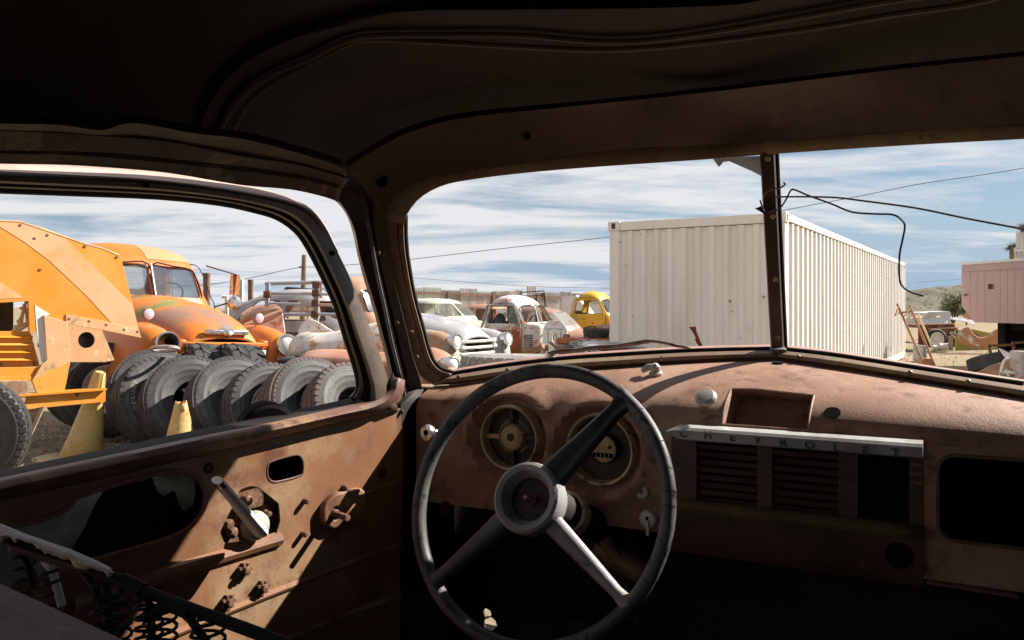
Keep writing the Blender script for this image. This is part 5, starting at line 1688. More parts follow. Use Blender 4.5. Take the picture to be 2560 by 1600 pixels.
# mesh panel and bars behind its cab are kept with the truck
for k in range(7):
    MB().tube([(-.72 + .24 * k, -2.62, 1.06), (-.72 + .24 * k, -2.62, 1.50)], .008, 5).build('rack_bar', ALU, sv)
MB().tube([(-.74, -2.62, 1.5), (.74, -2.62, 1.5)], .012, 5).build('rack_bar', ALU, sv)

# white and rust cab without a hood
wr = ad_truck('flaking_cab', 'white flaking pickup cab with rust-brown door and no hood', 'truck cab', WHITERUST, hoodon=False, panes='')
wh = V((.90, -.44, 0))
wc = P(1360, 768, 17.0)
place(wr, V((wc.x, wc.y, -.22)) + wh * 1.36, wh, 1.0)
DOORB = M('rust_brown_door', (.27, .085, .025), (.20, .06, .02), 3.4, (.45, .6), (.40, .30, .20), 14, (.66, .70), rough=.65, var=.15, bump=.15)
rows = [[V((s_ * (.789 + .004), y, z)) for y in (-1.52, -1.8, -2.1, -2.41)] for z in (.56, .8, 1.06) for s_ in (1,)]
MB().loft(rows).build('door_skin', DOORB, wr, solid=.004)
fr = [(-1.53, 1.085), (-1.56, 1.20), (-1.715, 1.545), (-2.06, 1.56), (-2.31, 1.55), (-2.37, 1.20), (-2.42, 1.085)]
MB().tube([V((.80 - .35 * max(0, z - 1.1) * .62, y, z)) for y, z in fr], .022, 6).build('door_window_frame', M('grey_door_frame', (.26, .255, .25), (.2, .16, .13), 10, (.5, .6), rough=.5), wr)
MB().tube([(.76, -1.83, 1.18), (.70, -1.83, 1.54)], .012, 6).build('vent_window_bar', RUBBER, wr)
MB().add([(.755, -1.60, 1.19), (.755, -1.82, 1.19), (.69, -1.82, 1.53), (.69, -1.72, 1.53)], [(0, 1, 2, 3)]).build('vent_pane', GL, wr, smooth=0)
MB().tube([(.0, -1.39, 1.2), (.05, -1.55, 1.56)], .012, 5).build('bent_pillar_strip', WHITERUST, wr)
MB().tube([(.28, -1.36, 1.2), (.12, -1.52, 1.56)], .010, 5).build('bent_pillar_strip', WHITERUST, wr)
for s_ in (-.3, .36):
    MB().sphere((s_, -2.2, 1.16), .24, 14, 10, (1, .35, 1.0)).build('seat_hump', SEATMAT, wr)
# cowl side with louvres and its curved inner fender
MB().loft([[V((x, y, z)) for z in (.45, .8, 1.1, 1.18)] for x, y in ((.78, -1.48), (.77, -1.30), (.70, -1.18), (.60, -1.1))]).build('cowl_side', WHITERUST, wr, solid=.006)
for k in range(10):
    MB().bbox(.775, -1.46, .64 + .035 * k, .785, -1.26, .655 + .035 * k).build('louvre', RUST_DARK, wr)
MB().loft([arch(.0, y, hw, .62, zt, 2.6, 18) for y, hw, zt in ((-1.38, .64, 1.2), (-1.2, .60, 1.18), (-1.05, .58, 1.14))]).build('cowl_top', WHITERUST, wr, solid=.006)
MB().tube(spl([(.60, -1.0, .55), (.62, -1.0, .8), (.58, -1.0, 1.02), (.45, -1.0, 1.10), (.3, -1.0, 1.0), (.28, -1.0, .75), (.36, -1.0, .58)], 4, closed=True), .022, 8, closed=True).build('fender_rim', WHITERUST, wr)

# yellow cab
yw = ad_truck('yellow_cab', 'bright yellow pickup cab standing beside the white container', 'truck cab', YELLOW, hoodon=False, panes='LR')
yh = V((.93, -.36, 0)); yc = P(1492, 768, 21.5)
place(yw, V((yc.x, yc.y, -.06)) + yh * 1.95, yh, 1.0)
MB().tube([V((.80 - .35 * max(0, z - 1.1) * .62, y, z)) for y, z in fr], .020, 6).build('door_window_frame', YELLOW, yw)
MB().loft([arch(.0, y, hw, .62, zt, 2.6, 18) for y, hw, zt in ((-1.38, .70, 1.2), (-.9, .62, 1.15), (-.3, .5, 1.08))]).build('cowl_top', YELLOW, yw, solid=.006)


def sedan(name, label, body, lv, cuts, stations, glass=GL, wins=(), seams=True, pane=None, split=False):
    t = thing(name, label, 'car')
    obj('greenhouse', shell(lv, .04, 3.4, (lv[0][0] + .05, lv[-3][0]), cuts), pane or body, t)
    MB().loft([arch(0, y, hw, .30, zt, 3.0, 24) for y, hw, zt in stations]).build('body', body, t, solid=.008)
    for w in wins:
        MB().add(w, [tuple(range(len(w)))]).build('window_pane', glass, t, smooth=0)
    return t


ST = [(.0, .35, .60), (.12, .62, .74), (.5, .76, .86), (1.0, .82, .92), (1.7, .86, .98), (2.4, .88, 1.02), (3.2, .88, 1.02), (3.9, .86, .98), (4.4, .78, .88), (4.7, .6, .72), (4.78, .4, .6)]
ST = [(-y, hw, zt) for y, hw, zt in ST]
LVS = [(.90, .80, -1.55, -3.9), (1.02, .78, -1.62, -3.85), (1.2, .70, -1.85, -3.6), (1.34, .63, -2.02, -3.4), (1.42, .55, -2.15, -3.2), (1.47, .40, -2.35, -3.0), (1.485, .1, -2.6, -2.8)]
sidew = rpoly([(-1.98, 1.06), (-2.18, 1.35), (-2.62, 1.37), (-2.64, 1.06)], .05)
sidew2 = rpoly([(-2.74, 1.06), (-2.72, 1.37), (-3.1, 1.36), (-3.4, 1.06)], .06)
wsh = rrect(-.587, 1.067, .593, 1.353, .071)
wshl = rrect(.02, 1.06, .60, 1.36, .06); wshr = [(-x, z) for x, z in wshl][::-1]
cut_all = lambda sp: [cut_x(sidew, -1, 1), cut_x(sidew2, -1, 1)] + ([cut_y(wshl, -1.5, -2.3), cut_y(wshr, -1.5, -2.3)] if sp else [cut_y(wsh, -1.43, -2.37)]) + [cut_y(rrect(-.45, 1.12, .45, 1.36, .07), -3.1, -4.0)]
ws_pane = [(-.56, -1.74, 1.06), (.56, -1.74, 1.06), (.52, -2.07, 1.36), (-.52, -2.07, 1.36)]

pg = sedan('pale_green_sedan', 'pale green rounded sedan behind the silver pickup', PALEGREEN, LVS, cut_all(True), ST, wins=[ws_pane])
pc = P(1140, 768, 20.5)
place(pg, V((pc.x, pc.y, -.02)) + V((.8, -.6, 0)) * 2.0, (.8, -.6, 0), 1.04)
bc = sedan('brown_sedan', 'brown and pinkish old sedan with a dusty sloping windscreen', M('pinkish_rust_body', (.40, .22, .155), (.46, .36, .32), 1.5, (.52, .64), (.26, .12, .08), 7, (.6, .7), rough=.5, var=.1), LVS, cut_all(False), ST, wins=[ws_pane], pane=BROWNCAR, glass=GLASS('bright_dusty_glass', (.7, .75, .8), .7))
bcp = P(1405, 768, 19.5)
place(bc, V((bcp.x, bcp.y, -.18)) + V((.93, -.36, 0)) * 2.0, (.93, -.36, 0), 1.0)
pr2 = sedan('rusty_coupe', 'pinkish rusty coupe seen through the flaking cab windows', M('pinkish_coupe', (.40, .22, .15), (.30, .14, .09), 2, (.5, .62), rough=.5, var=.1), LVS, cut_all(False), ST, wins=[ws_pane])
cp_ = P(1268, 768, 22.5)
place(pr2, V((cp_.x, cp_.y, -.10)) + V((.9, -.42, 0)) * 2.0, (.9, -.42, 0), 1.0)
gy = sedan('grey_fastback', 'grey stripped fastback car behind the blue-grey rack', GREYCAR,
           [(.90, .80, -1.55, -4.5), (1.02, .78, -1.62, -4.3), (1.2, .70, -1.85, -3.9), (1.36, .63, -2.02, -3.45), (1.46, .55, -2.15, -3.2), (1.52, .40, -2.35, -3.0), (1.54, .1, -2.6, -2.8)], cut_all(False), ST, wins=[])
gp = P(800, 768, 13.0)
place(gy, V((gp.x, gp.y, 0)) + V((.97, -.22, 0)) * 2.5, (.97, -.22, 0), 1.03)

# white wedge behind the brown car, dark hoop and pipe frame on the fence line
o = MB().prism([P(1404, 742, 23.0), P(1440, 738, 23.0), P(1478, 790, 23.0), P(1478, 830, 23.0), P(1404, 830, 23.0)], (.3, 1.6, 0)).build('white_camper_shell', M('white_shell', (.66, .66, .66), None, rough=.5), None, smooth=0)
tag(o, 'white sloping camper shell behind the brown sedan', 'camper shell')
pf = thing('pipe_frame', 'thin rusty pipe frame sticking up above the fence', 'frame', loc=V((P(1335, 768, 20).x, 20, 0)))
for a, b in (((1302, 731), (1360, 727)), ((1360, 727), (1361, 768)), ((1302, 731), (1303, 760)), ((1318, 740), (1362, 738)), ((1362, 738), (1366, 768))):
    MB().tube([P(*a, 20), P(*b, 20)], .014, 6).build('pipe', FRUST, pf)
MB().box(P(1357, 738, 20), (.05, 0, 0), (0, .03, 0), (0, 0, .05)).build('pipe_clamp', FRUST, pf)
MB().tube([P(1303, 760, 20), V((P(1303, 760, 20).x, 20, 0))], .014, 6).build('pipe', FRUST, pf)
MB().tube([P(1366, 768, 20), V((P(1366, 760, 20).x, 20, 0))], .014, 6).build('pipe', FRUST, pf)

# ================================================================ TYRES
TYRE = M('dusty_tyre_rubber', (.045, .044, .0435), (.082, .079, .076), 3.0, (.44, .66), (.028, .0275, .027), 26, (.55, .68), rough=.62, var=.12, bump=.15, bs=160, spec=.35)
TREAD = M('tread_rubber', (.040, .039, .038), (.066, .063, .061), 5, (.4, .62), rough=.75, var=.12, bump=.2, bs=140, spec=.25)
TYREOLD = M('sun_bleached_tyre', (.30, .285, .265), (.22, .205, .19), 5, (.4, .6), (.14, .13, .12), 30, (.58, .66), rough=.85, var=.14, bump=.4, bs=60)
TYREDARK = M('black_tyre', (.024, .0235, .0235), (.042, .041, .040), 6, (.4, .6), rough=.6, var=.15, bump=.2, bs=120)
REDTREAD = M('reddish_tread', (.12, .075, .068), (.09, .06, .055), 6, (.4, .6), rough=.8, var=.12, bump=.2)
WHITERIM = M('white_painted_rim', (.66, .65, .62), (.40, .33, .27), 12, (.58, .66), rough=.5)


def tyre_mesh(R, ri, w):
    h = w / 2
    pr = [(R, 0), (R, .74 * h), (R * .985, .90 * h), (R * .955, .99 * h), (R * .94, 1.0 * h), (R * .935, .985 * h), (R * .90, 1.03 * h), (ri + (R - ri) * .70, 1.075 * h), (ri + (R - ri) * .68, 1.095 * h), (ri + (R - ri) * .64, 1.095 * h), (ri + (R - ri) * .62, 1.08 * h), (ri + (R - ri) * .48, 1.075 * h), (ri + (R - ri) * .46, 1.088 * h), (ri + (R - ri) * .43, 1.085 * h), (ri + (R - ri) * .41, 1.06 * h), (ri + (R - ri) * .28, .99 * h),
          (ri + (R - ri) * .22, .97 * h), (ri + (R - ri) * .20, .94 * h), (ri * 1.04, .84 * h), (ri, .72 * h), (ri * .985, .62 * h), (ri * 1.03, .56 * h), (R * .80, .80 * h), (R * .93, .60 * h), (R * .95, 0)]
    full = pr + [(r, -x) for r, x in pr[-2:0:-1]]
    return MB().lathe(full + [full[0]], (0, 0, 0), (1, 0, 0), 72)


def tread_mesh(R, w, style):
    mb = MB(); h = w / 2
    def blk(a, x, da, dx, dr, sk=0.0, r0=None):
        """block on the crown: angular centre a, offset x, half sizes"""
        r0 = r0 or R
        vs = []
        for rr_ in (r0 - .012, r0 + dr):
            for sa, sx in ((-1, -1), (1, -1), (1, 1), (-1, 1)):
                aa = a + sa * da + sk * sx
                vs.append(V((x + sx * dx, rr_ * cos(aa), rr_ * sin(aa))))
        mb.add(vs, [(3, 2, 1, 0), (4, 5, 6, 7), (0, 1, 5, 4), (1, 2, 6, 5), (2, 3, 7, 6), (3, 0, 4, 7)])
    if style == 'road':
        n = 60
        for k in range(n):
            a = 2 * pi * k / n
            for i, x in enumerate((-.70, -.24, .24, .70)):
                blk(a + (i % 2) * pi / n, x * h, pi / n * .93, .19 * h, .007, .35 * pi / n * (1 if i % 2 else -1))
        for k in range(n):
            a = 2 * pi * k / n
            for s in (-1, 1):
                vs = []
                for x0, r0 in ((.80 * h, R * 1.0), (1.01 * h, R * .945), (1.03 * h, R * .905), (.86 * h, R * .93)):
                    for sa in (-.62, .62):
                        aa = a + sa * pi / n
                        vs.append(V((s * x0, (r0 + .004) * cos(aa), (r0 + .004) * sin(aa))))
                mb.add(vs, [(0, 1, 3, 2), (2, 3, 5, 4), (4, 5, 7, 6), (0, 2, 4, 6), (1, 7, 5, 3), (0, 6, 7, 1)])
    elif style == 'notch':
        n = 44
        for k in range(n):
            a = 2 * pi * k / n
            for i, x in enumerate((-.30, .30)):
                blk(a, x * h, pi / n * 1.0, .25 * h, .008, .5 * pi / n * (1 if i % 2 else -1))
            for s in (-1, 1):
                vs = []
                for x0, r0 in ((.62 * h, R * 1.006), (.98 * h, R * .985), (1.05 * h, R * .90), (.80 * h, R * .92)):
                    for sa in (-.66, .66):
                        aa = a + sa * pi / n
                        vs.append(V((s * x0, (r0 + .004) * cos(aa), (r0 + .004) * sin(aa))))
                mb.add(vs, [(0, 1, 3, 2), (2, 3, 5, 4), (4, 5, 7, 6), (0, 2, 4, 6), (1, 7, 5, 3), (0, 6, 7, 1)])
    else:
        n = 20
        for k in range(n):
            a = 2 * pi * k / n
            for s in (-1, 1):
                blk(a + (s * .5) * pi / n, s * .27 * h, pi / n * .90, .25 * h, .026, s * .42 * pi / n)
                blk(a - (s * .5) * pi / n, s * .80 * h, pi / n * .66, .26 * h, .024, -s * .30 * pi / n, R * .985)
                blk(a - (s * .5) * pi / n, s * 1.0 * h, pi / n * .60, .07 * h, .0, 0, R * .93)
    return mb


TY_CACHE = {}


def tyre(label, c, axis, R=.43, ri=.255, w=.22, style='road', mats=(None, None), rim=None, spin=0.0, text=None, name='loose_tyre_casing', group=None):
    key = (R, ri, w, style)
    if key not in TY_CACHE:
        TY_CACHE[key] = (tyre_mesh(R, ri, w).mesh('casing', 40), tread_mesh(R, w, style).mesh('tread', 0))
    me, mt = TY_CACHE[key]
    t = thing(name, label, 'tire', group)
    bm_ = mats[0] or TYRE; tm_ = mats[1] or TREAD
    a = obj('casing', me if me.materials and me.materials[0] == bm_ else me.copy(), bm_, t)
    b = obj('tread', mt if mt.materials and mt.materials[0] == tm_ else mt.copy(), tm_, t)
    if rim:
        MB().lathe([(ri * .99, .62 * w / 2), (ri * 1.02, .72 * w / 2), (ri * .97, .74 * w / 2), (ri * .93, .3 * w), (ri * .80, .1 * w), (ri * .5, .14 * w), (ri * .2, .15 * w)], (0, 0, 0), (1, 0, 0), 40).build('rim', rim, t)
    if text:
        for i, ch in enumerate(text):
            an = radians(118 - 9.0 * i)
            r_ = ri + (R - ri) * .50
            d = V((0, cos(an), sin(an))); s_ = V((0, sin(an), -cos(an)))
            o_ = d * r_ + V((w / 2 * 1.08, 0, 0))
            mm = Matrix(((s_.x, d.x, 1, o_.x), (s_.y, d.y, 0, o_.y), (s_.z, d.z, 0, o_.z), (0, 0, 0, 1)))
            obj('sidewall_letter', text_mesh(ch, .052, .002, mm), TYREOLD, t)
    ax = V(axis).normalized()
    q = V((1, 0, 0)).rotation_difference(ax)
    t.rotation_mode = 'QUATERNION'
    t.rotation_quaternion = q @ Quaternion((1, 0, 0), spin)
    t.location = c
    return t


def lean(px, y, R, w, axis, lift=0.0):
    """centre of a leaning tyre that touches the ground"""
    a = V(axis).normalized()
    z = R * sqrt(max(0, 1 - a.z ** 2)) + w / 2 * abs(a.z)
    return V(((px - 1280) / FPX * y, y, z + lift))


AX = (.66, -.62, .42)
rowt = [
    # px, y, R, ri, w, style, axis, mats, rim, label, text
    (272, 8.15, .46, .24, .25, 'notch', (.50, -.84, .22), (None, None), WHITERIM, 'big tire with white rim behind the tall yellow stand', 'DRIVER'),
    (236, 8.75, .50, .28, .27, 'notch', (.20, -.97, .1), (None, None), None, 'tire whose tread top shows behind the orange machine, leftmost of the row', None),
    (398, 7.75, .455, .20, .21, 'plain', (.60, -.68, .40), (None, None), None, 'large smooth-sided tire standing behind the row, under the empty orange headlight', None),
    (402, 7.45, .415, .19, .22, 'notch', (.66, -.62, .42), (None, None), None, 'lettered tire leaning in front of the large smooth tire', 'DELUXE'),
    (478, 7.30, .425, .18, .23, 'road', AX, (None, None), None, 'tire with dark zigzag tread just left of the small yellow stand', None),
    (592, 7.15, .43, .19, .22, 'road', AX, (None, None), None, 'tire with wide plain sidewall right of the small yellow stand', None),
    (676, 7.02, .405, .21, .21, 'notch', (.68, -.60, .40), (None, None), WHITERIM, 'narrow tire with a curved strip of white rim showing', None),
    (778, 6.92, .43, .19, .24, 'road', (.66, -.62, .42), (None, REDTREAD), None, 'tire with reddish tread leaning near the pillar end of the row', None),
    (880, 6.80, .42, .19, .23, 'notch', (.68, -.60, .42), (None, REDTREAD), None, 'last tire of the leaning row, partly behind the door frame', None),
]
for i, (px, y, R, ri, w, stl, axx, mats, rim, lab, tx) in enumerate(rowt):
    random.seed(i * 7 + 3)
    axx = V(axx) + V((random.uniform(-.08, .08), random.uniform(-.08, .08), random.uniform(-.07, .07)))
    tyre(lab, lean(px, y, R, w, axx), axx, R, ri, w, 'road' if stl == 'plain' else stl, mats, rim, .37 * i, tx, group='tires leaning in a row')
for px, y, lab, sp in ((500, 8.15, 'chunky zigzag tread tire in front of the orange grille, the left of two', .1), (590, 8.05, 'chunky zigzag tread tire nearest the orange truck grille end, the right of two', .4)):
    axx = (-.80, -.58, .10)
    tyre(lab, lean(px, y, .47, .30, axx, -.035), axx, .47, .26, .30, 'chunk', (TYRE, TREAD), None, sp, group='chunky off-road tires')
# a flat stack beyond the row
for k in range(3):
    c = P(812, 768, 8.3); c.z = .14 + .25 * k
    tyre(('bottom tire of the flat stack behind the leaning row', 'middle tire of the flat stack behind the leaning row', 'top dark tire lying flat on the stack behind the leaning row')[k], c + V((.02 * k, 0, 0)), (0.02 * k, .03, 1), .50, .29, .27, 'road', (TYREDARK, TYREDARK), None, k, group='flat stack behind the row')
for k in range(3):
    c = P(1345, 768, 5.6); c.z = .15 + .335 * k
    tyre(('lowest tire under the bleached one, below the windscreen', 'second tire under the bleached one, below the windscreen', 'sun-bleached grey tire lying flat just beyond the windscreen sill')[k], c + V((.03 * (k % 2), 0, 0)), (.02, .02 * k, 1), .53, .30, .28, 'notch', (TYREOLD if k == 2 else TYRE, TYREOLD if k == 2 else TREAD), None, k * .8, group='flat stack before the windscreen')
axx = (.2, -.30, .93)
c = P(1545, 905, 6.4)
tyre('black knobby tire lying in front of the container behind the wiper', P(1528, 905, 6.6), (.10, -.12, .98), .34, .18, .22, 'chunk', (TYREDARK, TYREDARK), None, 0)
o_ = MB().lathe([(.22, 0), (.26, .0), (.28, .35), (.26, .73), (.22, .73)], V((P(1528, 768, 6.6).x, 6.6, -.02)), UP, 20).build('oil_drum', RUST_DARK, None)
tag(o_, 'dark rusty drum holding up the black knobby tire', 'drum')
# near left tyre, mostly out of frame
axx = (.90, -.42, .05)
tyre('dark worn tire cut off by the left picture edge', V((P(-92, 768, 5.8).x, 5.8, .40)), (.35, -.93, .05), .41, .23, .22, 'notch', (TYREDARK, TYREDARK), None, .3)

# ================================================================ ORANGE MACHINE AT THE LEFT
MORG = M('machine_orange', (.62, .23, .018), (.64, .30, .06), 1.1, (.42, .66), (.34, .14, .05), 16, (.665, .72), rough=.45, var=.05, bump=.06, bs=100)
MPALE = M('machine_faded_stripe', (.64, .37, .20), (.62, .31, .12), 1.6, (.45, .65), (.38, .2, .1), 18, (.665, .72), rough=.5, var=.05, bump=.05)
MRUST = M('machine_rusty_peach', (.58, .33, .16), (.30, .18, .11), 3.2, (.58, .66), (.62, .46, .32), 9, (.58, .66), rough=.6, var=.10, bump=.12)
MWHITE = M('machine_white', (.68, .64, .60), None, rough=.5, var=.05)
MP = PL(P(300, 768, 7.15), (.64, .77, 0), UP)
MBK = V((-.50, .866, 0))
mch = thing('orange_machine', 'orange road machine with diagonal pale stripes and louvred side', 'machine', loc=V((P(100, 768, 7.0).x, 7.2, 0)))


def mpl(name, pts, th, mat, off, bev=0.0, par=None, rd=0.0):
    uv = [MP.uv(*p) for p in pts]
    if rd: uv = rpoly(uv, rd, 3)
    return plate_obj(name, [uv], th, mat, par or mch, MP.mat(0, 0, off), bev=bev)


side = mpl('side_panel', [(-200, 560), (0, 555), (50, 557), (118, 579), (163, 595), (214, 613), (251, 622), (299, 641), (318, 715), (335, 785), (349, 843), (255, 824), (163, 807), (163, 816), (73, 832), (70, 752), (0, 756), (-200, 760)], .03, MORG, 0, .003)
mpl('stripe', [(-20, 556), (50, 559), (118, 582), (163, 598), (250, 684), (329, 762), (343, 826), (279, 810), (214, 739), (120, 651), (60, 606)], .002, MPALE, .0165, par=side)
mpl('stripe', [(-200, 640), (-60, 660), (0, 706), (57, 744), (0, 747), (-200, 752)], .002, MPALE, .0165, par=side)
mpl('side_panel', [(-200, 560), (0, 555), (50, 557), (118, 579), (163, 595), (214, 613), (251, 622), (299, 641), (318, 715), (335, 785), (349, 843), (255, 824), (163, 807)], .03, MORG, -.06)
tpth = [(-200, 557), (0, 553), (50, 555), (118, 577), (163, 593), (214, 611), (251, 620), (299, 639)]
MB().loft([[MP.at(a, b, .018) for a, b in tpth], [MP.at(a, b, -.02) + UP * .012 for a, b in tpth], [MP.at(a, b, .0) + MBK * .8 + UP * .012 for a, b in tpth]]).build('top_sheet', M('machine_top_brown', (.34, .22, .13), (.45, .3, .16), 4, (.45, .6), rough=.6), mch)
mpl('lower_flange', [(163, 786), (255, 803), (344, 826), (349, 844), (255, 825), (163, 808)], .012, MRUST, .02, .002)
for px, py in ((172, 797), (222, 803), (265, 812), (310, 824), (343, 829), (50, 563), (118, 588), (212, 616), (292, 643), (100, 674), (86, 596)):
    MB().lathe([(.012, 0), (.011, .006), (0, .008)], MP.at(px, py, .022 if py > 780 else .015), MP.n, 8).build('bolt', NUTRUST, mch)
# louvred panel
lv_ = mpl('louvre_panel', [(-200, 830), (0, 829), (80, 829), (104, 916), (0, 919), (-200, 922)], .02, MORG, -.05, .002)
for py, xr in ((843, 82), (862, 85), (881, 90), (900, 95)):
    MB().loft([[MP.at(a, py - 4, .0 - .035) for a in (-200, 0, xr)], [MP.at(a, py + 1, -.008) for a in (-200, 0, xr)], [MP.at(a, py + 4, -.036) for a in (-200, 0, xr)]]).build('louvre', MORG, lv_)
for px, py in ((2, 911), (85, 909)):
    MB().lathe([(.013, 0), (.011, .008), (0, .01)], MP.at(px, py, -.04), MP.n, 8).build('bolt', NUTRUST, mch)
mpl('white_strip', [(85, 762), (123, 786), (106, 791), (113, 904), (103, 905), (90, 830)], .012, MWHITE, .012)
mpl('rusty_plate', [(106, 789), (163, 806), (170, 850), (171, 900), (160, 950), (149, 1004), (94, 997), (76, 952), (103, 908), (114, 900)], .02, MRUST, .03, .003)
mpl('lower_skirt', [(-200, 921), (0, 919), (97, 918), (110, 905), (168, 900), (160, 935), (120, 948), (76, 952), (50, 950), (0, 956), (-200, 962)], .02, MORG, .002, .002)
mpl('lower_skirt', [(-200, 960), (0, 954), (73, 951), (73, 940), (0, 945), (-200, 950)], .03, MORG, .02)
mpl('orange_gusset', [(76, 952), (108, 930), (168, 905), (163, 940), (149, 1004), (94, 997)], .006, MORG, .044, .001)
# engine bay behind the opening
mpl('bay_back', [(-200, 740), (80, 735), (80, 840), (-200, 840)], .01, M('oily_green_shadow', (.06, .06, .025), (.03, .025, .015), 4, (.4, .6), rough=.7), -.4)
for a, b, r_ in (((40, 830), (66, 752), .012), ((52, 825), (60, 760), .012), ((45, 800), (58, 815), .018), ((30, 832), (72, 808), .022), ((62, 760), (70, 815), .012), ((50, 770), (68, 775), .012), ((36, 815), (50, 822), .012)):
    MB().tube([MP.at(*a, -.06), MP.at(*b, -.06)], r_, 6).build('linkage_rod', MRUST, mch)
# axle plate with a round hole, seen behind
hc = MP.uv(215, 850, -.35)
plate_obj('axle_plate', [[MP.uv(*p, -.35) for p in ((150, 800), (250, 815), (285, 900), (262, 905), (150, 905))], [(hc[0] + .072 * cos(2 * pi * k / 20), hc[1] + .072 * sin(2 * pi * k / 20)) for k in range(20)]], .02, MRUST, mch, MP.mat(0, 0, -.35))
MB().lathe([(.085, -.3), (.072, -.3), (.072, -.005)], MP.at(215, 850, -.35), MP.n, 20).build('axle_tube', DARKHOLE, mch)
# beam resting on the stand
ba = [(-200, 1003), (0, 993), (40, 988), (150, 978), (256, 972), (258, 980), (257, 1003), (150, 1013), (40, 1024), (0, 1030), (-200, 1040)]
bm2 = mpl('beam', ba, .09, MORG, .0, .003)
for px, py in ((60, 995), (192, 987)):
    MB().lathe([(.016, 0), (.015, .006), (0, .007)], MP.at(px, py, .046), MP.n, 10).build('beam_hole', NUTRUST, bm2)
mpl('beam_flange', [(-200, 1000), (40, 985), (256, 969), (256, 974), (40, 990), (-200, 1005)], .13, MORG, .02)
mpl('spring_block', [(-100, 955), (55, 952), (60, 965), (50, 1003), (-100, 1010)], .12, M('mud_caked_iron', (.24, .14, .08), (.40, .28, .18), 6, (.5, .6), rough=.9, bump=.5, bs=40), .02, .01)

# ---- yellow stands, board
YST = M('yellow_stand_paint', (.52, .39, .14), (.46, .27, .09), 3, (.45, .62), (.22, .13, .07), 26, (.60, .68), rough=.5, var=.10, bump=.1)
st = thing('yellow_stand', 'tall tapered yellow stand carrying the end of the orange beam', 'stand', 'yellow cone stands', loc=G(205, 1142))
b = G(205, 1142); tpz = P(250, 929, 7.02)
ax_ = (tpz - b)
MB().lathe([(.042, ax_.length), (.048, ax_.length * .98), (.085, ax_.length * .62), (.135, ax_.length * .25), (.175, .012), (.17, 0)], b, ax_, 28).build('cone', YST, st)
MB().lathe([(.035, ax_.length - .002), (0.0, ax_.length - .004)], b, ax_, 20).build('top_cap', YST, st)
MB().lathe([(0, .012), (.30, .012), (.30, 0), (0, 0)], b + V((-.08, -.02, 0)), UP + V((-.02, 0, 0)), 32).build('foot_disc', YST, st)
mm_ = MB().loft([[b + ax_ * t + V((.045 + .03 * (1 - t) + o2, -.09 + .05 * t, 0)) for t in (.98, .8, .6, .4, .3)] for o2 in (0, .018)]).build('edge_lip', YST, st, solid=.006)
b = G(452, 1172); b = V((P(452, 768, 6.6).x, 6.6, 0)); tpz = P(453, 1003, 6.6)
st2 = thing('yellow_stand', 'small yellow stand with torn top in front of the tire row', 'stand', 'yellow cone stands', loc=b)
H2 = tpz.z
random.seed(2)
rows = []
for r_, z_ in ((.17, 0), (.165, .015), (.115, H2 * .45), (.062, H2 * .85), (.045, H2 * .99)):
    rows.append([b + V((r_ * cos(2 * pi * k / 24), r_ * sin(2 * pi * k / 24), z_ + (random.uniform(-.02, .012) if z_ > H2 * .9 else 0))) for k in range(24)])
MB().loft(rows, closed=True).build('cone', YST, st2, solid=.004)
MB().add([tpz + V((.01, -.046, -.005)), tpz + V((.04, -.05, -.01)), tpz + V((.052, -.055, -.07)), tpz + V((.03, -.058, -.085)), tpz + V((.008, -.056, -.06))], [(0, 1, 2, 3, 4)]).build('torn_flap', M('stand_torn_edge', (.42, .27, .08), (.12, .08, .05), 40, (.5, .6), rough=.6), st2, solid=.004)
PLY = M('weathered_plywood', (.40, .29, .17), (.24, .155, .085), 7, (.44, .56), rough=.85, var=.15, bump=.5, bs=30, stretch=(.35, 1, 3.2))
bp0 = PL(P(60, 1080, 6.3), (.9, .35, 0), UP)
o_ = plate_obj('plywood_board', [[bp0.uv(*p) for p in ((-80, 1040), (40, 1030), (112, 1016), (98, 1050), (50, 1150), (40, 1190), (-80, 1200))]], .02, PLY, None, bp0.mat(0, 0, 0))
tag(o_, 'weathered plywood board leaning under the orange beam', 'board')
o_ = plate_obj('wood_strip', [[bp0.uv(*p) for p in ((104, 1016), (114, 1014), (62, 1128), (48, 1160), (46, 1135))]], .03, M('pale_wood_edge', (.52, .43, .30), (.40, .30, .2), 8, (.45, .6), rough=.8), None, bp0.mat(0, 0, .03))
tag(o_, 'pale wooden strip along the edge of the plywood board', 'board')

# ================================================================ BETWEEN ORANGE TRUCK AND PILLAR
PIPE = M('brown_pipe_rust', (.20, .105, .075), (.14, .07, .05), 5, (.45, .6), rough=.7, var=.15, bump=.15)
def post(name, label, cat, px0, px1, ytop, y, mat, rnd=True, ybot=None):
    x0, x1 = P(px0, 768, y).x, P(px1, 768, y).x
    zt = P(px0, ytop, y).z
    c = V(((x0 + x1) / 2, y, 0)); r_ = (x1 - x0) / 2
    if rnd:
        mb = MB().lathe([(r_, 0), (r_, zt - .05), (r_ * 1.08, zt - .05), (r_ * 1.08, zt), (r_ * .85, zt), (r_ * .85, zt - .2)], c, UP, 20)
    else:
        mb = MB().bbox(x0, y - .05, 0, x1, y + .05, zt)
    o = mb.build(name, mat, None, bevel=0 if rnd else .006)
    tag(o, label, cat)
    return o


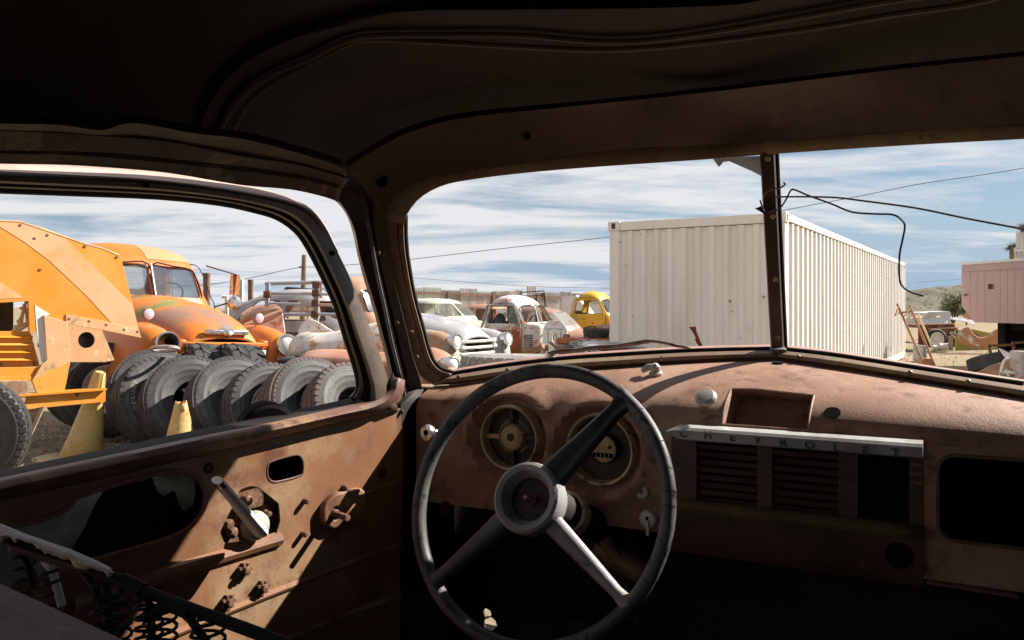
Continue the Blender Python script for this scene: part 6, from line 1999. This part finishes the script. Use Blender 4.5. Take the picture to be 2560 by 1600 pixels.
post('rusty_pipe_post', 'brown steel pipe standing right behind the orange truck windscreen', 'pipe', 508, 525, 683, 14.0, PIPE)
post('rusty_pipe_post', 'brown steel pipe post right of the white wooden post', 'pipe', 620, 633, 699, 13.5, PIPE)
post('wooden_post', 'splintered white wooden post between the two brown pipes', 'post', 592, 608, 698, 13.6, M('white_grain_wood', (.56, .55, .47), (.40, .38, .31), 7, (.45, .6), rough=.85, stretch=(8, 8, .4), bump=.4), False)
o_ = MB().tube([P(565, 757, 13.4), P(620, 759, 13.4)], .025, 6).build('iron_bar', PIPE, None)
tag(o_, 'thin iron bar joining the white post and the pipe', 'bar')
o_ = MB().tube([P(556, 742, 12.5), P(566, 742, 12.5), P(567, 768, 12.5), V((P(567, 768, 12.5).x, 12.5, 0))], .03, 8).build('white_pipe', M('white_pipe_paint', (.6, .58, .52), None, rough=.5), None)
tag(o_, 'short white pipe stub beside the chrome spot lamp', 'pipe')
# rusty hood half lying behind the orange fender
RH = M('rust_brown_hood', (.36, .19, .115), (.27, .12, .065), 2.4, (.45, .6), (.44, .28, .17), 10, (.6, .7), rough=.6, var=.14, bump=.1)
RHW = M('rust_spotted_white', (.58, .53, .48), (.42, .19, .08), 4.5, (.52, .60), (.40, .24, .15), 16, (.58, .66), rough=.6, var=.12, bump=.2)
rh = thing('rusted_hood', 'rust-brown truck hood with white flaking front lip behind the orange fender', 'hood', loc=V((P(660, 768, 10.6).x, 10.6, 0)))
A1 = spl([P(600, 788, 11.2), P(632, 768, 11.1), P(668, 763, 11.0), P(694, 765, 10.9), P(703, 776, 10.8)], 4)
A2 = spl([P(604, 812, 10.4), P(640, 800, 10.3), P(672, 786, 10.2), P(696, 778, 10.1), P(706, 779, 10.0)], 4)
A3 = spl([P(612, 832, 10.2), P(640, 815, 10.1), P(675, 803, 10.0), P(698, 790, 9.95), P(707, 784, 9.9)], 4)
A4 = spl([P(640, 850, 10.2), P(665, 852, 10.1), P(690, 850, 10.0), P(705, 840, 9.95), P(716, 850, 9.9)], 4)
MB().loft([A1, A2]).build('hood_skin', RH, rh, solid=.012)
MB().loft([A2, A3]).build('hood_lip', RH, rh, solid=.012)
MB().loft([A3, A4, [V((p_.x, p_.y, 0)) for p_ in A4]]).build('front_face', RHW, rh, solid=.012)
MB().tube([P(669, 832, 9.9) + V((.055 * cos(2 * pi * k / 16), 0, .05 * sin(2 * pi * k / 16))) for k in range(16)], .012, 6, closed=True).build('lamp_hole_rim', RH, rh)
# blue-grey rack
RACK = M('blue_grey_rack_paint', (.30, .34, .40), (.36, .27, .20), 5, (.56, .64), (.22, .12, .08), 14, (.6, .68), rough=.5, var=.1, bump=.1)
rk = thing('steel_rack', 'blue-grey steel stake rack with four rails and rusty brackets', 'rack', loc=V((P(730, 768, 10.8).x, 10.8, 0)))
for y0, y1 in ((709, 706), (733, 735), (758, 762), (786, 785)):
    MB().tube([P(664, y0, 11.0), P(790, y1, 10.8), P(850, y1 + 1, 10.7)], .020 if y0 > 710 else .026, 6).build('rail', RACK, rk)
for a, b, w_ in (((670, 708), (664, 860), .05), ((792, 706), (788, 860), .07)):
    MB().bar(P(*a, 10.85), P(*b, 10.85), w_, .05, (0, 1, 0)).build('stake', RACK, rk)
for px, py in ((790, 712), (789, 733), (788, 758), (787, 786), (668, 736)):
    MB().box(P(px, py, 10.78), (.045, 0, 0), (0, .03, 0), (0, 0, .045)).build('bracket', FRUST, rk, bevel=.008)
MB().tube([P(797, 703, 10.9), P(797, 745, 10.9)], .045, 10).build('pipe_sleeve', PIPE, rk)
# board in a rusty frame
bd = thing('framed_board', 'weathered plank panel in a rusty frame behind the rack', 'panel', loc=V((P(755, 768, 15.5).x, 15.5, 0)))
bpl = PL(P(755, 768, 15.5), (.97, -.2, 0), UP)
for k in range(7):
    a = 727 + k * 9.2
    plate_obj('plank', [[bpl.uv(*p) for p in ((722, a), (800, a + 1), (800, a + 9), (722, a + 8))]], .03, M('pale_plank', (.46, .40, .29), (.34, .27, .18), 5, (.45, .6), rough=.85, stretch=(.5, 1, 5), bump=.3), bd, bpl.mat(0, 0, 0))
for a, b in (((716, 720), (716, 860)), ((716, 721), (803, 727))):
    MB().bar(bpl.at(*a, .03), bpl.at(*b, .03), .06, .06, bpl.n).build('frame_bar', FRUST, bd)
# white fin and spotted fender, salmon fender with its lamp
fn = [(750, 835), (757, 815), (766, 804), (778, 802), (800, 812), (818, 824), (836, 836), (815, 842), (770, 850)]
fpl2 = PL(P(780, 820, 9.2), (.95, -.1, 0), (0, .3, 1))
o_ = plate_obj('fender_fin', [[tuple(p_[:2]) for p_ in spl([V((*fpl2.uv(*p), 0)) for p in fn], 3, closed=True)]], .05, RHW, None, fpl2.mat(0, 0, 0), bev=.02)
tag(o_, 'chalky white fender end standing up like a fin', 'fender')
def blob_fender(name, label, top, bot, y0, y1, mat, bulge=.25):
    n = 26
    a = resample([V((*p, 0)) for p in spl([V((*p, 0)) for p in top], 4)], n) if False else resample(spl([V((*p, 0)) for p in top], 4), n)
    b = resample(spl([V((*p, 0)) for p in bot], 4), n)
    rows_ = []
    for i in range(9):
        t = i / 8
        off = -bulge * sin(pi * min(1, t * .62 + .0))
        rows_.append([P(p.x + (q.x - p.x) * t, p.y + (q.y - p.y) * t, y0 + (y1 - y0) * k / (n - 1) + off) for k, (p, q) in enumerate(zip(a, b))])
    back = [p + V((0, .35, -.10)) for p in rows_[0]]
    t_ = MB().loft([back] + rows_ + [[V((p.x, p.y, max(.0, p.z - .6))) for p in rows_[-1]]])
    o = t_.build(name, mat, None, smooth=60, solid=.01)
    tag(o, label, 'fender')
    return o
blob_fender('spotted_fender', 'long white fender eaten by rust behind the headlight', [(722, 862), (735, 842), (765, 830), (800, 832), (850, 826), (900, 815), (945, 806), (975, 815)], [(722, 892), (740, 892), (780, 886), (830, 882), (880, 880), (930, 878), (970, 878), (985, 880)], 8.9, 8.2, RHW, .35)
SALM = M('salmon_primer', (.46, .235, .155), (.40, .19, .12), 2.0, (.45, .62), rough=.5, var=.07, bump=.06)
blob_fender('salmon_fender', 'salmon primer fender lying behind the flat dark tire', [(750, 893), (768, 879), (800, 873), (850, 873), (900, 877), (960, 880), (1010, 874), (1040, 885)], [(748, 905), (775, 906), (830, 911), (880, 915), (930, 920), (980, 925), (1020, 930), (1042, 935)], 7.8, 7.2, SALM, .3)
sf = thing('salmon_front_fender', 'salmon front fender with a small round headlight at the windscreen corner', 'fender', loc=V((P(1095, 768, 7.2).x, 7.2, 0)))
tp_ = [(1040, 900), (1055, 878), (1075, 868), (1100, 873), (1122, 884), (1136, 898), (1140, 915)]
bt_ = [(1040, 960), (1060, 960), (1080, 960), (1100, 960), (1120, 960), (1134, 960), (1140, 960)]
rows = []
for i in range(8):
    t = i / 7
    rows.append([P(p.x + (q.x - p.x) * t, p.y + (q.y - p.y) * t, 7.25 - .35 * sin(pi * min(1, t * .6)) - .012 * k) for k, (p, q) in enumerate(zip(resample(spl([V((*p, 0)) for p in tp_], 4), 22), resample([V((*p, 0)) for p in bt_], 22)))])
MB().loft([[p + V((0, .4, -.1)) for p in rows[0]]] + rows).build('fender_skin', SALM, sf, smooth=60, solid=.01)
hp_ = P(1131, 911, 6.85)
hl_ = MB().lathe([(.055, -.12), (.066, -.02), (.068, .01), (.058, .02)], hp_, (.62, -.72, 0), 22).build('headlight', CHROME, sf)
MB().lathe([(0, .026), (.03, .024), (.058, .012)], hp_, (.62, -.72, 0), 22).build('lens', LENS, hl_)

# ================================================================ PARTS PILE IN FRONT OF THE FLAKING CAB
wpn = PL(P(1388, 840, 14.2), (.96, -.28, 0), (0, .12, 1))
wp_out = rpoly([wpn.uv(*p) for p in ((1357, 872), (1358, 825), (1366, 806), (1385, 801), (1405, 805), (1417, 822), (1419, 848), (1412, 872), (1395, 880))], .05, 4)
ov = wpn.uv(1387, 843); ov2 = wpn.uv(1365, 838)
o_ = plate_obj('firewall_panel', [wp_out, [(ov[0] + .05 * cos(2 * pi * k / 18), ov[1] + .095 * sin(2 * pi * k / 18)) for k in range(18)], [(ov2[0] + .014 * cos(2 * pi * k / 12), ov2[1] + .035 * sin(2 * pi * k / 12)) for k in range(12)]], .03, M('white_enamel_rust_streaks', (.66, .65, .63), (.52, .36, .18), 3.5, (.60, .70), (.40, .22, .1), 20, (.68, .72), rough=.45, var=.05), None, wpn.mat(0, 0, 0), bev=.008)
tag(o_, 'white enamel firewall panel with oval holes leaning before the flaking cab', 'panel')
for a, b in (((1363, 823), (1383, 822)), ((1388, 822), (1408, 824)), ((1370, 825), (1370, 860)), ((1402, 828), (1402, 850))):
    MB().bar(wpn.at(*a, .018), wpn.at(*b, .018), .008, .004, wpn.n).build('pressed_line', RUBBER, o_)
EOR = M('orange_rust_iron', (.46, .15, .045), (.33, .10, .03), 5, (.45, .6), (.55, .28, .13), 20, (.6, .7), rough=.65, var=.12, bump=.15)
eng = thing('engine_block', 'old engine with a round orange-rusted air cleaner on top', 'engine', loc=V((P(1430, 768, 12.2).x, 12.2, 0)))
ec = P(1416, 856, 12.0)
MB().lathe([(0, .07), (.12, .07), (.16, .055), (.165, .0), (.15, -.02), (0, -.02)], ec, UP, 28).build('air_cleaner', EOR, eng)
MB().lathe([(0, .05), (.05, .05), (.055, 0)], ec + UP * .07, UP, 18).build('filter_cap', RH, eng)
MB().tube([ec + V((.14, 0, .01)), ec + V((.32, -.02, .02))], .03, 8).build('intake_pipe', EOR, eng)
GRM = M('grease_grey_iron', (.33, .29, .24), (.20, .14, .10), 6, (.45, .6), rough=.7, var=.15, bump=.2)
MB().bbox(ec.x - .16, ec.y - .15, 0, ec.x + .30, ec.y + .3, ec.z - .02).build('block', GRM, eng, bevel=.03)
MB().tube([ec + V((-.02 + .05 * cos(k * pi / 6), -.16, -.13 + .04 * sin(k * pi / 6))) for k in range(11)], .012, 6).build('hose', RUBBER, eng)
for k in range(6):
    random.seed(60 + k)
    p0 = ec + V((random.uniform(-.45, -.1), random.uniform(-.25, -.1), random.uniform(-.34, -.1)))
    d = V((random.uniform(-.25, .25), random.uniform(-.05, .1), random.uniform(-.10, .15)))
    o_ = MB().bar(p0, p0 + d, .05, .03).build('scrap_bracket', (RH, GRM, EOR)[k % 3], eng, bevel=.006)
cw = thing('scrap_channel', 'dark rusty steel channel slanting between the pickup grille and the engine', 'scrap', loc=V((P(1330, 768, 12.5).x, 12.5, 0)))
MB().bar(P(1308, 888, 12.5), P(1360, 868, 12.3), .10, .10).build('channel', RH, cw, bevel=.01)
MB().tube(spl([P(1352, 885, 12.2), P(1362, 872, 12.2), P(1358, 888, 12.2), P(1350, 898, 12.2)], 4), .02, 8).build('bent_pipe', M('cream_pipe', (.55, .48, .36), None, rough=.6), cw)
MB().box(P(1334, 892, 12.5), (.08, 0, .03), (0, .1, 0), (-.03, 0, .12)).build('plate_end', RH, cw)
MB().box(P(1334, 892, 12.5) - UP * .35, (.05, 0, 0), (0, .05, 0), (0, 0, .24)).build('leg', RH, cw)
bxo = thing('rust_bin', 'orange-rust steel bin with a tire lying on it beside the container', 'bin', loc=V((P(1490, 768, 11.5).x, 11.5, 0)))
MB().bbox(P(1448, 768, 11.5).x, 11.3, 0, P(1535, 768, 11.5).x, 11.9, P(1480, 845, 11.5).z).build('bin_body', EOR, bxo, bevel=.02)
MB().tube(spl([P(1462, 845, 11.4), P(1460, 822, 11.4), P(1475, 817, 11.4), P(1488, 818, 11.4), P(1494, 828, 11.4)], 4), .012, 6).build('wire_handle', FRUST, bxo)
tyre('small dark tire lying on the rusty bin', P(1492, 833, 11.5), (.06, -.05, 1), .17, .09, .11, 'road', (TYREDARK, TYREDARK))
o_ = MB().sphere(P(1510, 820, 11.6), .12, 14, 8, (1.2, .8, .45)).build('red_rag', M('pink_red_cloth', (.42, .20, .17), (.5, .34, .3), 10, (.45, .6), rough=.9, bump=.5, bs=30), None)
tag(o_, 'crumpled reddish rag on the tire above the rusty bin', 'rag')

# ================================================================ RIGHT SIDE JUNK
HT = M('rusty_pole_brown', (.30, .13, .06), (.22, .09, .045), 6, (.45, .6), rough=.7)
hk_ = thing('hand_truck', 'rusty two-pole hand truck leaning on the container side', 'hand truck', loc=V((P(2315, 768, 15).x, 15, 0)))
for a, b in (((2243, 760), (2308, 908)), ((2274, 764), (2338, 916))):
    MB().tube([P(*a, 15.6), P(*b, 15.0)], .021, 8).build('pole', HT, hk_)
MB().tube([P(2240, 783, 15.5), P(2280, 778, 15.5)], .018, 6).build('cross_bar', HT, hk_)
for a, b in (((2246, 768), (2238, 788)), ((2278, 770), (2262, 790)), ((2250, 780), (2240, 786))):
    MB().tube([P(*a, 15.55), P(*b, 15.4)], .014, 6).build('hook', HT, hk_)
MB().prism([P(2304, 905, 15.0), P(2312, 896, 15.0), P(2332, 898, 15.0), P(2340, 918, 15.0), P(2308, 912, 15.0)], (.05, .3, 0)).build('toe_plate', HT, hk_, smooth=0)
o_ = MB().tube([P(2295, 785, 19), P(2333, 874, 18.5)], .022, 6).build('yellow_rod', M('yellow_wood_rod', (.55, .42, .20), None, rough=.7), None)
tag(o_, 'thin yellow rod leaning behind the rusty hand truck', 'rod')
o_ = MB().bbox(P(2301, 768, 19.5).x, 19.4, 0, P(2313, 768, 19.5).x, 19.9, P(2301, 863, 19.5).z).build('grey_canister', M('grey_paint_metal', (.22, .22, .22), None, rough=.5), None, bevel=.04)
tag(o_, 'dark grey canister at the far corner of the container', 'canister')
# white wreck far behind
ww = thing('white_wreck', 'white stripped pickup wreck below the hill', 'truck', loc=V((P(2338, 768, 30).x, 30, 0)))
WW = M('dirty_white_body', (.64, .63, .61), (.5, .47, .44), 2, (.5, .65), rough=.5)
wpl2 = PL(P(2338, 790, 30), (1, -.1, 0), UP)
plate_obj('cab_side', [[wpl2.uv(*p) for p in ((2298, 812), (2300, 800), (2315, 783), (2322, 781), (2374, 779), (2376, 783), (2374, 812))], [wpl2.uv(*p) for p in ((2310, 797), (2320, 786), (2334, 786), (2334, 795))], [wpl2.uv(*p) for p in ((2338, 787), (2352, 786), (2352, 793), (2340, 795))]], .06, WW, ww, wpl2.mat(0, 0, 0))
plate_obj('cab_side', [[wpl2.uv(*p) for p in ((2298, 812), (2300, 800), (2315, 783), (2322, 781), (2374, 779), (2376, 783), (2374, 812))], [wpl2.uv(*p) for p in ((2310, 797), (2320, 786), (2352, 786), (2352, 795))]], .06, WW, ww, wpl2.mat(0, 0, -1.4))
MB().prism([wpl2.at(*p) for p in ((2315, 783), (2322, 780), (2374, 778), (2374, 782))], -wpl2.n * 1.4).build('roof', WW, ww)
MB().loft([[wpl2.at(x_, 800 - 3 * sin(x_ * .08), .05) for x_ in range(2298, 2376, 6)], [wpl2.at(x_, 808, .2) for x_ in range(2298, 2376, 6)], [wpl2.at(x_, 830, .2) for x_ in range(2298, 2376, 6)]]).build('body_side', WW, ww)
DRED = M('dark_red_wreck_paint', (.13, .03, .022), (.22, .09, .05), 4, (.48, .6), (.45, .28, .2), 12, (.66, .7), rough=.55, var=.2)
dr = thing('red_wreck', 'dark red flattened truck wreck with a white wheel beside the container', 'truck', loc=V((P(2345, 768, 24.8).x, 24.8, 0)))
rpl = PL(P(2345, 840, 24.6), (.99, -.12, 0), UP)
wc_ = rpl.uv(2341, 846)
plate_obj('body_side', [[rpl.uv(*p) for p in ((2296, 812), (2385, 810), (2388, 820), (2395, 823), (2394, 868), (2296, 868))], [(wc_[0] + .30 * cos(2 * pi * k / 20), wc_[1] + .30 * sin(2 * pi * k / 20)) for k in range(20)]], .06, DRED, dr, rpl.mat(0, 0, 0))
MB().prism([rpl.at(*p) for p in ((2296, 812), (2385, 810), (2388, 818), (2296, 820))], -rpl.n * 1.5).build('bed_top', DRED, dr)
for a, b in (((2320, 822), (2395, 819)), ((2300, 812), (2384, 809))):
    MB().bar(rpl.at(*a, .06), rpl.at(*b, .06), .05, .03).build('trim_strip', M('pinkish_trim', (.45, .28, .2), None, rough=.5), dr)
wl_ = MB().lathe([(.27, -.12), (.28, .02), (.25, .06), (.21, .06)], rpl.at(2341, 848, .0), rpl.n, 26).build('wheel', TYREDARK, dr)
MB().lathe([(.20, .07), (.19, .0), (.10, -.02), (.06, .02), (0, .02)], rpl.at(2341, 848, .0), rpl.n, 24).build('wheel_disc', WHITERIM, wl_)
for k in range(9):
    random.seed(80 + k)
    a = rpl.at(random.uniform(2375, 2396), random.uniform(824, 850), .08); d = V((random.uniform(-.25, .25), random.uniform(-.1, .1), random.uniform(-.2, .2)))
    MB().bar(a, a + d, .05, .02).build('torn_metal', (HT, WW, DRED)[k % 3], dr)
GRN = M('olive_green_panel_paint', (.33, .33, .085), (.27, .26, .075), 2, (.45, .6), (.30, .16, .06), 8, (.62, .68), rough=.5, var=.08)
gnp = PL(P(2460, 850, 23.6), (.99, -.14, 0), UP)
gn = thing('green_car_panel', 'olive green car body side lying on edge in the dirt', 'car panel', loc=V((P(2465, 768, 23.6).x, 23.6, 0)))
plate_obj('panel_skin', [[gnp.uv(*p) for p in ((2388, 876), (2390, 845), (2396, 826), (2428, 823), (2470, 832), (2500, 836), (2544, 833), (2548, 858), (2546, 870), (2470, 874))]], .05, GRN, gn, gnp.mat(0, 0, 0), bev=.01)
for px in (2397, 2535, 2540):
    MB().bar(gnp.at(px, 830, .03), gnp.at(px, 872, .03), .02, .02, gnp.n).build('body_crease', GRN, gn)
MB().bar(gnp.at(2376, 840, 0), gnp.at(2378, 876, 0), .10, .06, gnp.n).build('door_edge', GRM, gn)
rf = [(2418, 823), (2428, 835), (2440, 845), (2455, 849), (2470, 846), (2480, 838), (2490, 829), (2506, 826), (2508, 838), (2500, 852), (2485, 862), (2460, 867), (2430, 864), (2408, 858), (2400, 850), (2404, 832)]
rfp = PL(P(2455, 850, 22.8), (.99, -.14, 0), (0, .25, 1))
o_ = plate_obj('wheel_arch_fender', [[tuple(p_[:2]) for p_ in spl([V((*rfp.uv(*p), 0)) for p in rf], 3, closed=True)]], .16, M('fender_rust_white', (.42, .20, .08), (.62, .58, .52), 2.6, (.54, .60), (.28, .11, .04), 7, (.6, .7), rough=.6, var=.15, bump=.2), None, rfp.mat(0, 0, 0), bev=.06)
tag(o_, 'rusty upturned wheel-arch fender lying against the green panel', 'fender')
o_ = plate_obj('maroon_panel', [[rfp.uv(*p) for p in ((2420, 822), (2445, 817), (2475, 836), (2478, 845), (2455, 849), (2438, 844))]], .04, DRED, None, rfp.mat(0, 0, -.5))
tag(o_, 'dark maroon car panel showing inside the wheel-arch fender', 'car panel')
tyre('large smooth black tire lying half tilted in the dirt at the right', P(2482, 906, 16.6), (-.12, .26, .95), .46, .26, .27, 'road', (TYREDARK, TYREDARK))
# wooden flap and grey sheet at the trailer's corner
o_ = plate_obj('plywood_flap', [[tpl.uv(*p) for p in ((2406, 764), (2438, 803), (2420, 803), (2387, 792))]], .03, M('brown_flap_wood', (.30, .18, .08), (.22, .12, .05), 5, (.45, .6), rough=.8), None, tpl.mat(0, 0, -.2), smooth=0)
tag(o_, 'brown plywood flap hanging below the corner of the pink trailer', 'board')
sh2 = PL(P(2405, 800, 21), (.98, -.1, 0), (0, .8, .6))
o_ = plate_obj('grey_sheet', [[sh2.uv(*p) for p in ((2372, 797), (2390, 793), (2438, 803), (2434, 812), (2425, 812), (2418, 806))]], .02, M('grey_sheet_metal', (.50, .50, .54), (.4, .36, .36), 6, (.45, .6), rough=.4, metal=.3), None, sh2.mat(0, 0, 0), smooth=0)
tag(o_, 'bent grey metal sheet below the pink trailer corner', 'metal sheet')
for i, (px, py, r_) in enumerate(((2339, 866, .085), (2356, 862, .11))):
    c = P(px, py, 24.0)
    o_ = MB().lathe([(0, 0), (r_, 0), (r_ * 1.05, .01), (r_, .02), (r_, .26), (r_ * 1.05, .27), (0, .27)], V((c.x - .1, c.y, r_ + .02)), (1, -.15, .05 * i), 18).build('paint_can', M('dirty_white_can', (.55, .52, .48), (.4, .3, .22), 8, (.5, .6), rough=.5), None)
    tag(o_, ('smaller dirty white can lying before the white wheel', 'larger dirty white can lying before the white wheel')[i], 'can')
for i, (a, b) in enumerate((((2470, 864), (2530, 862)), ((2471, 864), (2476, 884)))):
    pass
frm = thing('angle_frame', 'rusty angle-iron frame above the tilted black tire', 'frame', loc=V((P(2510, 768, 17.5).x, 17.5, 0)))
for a, b in (((2470, 864), (2532, 862)), ((2471, 864), (2477, 885)), ((2530, 858), (2600, 852)), ((2532, 860), (2536, 878)), ((2534, 876), (2600, 870))):
    MB().bar(P(*a, 17.5), P(*b, 17.5), .05, .05).build('angle_iron', HT, frm)
MB().bar(P(2477, 885, 17.5), V((P(2479, 885, 17.5).x, 17.5, 0)), .05, .05).build('angle_iron', HT, frm)
MB().bar(P(2536, 878, 17.5), V((P(2538, 885, 17.5).x, 17.5, 0)), .05, .05).build('angle_iron', HT, frm)
jp = PL(P(2500, 920, 12.6), (.97, -.2, 0), (0, .5, 1))
o_ = plate_obj('rusty_sheet', [[jp.uv(*p) for p in ((2425, 938), (2480, 912), (2525, 898), (2560, 897), (2620, 900), (2620, 985), (2500, 975), (2450, 950))]], .02, M('brown_rust_sheet', (.33, .20, .12), (.24, .12, .07), 3, (.45, .6), (.4, .28, .2), 14, (.6, .7), rough=.75, var=.15, bump=.2), None, jp.mat(0, 0, 0), smooth=0)
tag(o_, 'brown rusty sheet lying in front of the tilted tire', 'metal sheet')
wsx = PL(P(2520, 890, 13.2), (.8, -.3, -.5), (0, .4, 1))
o_ = plate_obj('white_panel_scrap', [[wsx.uv(*p) for p in ((2497, 871), (2510, 876), (2528, 886), (2544, 893), (2534, 898), (2520, 897), (2512, 892))]], .02, WW, None, wsx.mat(0, 0, 0), smooth=0)
tag(o_, 'white bent panel scrap above the rusty sheet', 'metal sheet')
o_ = MB().tube(spl([P(2522, 897, 12.4), P(2512, 900, 12.4), P(2506, 915, 12.4), P(2500, 940, 12.4)], 5), .022, 8).build('white_hose', M('white_hose', (.60, .55, .50), None, rough=.6), None)
tag(o_, 'curved white hose hanging over the rusty sheet', 'hose')
o_ = MB().bbox(P(2543, 768, 12.2).x, 12.1, 0, P(2572, 768, 12.2).x, 12.4, P(2550, 878, 12.2).z).build('grey_pillar_scrap', M('grey_white_scrap', (.32, .29, .28), (.22, .16, .13), 5, (.5, .6), rough=.6), None, bevel=.02)
tag(o_, 'grey steel post standing at the right picture edge', 'post')
random.seed(33)
for k in range(3):
    c = P(2512 + 17 * k, 938 - 4 * k, 12.3)
    o_ = MB().tube(spl([c + V((random.uniform(-.16, .16), random.uniform(-.06, .06), random.uniform(-.05, .07))) for _ in range(6)], 3), random.uniform(.012, .02), 6).build('scrap_bit', (WW, GRM, HT)[k % 3], None)
    tag(o_, ('white bent scrap', 'grey bent scrap', 'brown bent scrap')[k % 3] + ' piece in the heap on the rusty sheet', 'scrap', 'scrap heap on the rusty sheet')

# dark round stub on the outside of the driver's door
MB().lathe([(.048, -.02), (.047, .012), (.040, .02), (0, .022)], DR.at(668, 1078, -.07), V((.5, -.86, 0)), 28).build('mirror_stub', BLACK, door)
